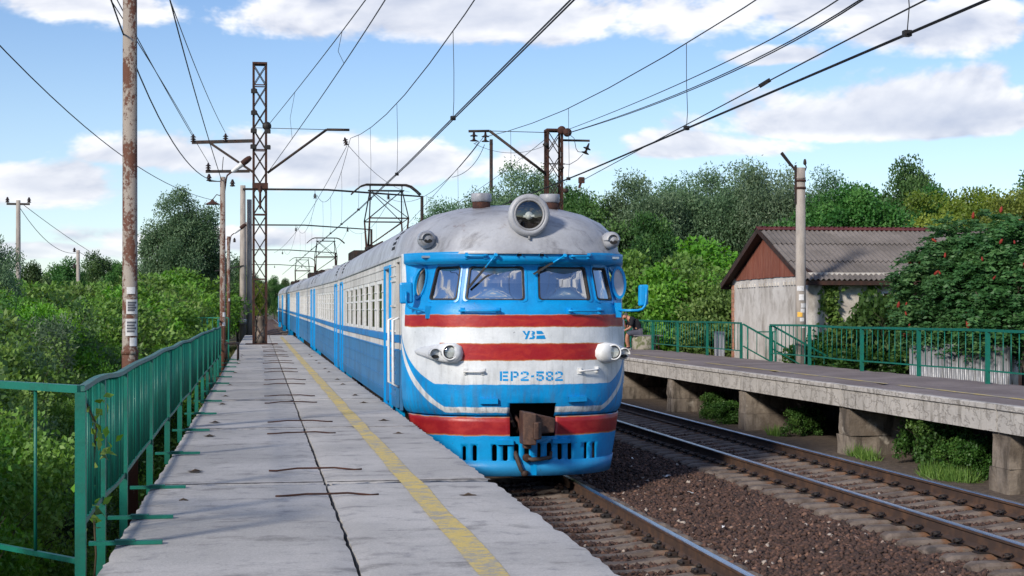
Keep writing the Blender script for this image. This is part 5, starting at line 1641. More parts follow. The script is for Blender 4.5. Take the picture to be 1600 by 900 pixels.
# ------------------------------------------------------------------ masts, lamp posts, poles
def insulator_mesh(n=3, r=.11, gap=.1):
    prof = [(.025, 0)]
    for k in range(n): prof += [(.04, .01 + k * gap), (r * .96, .012 + k * gap), (r, .03 + k * gap), (r * .72, .05 + k * gap), (.055, (.062 + gap * .1) + k * gap)]
    prof += [(.025, n * gap + .06)]
    mb = MB(); mb.lathe(prof, 12); return mb.mesh('insulator', M_CERAMIC)
INS3, INS2, INS1 = insulator_mesh(3, .12, .095), insulator_mesh(2, .16, .19), insulator_mesh(2, .085, .085)
def lattice(name, loc, H, w, panels, mtl, label, rz=0.0):
    o = thing(name, loc, label, 'mast', None, rz)
    h = w / 2
    for sx in (-1, 1):
        for sy in (-1, 1):
            mb = MB(); mb.box((sx * h - .05, sy * h - .006 * sy - .006, 0), (sx * h + .05, sy * h - .006 * sy + .006, H)); mb.box((sx * h - .006 * sx - .006, min(sy * h, sy * h - sy * .1), 0), (sx * h - .006 * sx + .006, max(sy * h, sy * h - sy * .1), H))
            mb.build('leg', mtl, o)
    ph = H / panels
    d1 = MB(); d1.bar((-h, -h - .014, .03), (h, -h - .014, ph - .03), .035, .012, 0, (0, 1, 0)); d1 = d1.mesh('brace', M_DARKSTEEL)
    d2 = MB(); d2.bar((h, -h - .028, .03), (-h, -h - .028, ph - .03), .035, .012, 0, (0, 1, 0)); d2 = d2.mesh('brace', M_DARKSTEEL)
    hz = MB(); hz.bar((-h, -h - .02, 0), (h, -h - .02, 0), .05, .012, 0, (0, 1, 0)); hz = hz.mesh('cross_bar', mtl)
    for k in range(panels):
        for q in range(4):
            for me in (d1, d2):
                b = link('brace', me, o, (0, 0, k * ph)); b.rotation_euler = (0, 0, q * math.pi / 2)
            if k % 3 == 0:
                b = link('cross_bar', hz, o, (0, 0, k * ph + .02)); b.rotation_euler = (0, 0, q * math.pi / 2)
    mb = MB(); mb.box((-h - .05, -h - .05, H - .01), (h + .05, h + .05, H + .07)); mb.build('cap_plate', mtl, o)
    return o
m1p = W(406, 538, 65.2); m1p.z = 0.006
M1 = lattice('catenary_mast', m1p, 11.86, .52, 13, M_RUST, 'tall dark lattice mast standing on the end of the left platform')
def loc1(px, py, d=65.2): return W(px, py, d) - m1p
mb = MB(); mb.box((-.6, -.45, 0), (.75, .45, .03)); mb.build('base_plate', M_RUST, M1)
mb = MB(); mb.lathe([(.24, .03), (.24, .5), (.2, .55), (.2, 1.0), (.25, 1.1), (.25, 1.2)], 14); mb.build('concrete_stump', M_PIER, M1)
mb = MB(); mb.bar(loc1(398, 220), loc1(300, 222.5), .1, .14); mb.bar(loc1(397, 270), loc1(326, 222), .09, .1); mb.build('feeder_bracket', M_DARKSTEEL, M1)
mb = MB(); mb.bar(loc1(390, 267.5), loc1(321.5, 268), .09, .12); mb.bar(loc1(347, 268), loc1(349, 245), .03, .03); mb.build('feeder_bracket', M_DARKSTEEL, M1)
for px, py in ((302, 222), (352.5, 221), (325.5, 267)): link('insulator', INS3, M1, loc1(px, py))
mb = MB(); A, B, C = loc1(418, 270), loc1(510.5, 202.5), loc1(546, 203)
mb.tube([A, B], .055, 6); mb.tube([B, C], .055, 6); mb.tube([loc1(393, 199.5), B], .014, 5); mb.build('cantilever', M_DARKSTEEL, M1)
i1 = link('insulator', INS3, M1, loc1(541.5, 227)); i1.rotation_euler = (0, R(-14), 0)
mb = MB(); mb.lathe([(.03, -.1), (.14, -.08), (.19, 0), (.14, .08), (.03, .1)], 18, loc1(417, 197, 64.9), 'Y'); mb.build('tension_pulley', M_BLACK, M1)
for px, py in ((397, 142), (397, 176), (396.5, 204), (396, 229), (418, 230), (418, 205)):
    mb = MB(); p = loc1(px, py, 64.8); mb.bbox(p - Vector((.13, .1, .09)), p + Vector((.13, .1, .09)), .03); mb.build('clamp', M_BLACK, M1)
mb = MB(); p = loc1(406.5, 291); mb.box(p - Vector((.33, .33, .12)), p + Vector((.33, .33, .12))); mb.lathe([(.03, -1.0), (.05, -.9), (.05, -.3), (.1, -.2), (.03, 0)], 8, p + Vector((0, -.35, 0))); mb.build('switch_box', M_RUST, M1)

m2p = W(865, 520, 60); m2p.z = P2Z + .01
M2 = lattice('catenary_mast', m2p, 8.35, .56, 9, M_RUST, 'rusty red lattice mast with tension pulleys rising behind the cab roof')
def loc2(px, py, d=60): return W(px, py, d) - m2p
mb = MB(); B, C = loc2(765, 204.6), loc2(732, 205)
mb.tube([loc2(855, 273), B], .055, 6); mb.tube([B, C], .05, 6); mb.tube([B, loc2(853, 207)], .014, 5); mb.build('cantilever', M_DARKSTEEL, M2)
mb = MB(); mb.bar(loc2(876, 219), loc2(921.5, 220), .07, .08); mb.build('bracket_arm', M_DARKSTEEL, M2)
for px, py in ((740.5, 221), (758.5, 222)): link('insulator', INS2, M2, loc2(px, py))
q = link('insulator', INS2, M2, loc2(914, 240)); q.rotation_euler = (0, R(22), 0)
for px, py, dd in ((877.5, 203.5, 59.6), (886.5, 207, 59.4)):
    mb = MB(); mb.lathe([(.05, -.08), (.08, -.07), (.165, -.05), (.15, 0), (.165, .05), (.08, .07), (.05, .08)], 20, loc2(px, py, dd), 'Y'); mb.build('tension_pulley', M_RUST, M2)
for px, py in ((853, 226), (876.5, 262), (884, 298)):
    mb = MB(); p = loc2(px, py, 59.6); mb.lathe([(.05, -.1), (.09, -.06), (.09, .06), (.05, .1)], 10, p, 'X'); mb.bar(p - Vector((.12, 0, 0)), p + Vector((.12, 0, 0)), .05); mb.build('clamp', M_DARKSTEEL, M2)
mb = MB(); mb.box(loc2(848, 256) - Vector((0, .03, .02)), loc2(883, 256) + Vector((0, .03, .02))); mb.build('cross_iron', M_DARKSTEEL, M2)

# street lamps on the left
def lamp_post(px, d, H, base_z, label, papers, head):
    X = (px - 406.0) * d / (F / CS); Y = (d - X * SN) / CS
    o = thing('lamp_post', (X, Y, base_z), label, 'lamp post', 'rusty lamp posts along the left platform')
    h = H - base_z
    mb = MB(); mb.tube([(0, 0, 0), (0, 0, h * .36), (0, 0, h * .361), (0, 0, h)], [.098, .094, .09, .082], 14); mb.lathe([(.1, 0), (.1, .05), (.085, .06)], 14, (0, 0, h * .36)); mb.build('pole', M_RUSTPOLE, o)
    mb = MB(); mb.tube([(0.05, 0, h - .5), (.11, -.02, h - .05), (.14, -.02, h + .05), (.35, -.03, h + .22)], .026, 7); mb.build('lamp_arm', M_RUST, o)
    mb = MB()
    ax = Vector((.78, -.05, .62)).normalized(); s_ = Vector((0.05, 1, 0)).normalized(); u_ = ax.cross(s_).normalized() * -1
    c = Vector((.28, -.03, h + .16)); rows = []
    for t, w, hh in ((0, .06, .05), (.12, .09, .07), (.35, .10, .085), (.4, .13, .09), (.55, .15, .1), (.68, .12, .09), (.76, .05, .05)):
        rows.append([c + ax * t + s_ * (w * math.cos(q)) + u_ * (hh * math.sin(q)) for q in [2 * math.pi * k / 12 for k in range(12)]])
    mb.grid(rows, 0, True, True); mb.add(rows[0], [tuple(range(12))]); mb.add(rows[-1], [tuple(range(11, -1, -1))])
    me = mb.mesh('lamp_head', [M_WHITE, M_RUST]); recalc(me)
    for p in me.polygons:
        if (p.center - c).dot(ax) > .38: p.material_index = 1
    link('lamp_head', me, o)
    mb = MB(); mb.bar((-.42, 0, h - .14), (.12, 0, h - .14), .03); mb.build('wire_bracket', M_DARKSTEEL, o)
    for x in (-.42, .3): link('insulator', INS1, o, (x, 0, h - .14 if x < 0 else h - .3))
    for (pz, ph, pw, rot, m_) in papers:
        mb = MB(); rows = []
        for zz in (pz - ph / 2, pz + ph / 2): rows.append([Vector((.1 * math.sin(rot + a), -.1 * math.cos(rot + a), zz)) for a in [(-.5 + k / 6) * pw / .1 for k in range(7)]])
        mb.grid(rows, 0, True); pp = mb.build('paper_notice', m_, o)
        if ph > .15 and m_ is M_PAPER:
            for q in range(4):
                zz = pz + ph * (.28 - q * .17); mb = MB()
                mb.grid([[Vector((.1015 * math.sin(rot + a), -.1015 * math.cos(rot + a), z_)) for a in [(-.38 + .76 * k / 5 * (1 if q % 2 == 0 else .8)) * pw / .1 for k in range(6)]] for z_ in (zz - .012, zz + .012)], 0, True); mb.build('printed_line', M_INK, pp)
    return o
LP1 = lamp_post(203, 18, 5.7, -1.8, 'nearest thick rusty lamp post with peeling paint and paper notices', [(3.26, .17, .14, .35, M_PAPER), (3.02, .2, .15, .3, M_PAPER), (2.85, .1, .09, .5, M_PAPER), (3.45, .08, .1, .2, M_PAPER)], True)
LP2 = lamp_post(348, 48, 5.6, -1.6, 'second rusty lamp post, with tilted lamp head left of the lattice mast', [(2.9, .14, .1, .5, M_PAPER), (2.6, .1, .1, .4, M_PAPER)], True)
LP3 = lamp_post(357, 78, 5.2, -.02, 'third and smallest rusty lamp post, by the far platform end', [(2.0, .14, .1, .5, M_PAPER)], True)
mb = MB(); p = Vector(LP2.location)
q = W(332, 318, 48) - p
mb.lathe([(.02, .14), (.05, .1), (.08, .06), (.24, -.02), (.25, -.03), (.22, -.025)], 14, q); mb.tube([(0, 0, q.z + .22), (q.x * .6, q.y * .6, q.z + .28), (q.x, q.y, q.z + .12)], .015, 5); mb.build('enamel_shade', M_RUST, LP2)

def concrete_pole(name, base, H, r0, r1, label, mtl=M_CPOLE, cat='pole', group=None):
    o = thing(name, base, label, cat, group)
    mb = MB(); mb.tube([(0, 0, 0), (0, 0, H)], [r0, r1], 14); mb.lathe([(r1 + .012, H - .3), (r1 + .012, H - .26)], 14); mb.build('shaft', mtl, o)
    return o
# catenary gantries further up the line
for gi, (d, lab) in enumerate(((98, 'nearest concrete gantry spanning both tracks behind the lattice mast'), (140, 'second gantry spanning both tracks beyond the first one'), (200, 'third gantry over the tracks far up the line'), (268, 'farthest thin gantry over the tracks on the horizon'))):
    Y = d / CS; xo = tx(Y); g0 = gz(0, min(Y, 220))
    o = thing('catenary_gantry', (xo, Y, g0), lab, 'gantry', 'gantries up the line')
    zt_ = 9.05 - g0 + tz(Y) * .3
    for x, nm in ((-.85, 'pole'), (10.6, 'pole')):
        mb = MB(); mb.tube([(x, 0, 0), (x, 0, zt_ + (.25 if x < 0 else -.28))], [.23, .17] if x < 0 else [.14, .1], 12); mb.build(nm, M_CPOLE if x < 0 else M_DARKSTEEL, o)
    mb = MB(); mb.tube([(-.85, -.25, zt_), (4.5, -.25, zt_ + .02), (10.55, -.05, zt_ - .32)], [.07, .062, .05], 8); mb.build('beam', M_BLACK, o)
    for x in (3.7, 8.4): 
        i_ = link('insulator', INS3, o, (x, -.25, zt_ - .55)); mb = MB(); mb.bar((x, -.25, zt_ - .2), (x, -.25, zt_), .03); mb.build('hanger', M_BLACK, o)
    if gi == 0:
        mb = MB(); mb.tube([(-.85, -.2, 2.0), (-.85, -.2, 2.35)], .26, 12); mb.build('number_band', M_GREY_PAINT, o)
        mb = MB(); mb.lathe([(.0, -.01), (.10, -.01), (.10, .01), (.0, .01)], 14, (-.72, -.5, 2.25), 'Y'); mb.build('number_plate', M_WHITE, o)
        mb = MB(); mb.bar((-2.6, -.2, 5.4), (-.8, -.2, 5.75), .07); mb.build('side_arm', M_BLACK, o)
        mb = MB(); mb.tube([(-.45, .6, 0), (-.45, .6, zt_ - .6)], [.2, .16], 12); mb.build('strut_pole', M_CPOLE, o)
concrete_pole('telegraph_pole', W(767.5, 330, 92) - Vector((0, 0, 3)), 7.3, .11, .10, 'dark slim pole just left of the lattice mast behind the cab', M_DARKSTEEL)
# telegraph poles over the thicket on the left
for px, yt, d, lab, arm in ((28.5, 313, 62, 'telegraph pole with crossarm and two insulators at far left', True), (122, 391, 78, 'slim concrete telegraph pole right of the one with a crossarm', False)):
    top = W(px, yt, d); o = thing('telegraph_pole', (top.x, top.y, -2.0), lab, 'pole', 'telegraph poles over the thicket')
    h = top.z + 2.0
    mb = MB(); mb.tube([(0, 0, 0), (0, 0, h)], [.12, .085], 10); mb.build('shaft', M_CPOLE, o)
    if arm:
        mb = MB(); mb.bar((-.45, 0, h - .15), (.45, 0, h - .15), .08); mb.build('crossarm', M_DARKSTEEL, o)
        for x in (-.42, .42): link('insulator', INS1, o, (x, 0, h - .1))
    else:
        for z in (h - .1, h - .9): link('insulator', INS1, o, (-.18, 0, z))

# ------------------------------------------------------------------ overhead line
def wire(name, pts, r, label=None, parent=None, n=4):
    mb = MB(); mb.tube(pts, r, n); o = mb.build(name, M_CABLE, parent)
    if label: tag(o, label, 'wire')
    return o
def sagline(A, B, sag, n=16):
    A, B = Vector(A), Vector(B)
    return [A.lerp(B, k / n) - Vector((0, 0, 4 * sag * (k / n) * (1 - k / n))) for k in range(n + 1)]
def bez(A, M, B, n=18):
    """parabola through A, M (at t=.5) and B"""
    A, M, B = Vector(A), Vector(M), Vector(B); C = M * 2 - (A + B) * .5
    return [A * (1 - t) ** 2 + C * 2 * t * (1 - t) + B * t * t for t in [k / n for k in range(n + 1)]]
CW = .012
def catenary(ax, zc, zmess, spans, drops, label):
    o = thing('catenary_line', (ax, 0, 0), label, 'wire', 'overhead catenary lines')
    L = lambda y, z, dx=0: Vector((tx(y) + dx, y, z + tz(y)))
    ysw = [-12, 0, 20, 40, 60] + [60 + 15 * k for k in range(1, 11)]
    for dx in (-.022, .022): wire('contact_wire', [L(y, zc, dx + .0) for y in ysw], CW, None, o)
    pts = []
    for ya, yb, za, zb_, zm in spans:
        for k in range(12):
            t = k / 12; y = lerp(ya, yb, t); zmid = zm
            z = lerp(za, zb_, t) - 4 * ((za + zb_) / 2 - zm) * t * (1 - t)
            pts.append(L(y, z))
    pts.append(L(spans[-1][1], spans[-1][3])); wire('messenger_wire', pts, CW, None, o)
    for y in drops:
        for ya, yb, za, zb_, zm in spans:
            if ya <= y < yb:
                t = (y - ya) / (yb - ya); z = lerp(za, zb_, t) - 4 * ((za + zb_) / 2 - zm) * t * (1 - t)
                mid = L(y + .1, lerp(z, zc, .45), .03)
                wire('dropper', [L(y, z), mid, L(y - .05, lerp(z, zc, .8), .01), L(y, zc)], .008, None, o)
                mb = MB(); p = L(y, zc); mb.box(p - Vector((.05, .05, .03)), p + Vector((.05, .05, .05))); mb.build('clamp', M_BLACK, o)
    return o
catenary(AX1, 5.27, 0, [(-8, 65.5, 8.6, 8.6, 7.02), (65.5, 99, 8.6, 8.45, 7.2), (99, 142, 8.45, 8.5, 7.1), (142, 203, 8.5, 8.5, 7.0)], (7, 18.4, 30.6, 43.4, 54, 60.5, 72, 82, 91, 108, 121, 134), 'overhead catenary line above the train, touched by the pantographs')
catenary(AX2, 5.09, 0, [(-6, 58.5, 8.2, 8.0, 6.80), (58.5, 99, 8.0, 8.3, 7.1), (99, 142, 8.3, 8.4, 7.1), (142, 203, 8.4, 8.4, 7.0)], (8, 19.3, 30.0, 42.0, 52, 66, 78, 90, 110, 125), 'overhead catenary line above the empty right-hand track')
def ext(A, B, k): return A + (B - A) * k
def crossing(px, py, X): 
    d = X * F / (CS * (px - 406.0)); return W(px, py, d)
w1 = bez(W(418, 197, 65), W(500, 94, 44), W(640, -95, 22)); wire('anchor_wire', w1, CW, 'upper anchored wire running from the tall lattice mast pulley to upper right')
w2 = bez(W(418, 270, 65), W(512, 137, 42), W(660, -95, 21)); wire('anchor_wire', w2, CW, 'lower anchored wire running from the tall lattice mast to upper right')
for (p, q) in (((530, 66), (541, 98)), ((465, 154), (459, 217))):
    A = min(w1, key=lambda v: abs(800 + F * (v.x * CS - v.y * SN) / (v.x * SN + v.y * CS) - p[0])); B = min(w2, key=lambda v: abs(800 + F * (v.x * CS - v.y * SN) / (v.x * SN + v.y * CS) - q[0]))
    mid = A.lerp(B, .5) + Vector((-.12, 0, -.1)); wire('dropper', [A, A.lerp(B, .3) + Vector((-.06, 0, 0)), mid, B], .008, 'thin dropper between the two anchored wires %s' % ('high up near the top edge' if p[0] == 530 else 'close to the tall lattice mast'))
wire('anchor_wire', bez(W(886, 203, 59.5), W(1090, 118, 36), W(1345, -25, 22)), CW, 'uppermost anchored wire from the rusty mast pulleys to upper right')
wire('anchor_wire', bez(W(886, 208, 59.5), W(1085, 136, 36), W(1380, -25, 21.5)), CW, 'second anchored wire from the rusty mast pulleys to upper right')
wire('anchor_wire', bez(W(881, 210, 59.5), W(1085, 138.5, 36), W(1384, -25, 21.4)), CW, 'third anchored wire, close under the second from the rusty mast')
bb = bez(W(908, 283, 56), W(1170, 143, 28), W(1500, -26, 17.5)); wire('anchor_wire', bb, CW, 'low anchored wire with a clamp crossing the sky right of the rusty mast')
p = W(1192, 131.5, 26.6); mb = MB(); mb.bar(p - Vector((.09, .1, .05)), p + Vector((.09, -.1, .06)), .07, .07); tag(mb.build('wire_clamp', M_BLACK), 'brown clamp on the low anchored wire right of centre sky', 'clamp')
p = W(909, 281, 56.3); mb = MB(); mb.bbox(p - Vector((.12, .08, .12)), p + Vector((.1, .08, .1)), .03); mb.bar(p, p + Vector((-.1, 0, -.3)), .08); tag(mb.build('wire_clamp', M_RUST), 'rusty turnbuckle ending the low wire right of the rusty mast', 'clamp')
wire('jumper_cable', [W(886, 207, 59.4), W(897, 216, 59.4), W(900, 232, 59.4), W(903, 237, 59.4), W(912, 238, 59.5)], .016, 'short looping jumper cable from the pulleys to the hanging insulator')
wire('jumper_cable', [W(911, 241, 59.6), W(902, 250, 59.6), W(890, 257, 59.6), W(878, 256, 59.6)], .016, 'slack jumper cable under the hanging insulator of the rusty mast')
wire('stay_wire', bez(W(741, 225, 60), W(703, 277, 70), W(600, 390, 120)), .011, 'wire falling left from the rusty mast arm towards the pantograph')
wire('stay_wire', bez(W(757, 226, 60), W(735, 262, 64), W(706, 277, 70)), .012, 'slack loop of wire hanging below the rusty mast arm')
wire('stay_wire', sagline(W(855, 215, 60), W(668, 340, 100), .3), .011, 'straight stay wire from the rusty mast down left towards the first gantry')
wire('stay_wire', sagline(W(855, 226, 60), W(740, 224, 60), .35), .011, 'sagging wire between the rusty mast and its arm insulators')
wire('stay_wire', sagline(W(542, 228, 65), W(428, 395, 150), .8), .012, 'wire falling left from the tall mast arm into the distance')
wire('stay_wire', sagline(W(543, 226, 65), W(640, 300, 98), .4), .011, 'wire running right from the tall mast arm to the first gantry')
wire('feeder_wire', bez(W(301, 209, 65), W(246, 116, 42), W(150, -35, 27)), .011, 'outermost feeder wire over the left end of the mast bracket')
wire('feeder_wire', bez(W(352, 207, 65), W(320, 140, 45), W(255, -30, 28)), .011, 'inner feeder wire over the mast bracket beside the tall mast')
wire('feeder_wire', bez(W(325.5, 254, 65), W(262, 145, 42), W(165, -35, 26)), .011, 'lower feeder wire on the short mast bracket behind the lamp head')
wire('lamp_cable', bez(W(346, 281, 48), W(312, 170, 32), W(258, -30, 20)), .012, 'black lamp cable running up from the second lamp post')
wire('lamp_cable', bez(W(330, 312, 60), W(212, 258, 42), W(-30, 40, 24)), .011, 'black cable slanting across the top left sky behind the nearest lamp post')
wire('lamp_cable', bez(W(350, 282, 48), W(290, 250, 30), W(165, -25, 16)), .010, 'slack thin cable beside the nearest lamp post')
for k, (a, b) in enumerate((((28, 320), (122, 395)), ((34, 318), (250, 440)), ((122, 393), (300, 450)))):
    wire('telephone_wire', sagline(W(*a, 62 if k < 2 else 78), W(*b, 78 if k == 0 else 130), .6), .012, ('telephone wire between the two telegraph poles', 'telephone wire from the crossarm pole sinking behind the trees', 'telephone wire running right from the slim telegraph pole')[k])

# bench and litter on the left platform
b = thing('bench', (-.79, 45.0, 0), 'dark slatted metal bench by the far left railing', 'bench')
for k in range(9):
    mb = MB(); mb.bar((-.22, -.8 + k * .2, .47), (.22, -.72 + k * .2, .49), .05, .02); mb.build('slat', M_DARKSTEEL, b)
for y in (-.75, .75):
    for x in (-.17, .17):
        mb = MB(); mb.tube([(x, y, 0), (x, y, .455)], .025, 8); mb.build('leg', M_DARKSTEEL, b)
for x in (-.17, .17):
    mb = MB(); mb.bar((x, -.85, .456), (x, .85, .456), .04, .02); mb.build('seat_rail', M_DARKSTEEL, b)

# concrete pole with notices behind the right railing
pb = W(1251, 600, 41.5); pb.z = -1.3
cp = concrete_pole('lamp_pole', pb, 6.58, .155, .125, 'round concrete pole with paper notices in front of the house corner', M_CPOLE)
for z in (6.2, 6.0):
    mb = MB(); mb.lathe([(.145, z), (.145, z + .06)], 16); mb.build('clamp_band', M_RUST, cp)
mb = MB(); mb.bar((-.15, -.02, 5.6), (-.15, -.02, 6.65), .05); mb.bar((-.15, -.02, 6.5), (-.55, -.05, 6.98), .05); mb.bar((-.3, -.04, 6.62), (-.58, -.05, 6.95), .03); mb.build('lamp_bracket', M_DARKSTEEL, cp)
mb = MB(); mb.tube([(.12, 0, 6.5), (.16, 0, 6.6), (.12, 0, 6.68)], .018, 5); mb.lathe([(.03, 6.66), (.05, 6.7), (.04, 6.78), (.02, 6.82)], 8, (.12, 0, 0)); mb.build('pin_insulator', M_DARKSTEEL, cp)
for (pz, ph, pw, rot, m_) in ((3.32, .14, .2, -.2, M_PAPER), (3.08, .16, .14, .0, M_PAPER), (2.86, .12, .18, .5, M_PAPER), (2.72, .11, .12, .25, M_PAPER), (2.62, .13, .14, -.3, M_YPAPER), (2.48, .1, .12, .1, M_PAPER), (2.3, .09, .16, .4, M_PAPER)):
    mb = MB(); rows = []
    rr = .149
    for zz in (pz - ph / 2, pz + ph / 2): rows.append([Vector((rr * math.sin(rot + a - .2), -rr * math.cos(rot + a - .2), zz)) for a in [(-.5 + k / 6) * pw / rr for k in range(7)]])
    mb.grid(rows, 0, True); mb.build('paper_notice', m_, cp)

# ------------------------------------------------------------------ foliage
def leaf_mesh(name, P, D, L, Wd, tint, mtl, rs, fold=.25):
    """one bent diamond leaf per point: P base, D direction, L length, Wd half width"""
    N = len(P)
    D = D / (np.linalg.norm(D, axis=1, keepdims=True) + 1e-9)
    rnd = rs.randn(N, 3); Sd = np.cross(D, rnd); Sd /= (np.linalg.norm(Sd, axis=1, keepdims=True) + 1e-9)
    Nn = np.cross(D, Sd)
    L = np.asarray(L).reshape(-1, 1); Wd = np.asarray(Wd).reshape(-1, 1)
    v = np.empty((N, 4, 3), np.float32)
    v[:, 0] = P
    v[:, 1] = P + D * L * .45 + Sd * Wd + Nn * Wd * fold
    v[:, 2] = P + D * L - Nn * L * .12
    v[:, 3] = P + D * L * .45 - Sd * Wd + Nn * Wd * fold
    idx = np.arange(N * 4, dtype=np.int32)
    return fast_mesh(name, v.reshape(-1, 3), idx, 4, mtl, np.repeat(np.asarray(tint, np.float32), 4))

def limb(mb, A, B, r0, r1, rg, wob=.12, n=5, sides=6):
    A, B = Vector(A), Vector(B); L = (B - A).length; pts = []
    for k in range(n + 1):
        t = k / n; p = A.lerp(B, t)
        if 0 < k < n: p += Vector((rg.uniform(-1, 1), rg.uniform(-1, 1), rg.uniform(-.5, .8))) * L * wob * .5
        pts.append(p)
    mb.tube(pts, [lerp(r0, r1, k / n) for k in range(n + 1)], sides)
    return pts

def tree_protos(seed, H, R, bole, nclump, nleaf, ll, lw, mtl, style='broad', stems=1, lump=.3, flat=1.0):
    """returns (trunk mesh, crown mesh); origin at the foot"""
    rg = random.Random(seed); rs = np.random.RandomState(seed)
    mb = MB()
    ch = H - bole; cz = bole + ch * .52
    tops = []
    for s in range(stems):
        a = rg.uniform(0, 6.28); off = 0 if stems == 1 else R * .12
        base = Vector((off * math.cos(a), off * math.sin(a), 0)); r = .032 * H / (stems ** .5)
        tip = Vector((rg.uniform(-.12, .12) * R + base.x * 3, rg.uniform(-.12, .12) * R + base.y * 3, H * rg.uniform(.68, .82)))
        tops.append(limb(mb, base - Vector((0, 0, .3)), tip, r, r * .25, rg, .06, 6, 8))
    # billowing lobes, each carrying small clumps of leaves on its outer side
    C = []; Nv = []; T0 = []
    lobes = []
    nl = max(7, nclump // 7)
    for i in range(nl):
        g_ = (i + .5) / nl; v = Vector((math.cos(i * 2.399 + seed) * math.sqrt(1 - (1 - 2 * g_) ** 2), math.sin(i * 2.399 + seed) * math.sqrt(1 - (1 - 2 * g_) ** 2), 1 - 2 * g_))
        v = (v + Vector((rg.gauss(0, .2), rg.gauss(0, .2), rg.gauss(0, .2)))).normalized()
        q = rg.uniform(.5, .74) * (1 + lump * rg.uniform(-.6, .5))
        low = 1.0 if v.z > 0 else 1.0
        c = Vector((v.x * R * q * low, v.y * R * q * low, cz + v.z * ch * .5 * q))
        lobes.append((c, R * rg.uniform(.30, .44) * (1 - .25 * max(0, v.z)), min(1, max(0, rg.gauss(.5, .2)))))
    lobes.append((Vector((0, 0, cz)), R * .5, .4))
    while len(C) < nclump:
        c, lr, tn = lobes[rg.randrange(len(lobes))]
        v = Vector((rg.gauss(0, 1), rg.gauss(0, 1), rg.gauss(.25, 1))).normalized()
        p = c + v * lr * rg.uniform(.7, 1.05)
        if p.z < bole * .5 + .1: p.z = bole * .5 + .1 + rg.random() * .2 * ch
        C.append(p); Nv.append(v); T0.append(tn)
    for i in range(0, len(C), max(1, len(C) // 30)):
        st = tops[rg.randrange(len(tops))]; src = min(st, key=lambda q: (q - C[i]).length + max(0, q.z - C[i].z) * 1.5)
        limb(mb, src, C[i], .009 * H, .0025 * H, rg, .16, 4, 5)
    if style == 'shrub':
        for i in range(14):
            v = Vector((rg.gauss(0, 1), rg.gauss(0, 1), rg.uniform(.1, 1.4))).normalized(); limb(mb, Vector((0, 0, cz * .6)), Vector((v.x * R * 1.08, v.y * R * 1.08, cz + v.z * ch * .56)), .012, .003, rg, .14, 5, 4)
    Ca = np.array([tuple(c) for c in C]); Va = np.array([tuple(v) for v in Nv])
    ci = rs.randint(0, len(C), nleaf)
    rc = R * .15
    ctint = np.clip(np.array(T0) + .12 * rs.randn(len(C)), .02, .98)
    q_ = rs.randn(nleaf, 3); q_ /= np.linalg.norm(q_, axis=1, keepdims=True) + 1e-6
    P = Ca[ci] + q_ * (rs.rand(nleaf, 1) ** .45) * rc * 1.55 * np.array([1.0, 1.0, .75])
    if style == 'willow':
        P[:, 2] -= np.abs(rs.randn(nleaf)) * rc * .5
        D = Va[ci] * .5 + rs.randn(nleaf, 3) * .55 + np.array([0, 0, -.45])
    else:
        D = Va[ci] * .55 + rs.randn(nleaf, 3) * .7 + np.array([0, 0, -.05])
    zt = np.percentile(P[:, 2], 99.7); P[:, 2] *= H / zt
    rq = np.percentile(np.hypot(P[:, 0], P[:, 1]), 96); P[:, :2] *= R / rq
    P[:, 2] = np.maximum(P[:, 2], .1)
    tint = np.clip(ctint[ci] + rs.randn(nleaf) * .13, 0, 1)
    Ls = ll * (.7 + .6 * rs.rand(nleaf)); Ws = lw * (.7 + .6 * rs.rand(nleaf))
    return mb.mesh('trunk', M_BARK), leaf_mesh('crown', P, D, Ls, Ws, tint, mtl, rs)

def plant(name, protos, loc, H0, H, wscale, label, cat, group, rz=None, seed=0):
    o = thing(name, loc, label, cat, group, RNG.uniform(0, 6.28) if rz is None else rz)
    s = H / H0; o.scale = (s * wscale, s * wscale, s)
    link('trunk', protos[0], o); link('crown', protos[1], o)
    return o
WIL = [tree_protos(11, 10, 4.2, 1.0, 300, 62000, .19, .042, L_WILLOW, 'willow'), tree_protos(12, 10, 3.9, .8, 280, 62000, .19, .042, L_WILLOW, 'willow', lump=.45)]
WIL.append(tree_protos(13, 10, 3.2, .6, 340, 76000, .17, .042, L_WILLOW, 'willow', lump=.1))
BRO = [tree_protos(21, 9, 3.6, 1.0, 250, 40000, .18, .068, L_OAK), tree_protos(22, 9, 3.3, .8, 240, 40000, .18, .068, L_OAK, lump=.5)]
YEL = [tree_protos(31, 9, 3.4, .8, 240, 36000, .18, .068, L_SUNLIT, lump=.45)]
SHR = [tree_protos(41 + k, 3.2, 1.45, .15, 170, 30000, .07, .021, L_SHRUB, 'shrub', stems=4, lump=.35) for k in range(3)]
SHR.append(tree_protos(47, 3.2, 1.3, .1, 80, 15000, .13, .036, L_SHRUB, 'shrub', stems=5, lump=.55))
SHR.append(tree_protos(48, 3.2, 1.3, .1, 120, 22000, .10, .013, L_WILLOW, 'shrub', stems=6, lump=.6))
SHR.append(tree_protos(49, 3.2, 1.35, .1, 120, 20000, .075, .026, L_OAK, 'shrub', stems=5, lump=.5))
FARS = [tree_protos(51, 3.6, 2.2, .2, 130, 12000, .15, .045, L_SHRUB, 'shrub', stems=3, lump=.4)]
IVY = tree_protos(61, 2.2, 1.5, .05, 70, 9000, .12, .05, L_IVY, 'shrub', stems=4, lump=.4)

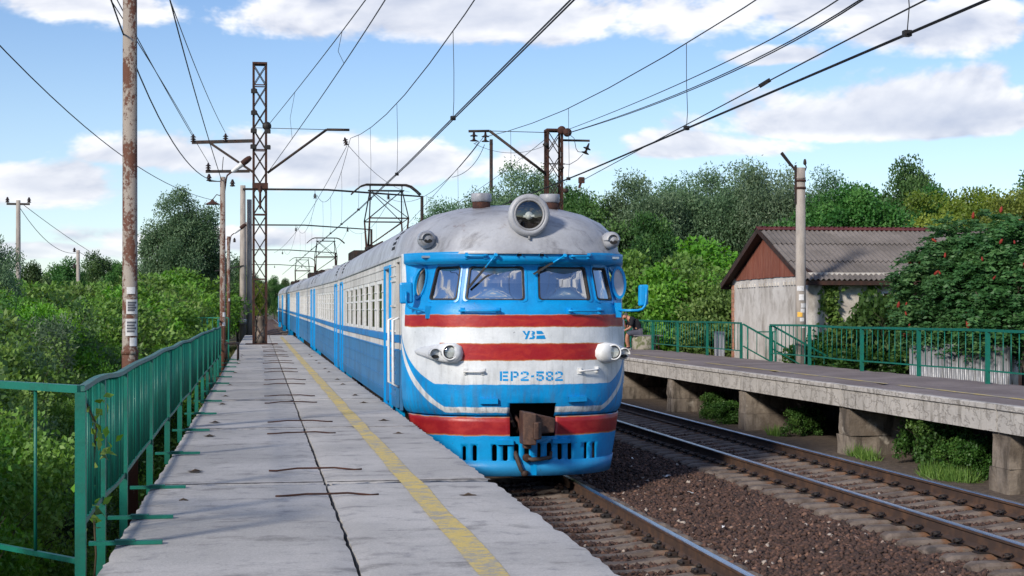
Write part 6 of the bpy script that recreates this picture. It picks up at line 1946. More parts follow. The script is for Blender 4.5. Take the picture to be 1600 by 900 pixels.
def place_tree(kind, px, ytop, d, wsc, label, group, name=None, seed=0):
    p = W(px, 486, d); g = gz(p.x, min(p.y, 220)) - .05
    H = ((486 - ytop) * d / F + EYE - g) * (.93 if kind != 's' else 1)
    pr, H0, nm = {'w': (WIL[0], 10, 'willow_tree'), 'v': (WIL[1], 10, 'willow_tree'), 'W': (WIL[2], 10, 'willow_tree'), 'b': (BRO[0], 9, 'broadleaf_tree'), 'c': (BRO[1], 9, 'broadleaf_tree'), 'y': (YEL[0], 9, 'sunlit_yellow_tree'), 's': (FARS[0], 3.6, 'shrub')}[kind]
    return plant(name or nm, pr, (p.x, p.y, g), H0, H, wsc, label, 'tree' if kind != 's' else 'shrub', group)
GR = 'trees behind the right platform'
for a in (('w', 706, 302, 105, .75, 'small pale willow seen left of the roof ventilators'),
          ('v', 742, 312, 112, .8, 'low willow crown just above the left roof ventilator'),
          ('w', 806, 247, 88, .8, 'tall willow left of the rusty lattice mast, above the headlamp'),
          ('v', 862, 262, 96, .75, 'willow right behind the rusty lattice mast'),
          ('b', 925, 284, 84, .85, 'dark broadleaf tree right of the rusty lattice mast'),
          ('w', 1003, 258, 84, .72, 'willow with a pointed top above the right-hand mirror'),
          ('v', 1052, 266, 90, .8, 'willow between the mirror and the house gable, set back'),
          ('c', 1012, 322, 66, .8, 'deep green tree in front of the willows, right beside the cab'),
          ('w', 1120, 243, 86, .8, 'tallest willow, left of the house gable peak'),
          ('v', 1170, 250, 92, .8, 'willow whose top stands over the house gable peak'),
          ('w', 1212, 246, 84, .75, 'willow just left of the top of the concrete pole'),
          ('v', 1300, 256, 96, .75, 'willow just right of the top of the concrete pole'),
          ('b', 1268, 292, 76, .85, 'dark green tree behind the middle of the house roof'),
          ('c', 1340, 276, 74, .95, 'broad dark tree above the right part of the house roof'),
          ('b', 1416, 238, 98, .62, 'tall round-topped dark tree standing highest behind the roof end'),
          ('c', 1455, 280, 92, .6, 'narrow dark tree just right of the tall round-topped one'),
          ('y', 1500, 284, 88, .9, 'sunlit yellowish green tree first to the right of the dark trees'),
          ('y', 1555, 276, 82, .9, 'sunlit yellowish green tree behind the sumac crown'),
          ('y', 1608, 266, 76, .9, 'sunlit yellow-green tree at the right edge of the picture'),
          ('b', 1640, 255, 90, .9, 'dark tree cut off by the right edge of the picture')):
    place_tree(*a, GR)
GS = 'shrubs behind the railing left of the house'
for a in (('s', 985, 400, 62, 1.0), ('s', 1030, 420, 60, 1.0), ('s', 1068, 405, 64, 1.1), ('s', 1105, 430, 60, 1.0), ('s', 1130, 445, 58, .9), ('s', 960, 440, 66, 1.1), ('s', 1090, 380, 70, 1.1), ('s', 1045, 380, 74, 1.1)):
    place_tree(*a, 'rounded green shrub in the thicket between the cab and the house', GS)
GL = 'trees on the left side'
for a in (('W', 284, 284, 100, .82, 'big dense grey-green willow standing alone beside the second lamp post'),
          ('b', 158, 388, 112, .7, 'dark tree just right of the slim telegraph pole'),
          ('c', 186, 402, 104, .6, 'smaller dark tree touching the nearest lamp post on its left'),
          ('b', 92, 396, 92, .7, 'dark tree between the two telegraph poles'),
          ('c', 48, 402, 80, .7, 'dark tree right of the crossarm telegraph pole'),
          ('v', -14, 348, 46, .5, 'tall feathery willow cut off by the left edge'),
          ('b', 372, 398, 130, .55, 'dark tree behind the concrete gantry pole'),
          ('c', 345, 405, 118, .55, 'dark tree behind the smallest lamp post'),
          ('y', 395, 428, 125, .5, 'sunlit yellowish tree seen through the tall lattice mast'),
          ('b', 428, 428, 260, .6, 'far dark tree at the end of the tracks'),
          ('c', 446, 432, 300, .6, 'farthest tree on the horizon above the last carriages'),
          ('b', 408, 430, 240, .55, 'far dark tree framed by the foot of the lattice mast')):
    place_tree(*a, GL)
GB = 'shrubs in the middle of the left thicket'
rg = random.Random(3)
for px, yt, d in ((215, 440, 62), (240, 436, 74), (262, 430, 80), (284, 430, 96), (304, 432, 112), (322, 434, 126), (336, 440, 140), (350, 446, 150), (366, 452, 160), (210, 450, 56), (180, 455, 52), (150, 448, 56), (120, 452, 52), (90, 446, 55), (60, 450, 50), (30, 445, 54), (5, 440, 50), (228, 466, 56), (262, 462, 72), (300, 462, 100), (195, 470, 44), (160, 468, 42), (-15, 452, 42)):
    place_tree('s', px, yt + rg.uniform(-5, 5), d, rg.uniform(.9, 1.15), 'round bright green shrub in the thicket beyond the left railing', GB)
def near_label(X, Y):
    row = 0 if X > -3 else (1 if X > -4.6 else 2)
    col = 0 if Y < 11.5 else (1 if Y < 19 else 2)
    where = ('left of the near railing corner', 'between the railing corner and the nearest lamp post', 'beyond the nearest lamp post')[col]
    look = ('low shrub right behind the left railing', 'dense shrub in the second thicket row', 'tall shrub at the back of the thicket')[row]
    return '%s, %s' % (look, where), 'shrub', 'shrubs: %s, %s' % (('first row', 'second row', 'back row')[row], where)
k = 0
for Y in [5.5 + 1.55 * i for i in range(21)]:
    for X, hmin, hmax in ((-2.4, 1.9, 2.5), (-3.8, 2.7, 3.4), (-5.5, 3.0, 3.6), (-7.4, 3.1, 3.8)):
        if X < -.175 * Y - 1.6: continue
        if X < -6 and Y < 20: continue
        pr = SHR[(k * 5 + k // 6) % 6]; k += 1
        h = rg.uniform(hmin, hmax)
        if X > -3 and Y > 14: h -= .1
        xx = X + rg.uniform(-.25, .2)
        plant('shrub', pr, (xx, Y + rg.uniform(-.5, .5), gz(xx, Y) - .05), 3.2, h, rg.uniform(.8, .95) if X > -3 else rg.uniform(.9, 1.1), *near_label(X, Y))

# low growth that nobody could count
def ground_leaves(name, boxes, n, hmax, L, Wd, mtl, seed, label, cat, up=.2):
    rs = np.random.RandomState(seed); Ps = []
    tot = sum((b[1] - b[0]) * (b[3] - b[2]) for b in boxes)
    for x0, x1, y0, y1 in boxes:
        m = int(n * (x1 - x0) * (y1 - y0) / tot)
        x = rs.uniform(x0, x1, m); y = rs.uniform(y0, y1, m)
        z = np.array([gz(a, b) for a, b in zip(x, y)])
        Ps.append(np.stack([x, y, z + hmax * rs.rand(m) ** 1.5 * (0.4 + .6 * rs.rand(m))], 1))
    P = np.concatenate(Ps); N = len(P)
    D = rs.randn(N, 3) * .6 + np.array([0, 0, up])
    t = np.clip(.5 + .3 * np.sin(P[:, 0] * 1.7 + P[:, 1]) + rs.randn(N) * .2, 0, 1)
    me = leaf_mesh(name, P, D, L * (.6 + .8 * rs.rand(N)), Wd * (.6 + .8 * rs.rand(N)), t, mtl, rs)
    return tag(link(name, me), label, cat, kind='stuff')
ground_leaves('undergrowth', [(-3.0, -1.15, 6, 24), (-4.5, -1.2, 24, 46)], 26000, .9, .075, .024, L_SHRUB, 5, 'low leafy undergrowth at the foot of the left railing', 'undergrowth')
ground_leaves('tall_weeds', [(13.8, 17.5, 38, 46), (13.8, 22, 46, 78)], 42000, 1.05, .34, .012, L_GRASS, 6, 'tall pale weeds behind the right railing', 'weeds', 1.2)
ground_leaves('grass_patch', [(-2.6, 1.2, 86, 110)], 7000, .35, .3, .02, L_GRASS, 7, 'short grass beyond the end of the left platform', 'grass', 1.0)
def wood():
    rs = np.random.RandomState(9); n = 16000
    px = rs.uniform(-500, 2100, n); d = rs.uniform(270, 380, n)
    r = (px - 800) * d / F; X = r * CS + d * SN; Y = -r * SN + d * CS
    keep = np.abs(X + 0.0055 * (Y - 60) - 4) > 14
    Z = rs.rand(n) ** .8 * (5 + 1.5 * np.sin(px * .021) + 1.0 * np.sin(px * .083)) + 0.0
    P = np.stack([X, Y, Z], 1)[keep]; N = len(P)
    t = np.clip(.4 + .3 * np.sin(P[:, 0] * .2) + rs.randn(N) * .15, 0, 1)
    me = leaf_mesh('distant_wood', P, rs.randn(N, 3), 1.2 + .6 * rs.rand(N), .5 + .25 * rs.rand(N), t, L_OAK, rs)
    tag(link('distant_wood', me), 'distant belt of dark woodland on the horizon', 'woodland', kind='stuff')
wood()

# plants under and beside the right platform
for (x, y, h, w, pr, lab) in ((10.9, 23.6, 1.05, .75, IVY, 'leafy plant hanging under the right platform, left of the nearest pier'), (11.3, 24.9, 1.15, .7, IVY, 'leafy plant in the dark bay right of the second pier'), (11.0, 22.4, .75, .65, IVY, 'low plant close beside the nearest platform pier'),
                      (10.9, 36.0, .7, .6, IVY, 'small plant under the platform next to the cab side'), (11.2, 30.5, .7, .6, IVY, 'small plant under the platform between the third and second pier'), (10.75, 34.3, .6, .7, IVY, 'second small plant under the platform nearer the third pier')):
    o = plant('weed_plant', (IVY[0], IVY[1]), (x, y, gz(x, y) - .02), 2.2, h, w / h * 1.1, lab, 'plant', 'plants under the right platform')
rs = np.random.RandomState(4)
P = []
for (x, y, n, rr) in ((10.62, 22.6, 1500, .5), (10.55, 25.6, 250, .22), (10.6, 26.3, 200, .2), (10.7, 31.0, 150, .2)):
    a = rs.rand(n) * 6.28; q = rr * rs.rand(n) ** .5
    P.append(np.stack([x + q * np.cos(a) * .55, y + q * np.sin(a) * 1.5, np.full(n, gz(x, y))], 1))
P = np.concatenate(P); N = len(P)
me = leaf_mesh('grass_tufts', P, rs.randn(N, 3) * .35 + np.array([0, 0, 1.0]), .18 + .2 * rs.rand(N), .005 + .004 * rs.rand(N), np.clip(rs.rand(N), 0, 1), L_SHRUB, rs)
tag(link('grass_tufts', me), 'bright grass tufts below the right platform edge', 'grass', kind='stuff')
# rubble on the strip of earth below the platform
rs = np.random.RandomState(14)
def rubble():
    n = 1400; x = rs.uniform(9.95, 11.6, n); y = rs.uniform(18, 42, n); V = []; base = np.array([(1, 0, 0), (-1, 0, 0), (0, 1, 0), (0, -1, 0), (0, 0, .8), (0, 0, -.6)], float)
    fc = np.array([(0, 2, 4), (2, 1, 4), (1, 3, 4), (3, 0, 4), (2, 0, 5), (1, 2, 5), (3, 1, 5), (0, 3, 5)], np.int32)
    for i in range(n):
        s = .012 + .05 * rs.rand() ** 4; v = base * (s * (.6 + .8 * rs.rand(6, 1))) + rs.randn(6, 3) * s * .15
        V.append(v + (x[i], y[i], max(gz(x[i], y[i]), bz(x[i], y[i]) if x[i] < 10.9 else -9) + s * .3))
    ff = (fc[None] + (np.arange(n) * 6)[:, None, None]).reshape(-1)
    me = fast_mesh('rubble', np.concatenate(V), ff, 3, M_STONE, np.repeat(np.where(rs.rand(n) < .3, 1.0, .75 * rs.rand(n)), 6))
    tag(link('rubble', me), 'scattered pale rubble on the earth below the right platform', 'rubble', kind='stuff')
rubble()
mb = MB(); xs_ = [9.75, 10.0, 10.3, 10.7, 11.2, 12, 13.3]; ysd = [8 + i * .6 for i in range(70)]
mb.grid([[Vector((x, y, interp([(9.75, -1.30), (10.0, -1.24), (10.5, -1.20), (13.3, -1.16)], x) + .035 * mnoise.noise(Vector((x * 3, y * 2, 8))))) for x in xs_] for y in ysd], 0, True)
tag(mb.build('trackside_earth', M_DIRT), kind='structure')

# vine climbing through the near fence bars
vn = thing('climbing_vine', (-1.03, 9.9, -1.6), 'young bright vine climbing through the near left railing', 'vine')
rs = np.random.RandomState(8); P = []; D = []
stem = [Vector((-.1, .0, 0)), Vector((-.05, .1, .7)), Vector((.03, -.1, 1.5)), Vector((-.02, .15, 1.9)), Vector((.02, .0, 2.3)), Vector((.0, -.35, 2.45))]
mb = MB(); mb.tube(stem, [.007] * 6, 5); mb.build('stem', M_TWIG, vn)
for i in range(70):
    k = rs.randint(0, 5); p = stem[k].lerp(stem[k + 1], rs.rand()); P.append(tuple(p + Vector(rs.randn(3) * .05))); D.append(tuple(rs.randn(3) + (.8, -.3, -.2)))
for k in range(0, 64):
    me = leaf_mesh('leaf', np.array(P[k:k + 1]), np.array(D[k:k + 1]), np.array([.055 + .04 * rs.rand()]), np.array([.026]), rs.rand(1), L_VINE, rs, .1); link('leaf', me, vn)

# ------------------------------------------------------------------ house
HP = W(1263, 486, 42.6); phi = R(6.2)
uang = -TH + phi
hz0 = -1.3
house = thing('house', (HP.x, HP.y, hz0), 'long low house with red plank gable and grey corrugated roof', 'house', None, uang)
HL, HWd, EV, RG = 13.0, 8.4, 3.78, 5.10        # length, width, eave and ridge heights above hz0
mb = MB(); mb.box((0, 0, 0), (.3, HWd, EV)); mb.build('gable_wall', M_PLASTER, house)
mb = MB(); mb.box((.302, 0, 0), (HL, .3, EV)); mb.build('front_wall', M_LIME, house)
mb = MB(); mb.box((.302, HWd - .3, 0), (HL, HWd, EV)); mb.box((HL - .3, .302, 0), (HL, HWd - .302, EV)); mb.build('rear_wall', M_LIME, house)
for xg in (.05, HL - .15):
    mb = MB(); mb.prism([(xg, 0, EV), (xg, HWd, EV), (xg, HWd / 2, RG - .12)], (.1, 0, 0)); mb.build('gable_backing', M_WOODDARK, house)
def roofz(y): return EV - .12 + (RG - EV + .12) * (1 - abs(y - HWd / 2) / (HWd / 2 + .0))
np_ = 34
for k in range(np_):
    y0 = .02 + (HWd - .04) * k / np_; y1 = .02 + (HWd - .04) * (k + 1) / np_ - .012
    z0 = roofz(y0) - .08; z1 = roofz(y1) - .08
    if max(z0, z1) < EV + .05: continue
    x = .0 - RNG.uniform(.0, .012)
    mb = MB(); lo = EV - .06 - RNG.uniform(0, .02)
    mb.prism([(x - .03, y0, lo), (x - .03, y1, lo), (x - .03, y1, max(z1, lo + .02)), (x - .03, y0, max(z0, lo + .02))], (.03, 0, 0)); mb.build('plank', M_PLANK, house)
slope = math.atan2(RG - EV + .12, HWd / 2); SLn = (HWd / 2 + .45) / math.cos(slope)
def sheet():
    mb = MB(); rows = []; per = .15; wdt = 1.065; nseg = 8
    nx_ = int(wdt / per * nseg)
    for j, (s_, zz) in enumerate(((0, 0), (.9, 0), (1.82, 0))):
        rows.append([Vector((k / nx_ * wdt, s_ * 1.0, .027 * math.cos(2 * math.pi * k / nseg))) for k in range(nx_ + 1)])
    mb.grid(rows, 0, True)
    rows2 = [[p - Vector((0, 0, .008)) for p in rows[0]], rows[0]]
    mb.grid(rows2, 0, True)
    return mb.mesh('roof_sheet', M_ASB)
SHM = sheet()
nrow = 3; rl = SLn / nrow
for side in (0, 1):
    for r_ in range(nrow):
        for c in range(13):
            s_ = link('roof_sheet', SHM, house)
            xo = -.32 + c * 1.05; st_ = r_ * rl
            yl = -.45 + st_ * math.cos(slope); zl = roofz(0) - .45 * math.tan(slope) + st_ * math.sin(slope) + .05 + r_ * .0 + RNG.uniform(0, .008)
            lift = .012 * (2 - r_)
            s_.scale = (1, (rl + .12) / 1.82, 1)
            if side == 0:
                s_.location = (xo + RNG.uniform(-.008, .008), yl, zl + .02 + .03 * r_); s_.rotation_euler = (slope, 0, RNG.uniform(-.004, .004))
            else:
                s_.location = (xo + 1.065, HWd - yl, zl + .02 + .03 * r_); s_.rotation_euler = (slope, 0, math.pi)
mb = MB(); zr = RG + .12
for sy in (-1, 1): mb.add([(-.34, HWd / 2, zr + .05), (HL + .5, HWd / 2, zr + .05), (HL + .5, HWd / 2 + sy * .26, zr - .05), (-.34, HWd / 2 + sy * .26, zr - .05)], [(0, 1, 2, 3) if sy < 0 else (3, 2, 1, 0)])
rc_ = mb.build('ridge_cap', M_ROOFEDGE, house); q = rc_.modifiers.new('s', 'SOLIDIFY'); q.thickness = .02
for sy in (0, 1):
    f_ = lambda y: (HWd - y) if sy else y
    mb = MB(); A = Vector((-.28, f_(-.42), roofz(0) - .42 * math.tan(slope) - .01)); B = Vector((-.28, HWd / 2, RG + .05)); mb.bar(A, B, .04, .13); mb.build('barge_board', M_WOODDARK, house)
    mb = MB(); A2 = Vector((-.26, f_(-.40), roofz(0) - .42 * math.tan(slope) - .03)); mb.bar(A2, A2 + Vector((HL + .9, 0, 0)), .04, .12); mb.build('eave_board', M_WOODDARK, house)
    mb = MB(); mb.add([(-.27, f_(-.4), roofz(0) - .16), (-.04, f_(-.4), roofz(0) - .16), (-.04, HWd / 2, RG - .02), (-.27, HWd / 2, RG - .02)], [(0, 1, 2, 3)]); mb.build('soffit', M_WOODDARK, house)
for k in range(9):
    mb = MB(); x = .3 + k * 1.5; mb.bar((x, -.38, roofz(0) - .17), (x, .2, roofz(0) - .08), .06, .1); mb.build('rafter_end', M_WOODDARK, house)
for k in range(26):
    if k % 9 == 8: continue
    mb = MB(); y = .3 + k * .29; mb.box((-.045, y, EV - .32), (-.002, y + .14, EV - .22)); mb.build('dentil_brick', M_PLASTER, house)
BRM = MB(); BRM.bbox((-.03, -.26, 0), (0, 0, .135), .006); BRM = BRM.mesh('brick', M_BRICK)
BRH = MB(); BRH.bbox((-.03, -.14, 0), (0, 0, .135), .006); BRH = BRH.mesh('brick', M_BRICK)
for k in range(24):
    link('brick', BRM if k % 2 else BRH, house, (-.001, HWd + .02, .05 + k * .147))
    if k % 2 == 0: link('brick', BRH, house, (-.001, HWd - .135, .05 + k * .147))
# front wall: pilasters, small window, corner bricks
for x in (.0, 2.9, 6.0):
    mb = MB(); mb.box((x + .31, -.05, 0), (x + .75, -.002, EV - .15)); mb.build('pilaster', M_LIME, house)
wx, wz = 2.15, 2.35
mb = MB()
for (a, b) in (((wx - .05, -.03, wz), (wx + .0, .05, wz + .85)), ((wx + .5, -.03, wz), (wx + .55, .05, wz + .85)), ((wx - .05, -.03, wz + .85), (wx + .55, .05, wz + .91)), ((wx - .08, -.07, wz - .06), (wx + .58, .05, wz))): mb.box(a, b)
wd = mb.build('window_frame', M_WHITE, house)
mb = MB(); mb.box((wx, -.012, wz), (wx + .5, -.004, wz + .85)); mb.build('window_pane', worn('curtain', (.10, .012, .016), (.05, .01, .012), 5, .25), wd)
mb = MB(); mb.bar((wx + .25, -.02, wz), (wx + .25, -.02, wz + .85), .03); mb.build('glazing_bar', M_WHITE, wd)

def wall_vine(label, x, pts, w, n, seed, mtl=L_IVY):
    o = thing('wall_vine', (HP.x, HP.y, hz0), label, 'vine', 'vines on the house wall', uang)
    rs = np.random.RandomState(seed); mb = MB(); st = [Vector((px_, -.06, z)) for px_, z in pts]; mb.tube(st, .02, 5); mb.build('stem', M_TWIG, o)
    P = []
    for i in range(n):
        k = rs.randint(0, len(st) - 1); p = st[k].lerp(st[k + 1], rs.rand()); P.append((p.x + rs.randn() * w, -.06 - abs(rs.randn()) * .07, p.z + rs.randn() * .1))
    P = np.array(P); me = leaf_mesh('foliage', P, rs.randn(n, 3) * .6 + np.array([0, -.5, -.4]), .12 + .07 * rs.rand(n), .045 + .02 * rs.rand(n), rs.rand(n), mtl, rs)
    link('foliage', me, o); return o
wall_vine('left vine strip climbing the house wall beside the concrete pole', 0, [(.75, 0), (.9, 1.3), (.75, 2.2), (.55, 3.0), (.62, 3.45)], .13, 900, 1, L_SHRUB)
wall_vine('right vine strip climbing the house wall near the small window', 0, [(1.6, 0), (1.62, 1.2), (1.75, 2.2), (1.7, 2.9), (1.8, 3.35)], .10, 750, 2, L_SHRUB)
for k, (px, yt, d, w, lab) in enumerate(((1322, 520, 43.2, .8, 'low ivy bush against the house wall behind the railing'), (1375, 500, 42.5, .9, 'ivy bush under the small house window'), (1405, 462, 41.8, .75, 'tall ivy bush hiding the house wall left of the sumac'), (1345, 545, 41.5, .8, 'lowest ivy bush just behind the right railing'), (1285, 535, 42.5, .6, 'small ivy bush at the foot of the left wall vine'))):
    p = W(px, 486, d); g = gz(p.x, p.y) - .05; H = (486 - yt) * d / F + EYE - g
    plant('ivy_bush', IVY, (p.x, p.y, g), 2.2, H, 1.5 * w * 2.2 / max(H, 1.3), lab, 'shrub', 'ivy bushes along the house')

# sumac: compound leaves on forked stems, red seed cones
def sumac(base, H, Rr, label, seed, ncl=620):
    o = thing('sumac_tree', base, label, 'tree')
    rg = random.Random(seed); rs = np.random.RandomState(seed); mb = MB(); tips = []
    for s in range(7):
        a = s * .9 + rg.uniform(-.2, .2); q = Vector((.25 * math.cos(a), .25 * math.sin(a), -.2)); m = Vector((Rr * .45 * math.cos(a), Rr * .45 * math.sin(a), H * .45))
        limb(mb, q, m, .06, .035, rg, .1, 4, 6)
        for b in range(5):
            t_ = m + Vector((rg.uniform(-1, 1) * Rr * .5, rg.uniform(-1, 1) * Rr * .5, H * rg.uniform(.05, .35))); limb(mb, m, t_, .03, .012, rg, .1, 3, 5); tips.append(t_)
    mb.build('trunk', M_BARK, o)
    P = []; D = []; Ls = []; tn = []
    cc = Vector((0, 0, H * .56))
    shell = []
    for i in range(ncl):
        v = Vector((rg.gauss(0, 1), rg.gauss(0, 1), rg.gauss(0, 1) * .9 + .15)).normalized(); rr = rg.random() ** .3
        k = 1 + .28 * mnoise.noise(v * 2.2 + Vector((seed, 0, 0)))
        c = cc + Vector((v.x * Rr * rr * k, v.y * Rr * rr * k, v.z * H * .44 * rr * k)); shell.append((c, v, rr))
        tone = min(1, max(0, .45 + rg.gauss(0, .2)))
        if c.z < H * .38: continue
        for f_ in range(6):
            a = rg.uniform(0, 6.28); dr = (Vector((math.cos(a), math.sin(a), rg.uniform(-.3, .8))) + v * .7).normalized(); side = dr.cross(Vector((0, 0, 1))).normalized()
            Lc = rg.uniform(.38, .55)
            for j in range(7):
                t = (j + 1) / 7; p = c + dr * Lc * t - Vector((0, 0, rg.uniform(.3, .75) * t * t * Lc)) + Vector((0, 0, .05))
                for sg in (-1, 1):
                    P.append(tuple(p)); D.append(tuple(side * sg + dr * .35 - Vector((0, 0, .35)))); Ls.append(.155 * (1 - .35 * abs(t - .5) * 2)); tn.append(min(1, max(0, tone + rg.gauss(0, .1))))
    P = np.array(P); me = leaf_mesh('crown', P, np.array(D), np.array(Ls), np.array(Ls) * .25, np.array(tn), L_SUMAC, rs); link('crown', me, o)
    cm = MB(); cm.lathe([(.008, 0), (.028, .025), (.036, .06), (.026, .11), (.006, .15)], 8); cm = cm.mesh('seed_cone', M_SUMAC_CONE)
    n = 0
    for c, v, rr in shell:
        if rr > .8 and v.y < .3 and n < 34 and c.z > H * .4 and rg.random() < .5:
            n += 1; q = link('seed_cone', cm, o, c + v * rg.uniform(.05, .2) + Vector((0, 0, .1))); q.rotation_euler = (rg.uniform(-.7, .7), rg.uniform(-.7, .7), 0); q.scale = [rg.uniform(.6, 1.25)] * 3
    return o
p = W(1508, 486, 37.5); sumac((p.x, p.y, -1.3), 4.85, 1.55, 'sumac tree with red seed cones in front of the house at right', 3)
p = W(1592, 486, 36.0); sumac((p.x, p.y, -1.3), 4.75, 1.5, 'second sumac tree with red cones, cut by the right edge', 4, 520)

# outbuilding, sheet fences and low shed behind the right railing
p = W(1452, 486, 40.6)
ob = thing('outbuilding', (p.x, p.y, -1.3), 'small brick outbuilding with white door half hidden behind the sumac', 'shed', None, uang)
mb = MB(); mb.box((0, 0, 0), (4.5, 2.2, 2.75)); mb.build('wall', M_BRICK, ob)
mb = MB(); mb.prism([(-.3, -.35, 2.8), (4.8, -.35, 2.8), (4.8, 2.4, 3.2), (-.3, 2.4, 3.2)], (0, 0, .05)); mb.build('roof', M_ASB, ob)
mb = MB(); mb.box((1.1, -.05, 0), (1.95, -.003, 2.2)); dr = mb.build('door', M_WHITE, ob)
mb = MB(); mb.box((1.2, -.075, .3), (1.85, -.052, 1.0)); mb.box((1.2, -.075, 1.15), (1.85, -.052, 2.05)); mb.build('door_panel', M_LIME, dr)
mb = MB(); mb.tube([(1.82, -.05, 1.1), (1.82, -.1, 1.1), (1.74, -.1, 1.1)], .012, 5); mb.build('handle', M_DARKSTEEL, dr)
mb = MB(); mb.box((2.6, -.04, 1.1), (3.4, -.003, 2.0)); wn = mb.build('window', M_WHITE, ob); mb = MB(); mb.box((2.68, -.05, 1.18), (3.32, -.042, 1.92)); mb.build('pane', M_SIDEWIN, wn)
def csheet(wd, ht):
    mb = MB(); nx_ = int(wd / .02); rows = []
    for z in (0, ht): rows.append([Vector((k / nx_ * wd, .022 * math.sin(2 * math.pi * k * .02 / .11) , z)) for k in range(nx_ + 1)])
    mb.grid(rows, 0, True); return mb.mesh('sheet', M_CLEAN_STEEL)
CS1 = csheet(.86, 1.95)
def sheet_fence(label, A, B, z0, ht, angle=None):
    A, B = Vector(A), Vector(B); d = B - A; o = thing('sheet_fence', (A.x, A.y, z0), label, 'fence', 'corrugated sheet fences', math.atan2(d.y, d.x)); n = max(1, int(d.length / .84))
    for k in range(n):
        s_ = link('sheet', CS1, o, (k * .84, (k % 2) * .006, 0)); s_.scale = (1, 1, ht / 1.95 + RNG.uniform(-.01, .01)); q = s_.modifiers.new('t', 'SOLIDIFY'); q.thickness = .004
    for z in (.3, ht - .3):
        mb = MB(); mb.bar((0, .06, z), (n * .84, .06, z), .04); mb.build('rail', M_DARKSTEEL, o)
    return o
a = W(1421, 486, 37.0); b = W(1576, 486, 35.2); sheet_fence('long corrugated metal sheet fence behind the right railing under the sumac', (a.x, a.y, 0), (b.x, b.y, 0), -1.3, 1.93)
a = W(1577, 486, 35.2); b = W(1592, 486, 38.0); sheet_fence('short corrugated sheet side turning away at the long fence end', (a.x, a.y, 0), (b.x, b.y, 0), -1.3, 1.9)
a = W(1116, 486, 47.5); b = W(1146, 486, 46.0); sheet_fence('small corrugated metal panel by the house gable corner', (a.x, a.y, 0), (b.x, b.y, 0), -1.35, 1.55 + .6)
p = W(1484, 486, 37.4)
sh = thing('low_shed', (p.x, p.y, -1.3), 'low shed with flat brown sheet roof behind the corrugated fence', 'shed', None, uang)
mb = MB(); mb.box((.1, .1, 0), (1.6, 1.2, 2.0)); mb.build('wall', M_WOODDARK, sh)
mb = MB(); mb.prism([(-.05, -.3, 2.02), (1.75, -.3, 1.94), (1.75, 1.4, 2.1), (-.05, 1.4, 2.18)], (0, 0, .04)); mb.build('roof', M_BROWNSHEET, sh)

# ------------------------------------------------------------------ seated man on the concrete bench
def skin_body(name, verts, edges, radii, mtl, parent, root=0, sub=2, loc=None):
    bm = bmesh.new(); lay = bm.verts.layers.skin.verify(); vs = [bm.verts.new(v) for v in verts]
    for a, b in edges: bm.edges.new((vs[a], vs[b]))
    for i, v in enumerate(vs):
        r = radii[i]; v[lay].radius = r if isinstance(r, tuple) else (r, r); v[lay].use_root = (i == root)
    me = bpy.data.meshes.new(name); bm.to_mesh(me); bm.free(); me.materials.append(mtl)
    o = link(name, me, parent, loc)
    m = o.modifiers.new('skin', 'SKIN'); m.use_smooth_shade = True
    m = o.modifiers.new('sub', 'SUBSURF'); m.levels = sub; m.render_levels = sub
    return o
bp = W(1006, 486, 53.6); bz0 = P2Z + .003
BY = bp.y; BX = bp.x
cb = thing('concrete_bench', (BX, BY, bz0), 'mossy round concrete bench block with a dark board seat on the platform', 'bench')
mb = MB(); rows = []
for z, r in ((0, .40), (.06, .42), (.25, .43), (.40, .42), (.455, .39)):
    rows.append([Vector((math.cos(t) * r + .02 * mnoise.noise(Vector((math.cos(t), math.sin(t), z * 4))), math.sin(t) * r, z)) for t in [2 * math.pi * k / 20 for k in range(20)]])
mb.grid(rows, 0, True, True); mb.add(rows[-1], [tuple(range(20))])
def f_moss(T):
    n = T.noise(7, 5, .65); g = T.noise(40, 4, .7)
    c = T.mix(T.smooth(.42, .6, n), (.36, .34, .29), (.13, .15, .07)); return dict(base=T.hsv(c, .5, 1, .75 + g * .5), rough=.95, bump=(g + n, .02))
M_MOSS = mat('mossy_concrete', f_moss)
mb.build('block', M_MOSS, cb)
mb = MB(); mb.bbox((-.42, -.3, .46), (.62, .3, .50), .012); mb.build('seat_board', M_SEAT, cb)
for y in (-.22, .22):
    mb = MB(); mb.bar((.46, y, 0), (.46, y, .458), .05); mb.build('leg', M_RUST, cb)
# the man sits at the left end of the board and leans forward, facing left (towards -X)
pr = thing('person', (BX - .38, BY, bz0), 'seated person in black t-shirt and grey shorts bent forward, chin on hand', 'person')
sc_ = 1.0
V = [(.22, 0, .58), (.14, 0, .78), (.0, 0, .97), (-.12, 0, 1.09), (-.22, 0, 1.13), (-.29, 0, 1.17), (-.33, -.0, 1.22),   # 0 pelvis .. 6 crown
     (.16, -.10, .57), (-.24, -.13, .55), (-.27, -.13, .30), (-.22, -.13, .09), (-.30, -.14, .045), (-.40, -.14, .035),      # 7..12 near leg (camera side)
     (.16, .10, .57), (-.16, .12, .56), (-.16, .12, .30), (-.11, .12, .09), (-.19, .12, .045), (-.28, .12, .035),            # 13..18 far leg
     (-.10, -.19, 1.02), (-.16, -.22, .76), (-.36, -.18, .66), (-.45, -.15, .63), (-.51, -.14, .61),                         # 19..23 near arm resting on knee
     (-.10, .18, 1.02), (-.20, .18, .74), (-.31, .06, .90), (-.335, .02, 1.0), (-.33, .0, 1.045),                            # 24..28 far arm, hand at the chin
     (-.355, 0, 1.13), (-.375, 0, 1.06)]                                                                                      # 29 face, 30 chin
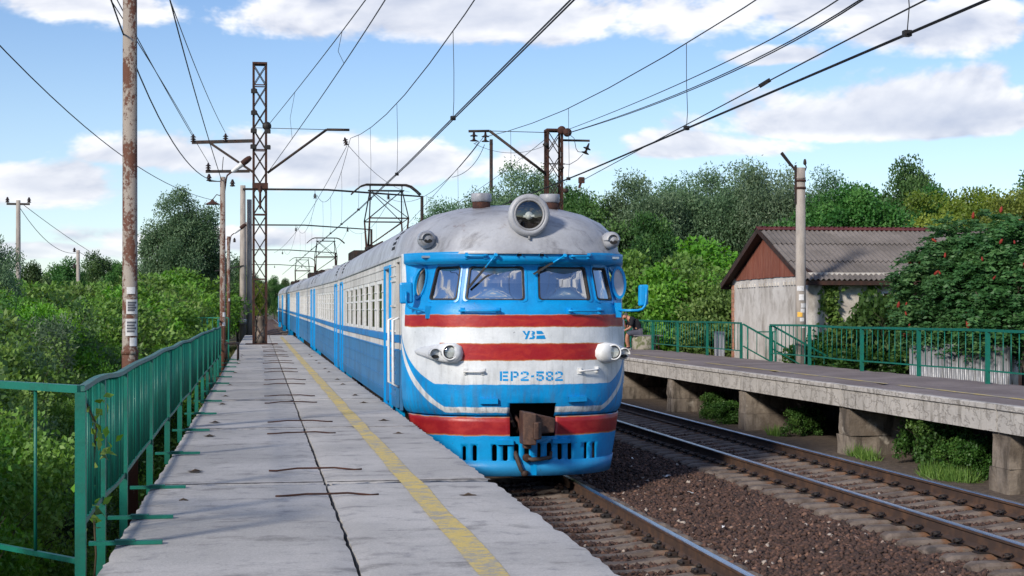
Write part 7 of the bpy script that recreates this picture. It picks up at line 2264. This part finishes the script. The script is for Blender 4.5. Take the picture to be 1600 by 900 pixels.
E = [(0, 1), (1, 2), (2, 3), (3, 4), (4, 5), (5, 6), (0, 7), (7, 8), (8, 9), (9, 10), (10, 11), (11, 12), (0, 13), (13, 14), (14, 15), (15, 16), (16, 17), (17, 18),
     (3, 19), (19, 20), (20, 21), (21, 22), (22, 23), (3, 24), (24, 25), (25, 26), (26, 27), (27, 28), (5, 29), (29, 30)]
Rd = [(.15, .13), (.14, .12), (.15, .12), .10, .062, .085, .07, .095, .075, .06, .042, .042, .028, .095, .075, .06, .042, .042, .028, .065, .047, .037, .04, .022, .065, .047, .035, .04, .022, .06, .035]
body = skin_body('body', V, E, Rd, M_SKIN, pr)
tv = [(.24, 0, .56), (.15, 0, .78), (.0, 0, .98), (-.11, 0, 1.075), (-.16, 0, 1.10), (-.09, -.2, 1.02), (-.15, -.235, .80), (-.09, .19, 1.02), (-.18, .2, .80)]
skin_body('shirt', tv, [(0, 1), (1, 2), (2, 3), (3, 4), (3, 5), (5, 6), (3, 7), (7, 8)], [(.185, .15), (.175, .145), (.18, .145), .13, .085, .085, .075, .085, .075], M_SHIRT, pr)
sv = [(.2, 0, .57), (.15, -.11, .57), (-.19, -.135, .565), (-.25, -.135, .50), (.15, .11, .57), (-.13, .125, .57), (-.18, .125, .50)]
skin_body('shorts', sv, [(0, 1), (1, 2), (2, 3), (0, 4), (4, 5), (5, 6)], [.165, .125, .105, .095, .125, .105, .095], M_SHORTS, pr)
for y, dx in ((-.13, 0), (.12, .11)):
    s_ = skin_body('shoe', [(-.19 + dx, y, .06), (-.30 + dx, y, .052), (-.42 + dx, y, .04)], [(0, 1), (1, 2)], [(.055, .055), (.05, .05), (.04, .038)], M_SHOE, pr)
    mb = MB(); mb.bbox((-.46 + dx, y - .05, .002), (-.13 + dx, y + .05, .025), .006); mb.build('sole', M_SOLE, s_)
hr = skin_body('hair', [(-.22, 0, 1.16), (-.27, 0, 1.215), (-.325, 0, 1.245)], [(0, 1), (1, 2)], [.075, .085, .062], M_HAIR, pr)
# fingers of the two hands
for k in range(4):
    z = .645 - k * .018
    mb = MB(); mb.tube([(-.47, -.16 + k * .006, z + .01), (-.53 + k * .006, -.15, z - .01), (-.545 + k * .01, -.14, z - .045)], [.011, .010, .008], 6); mb.build('finger', M_SKIN, body)
    mb = MB(); mb.tube([(-.335, .02 - k * .016, 1.03), (-.37, .015 - k * .016, 1.05), (-.375, .01 - k * .016, 1.075)], [.011, .010, .008], 6); mb.build('finger', M_SKIN, body)
mb = MB(); mb.tube([(-.45, -.18, .64), (-.475, -.205, .63), (-.50, -.205, .615)], [.012, .011, .009], 6); mb.build('thumb', M_SKIN, body)
mb = MB(); mb.lathe([(.004, -.03), (.016, -.02), (.012, .02), (.004, .03)], 8, (-.405, 0, 1.125)); mb.build('nose', M_SKIN, body)
for y in (-.085, .085):
    mb = MB(); mb.lathe([(.008, -.02), (.028, -.012), (.03, .0), (.02, .012)], 10, (-.285, y, 1.15), 'Y'); mb.build('ear', M_SKIN, body)
    mb = MB(); mb.lathe([(.002, -.01), (.011, 0), (.002, .01)], 8, (-.402, y * .35, 1.155), 'X'); mb.build('eye', M_BLACK, body)
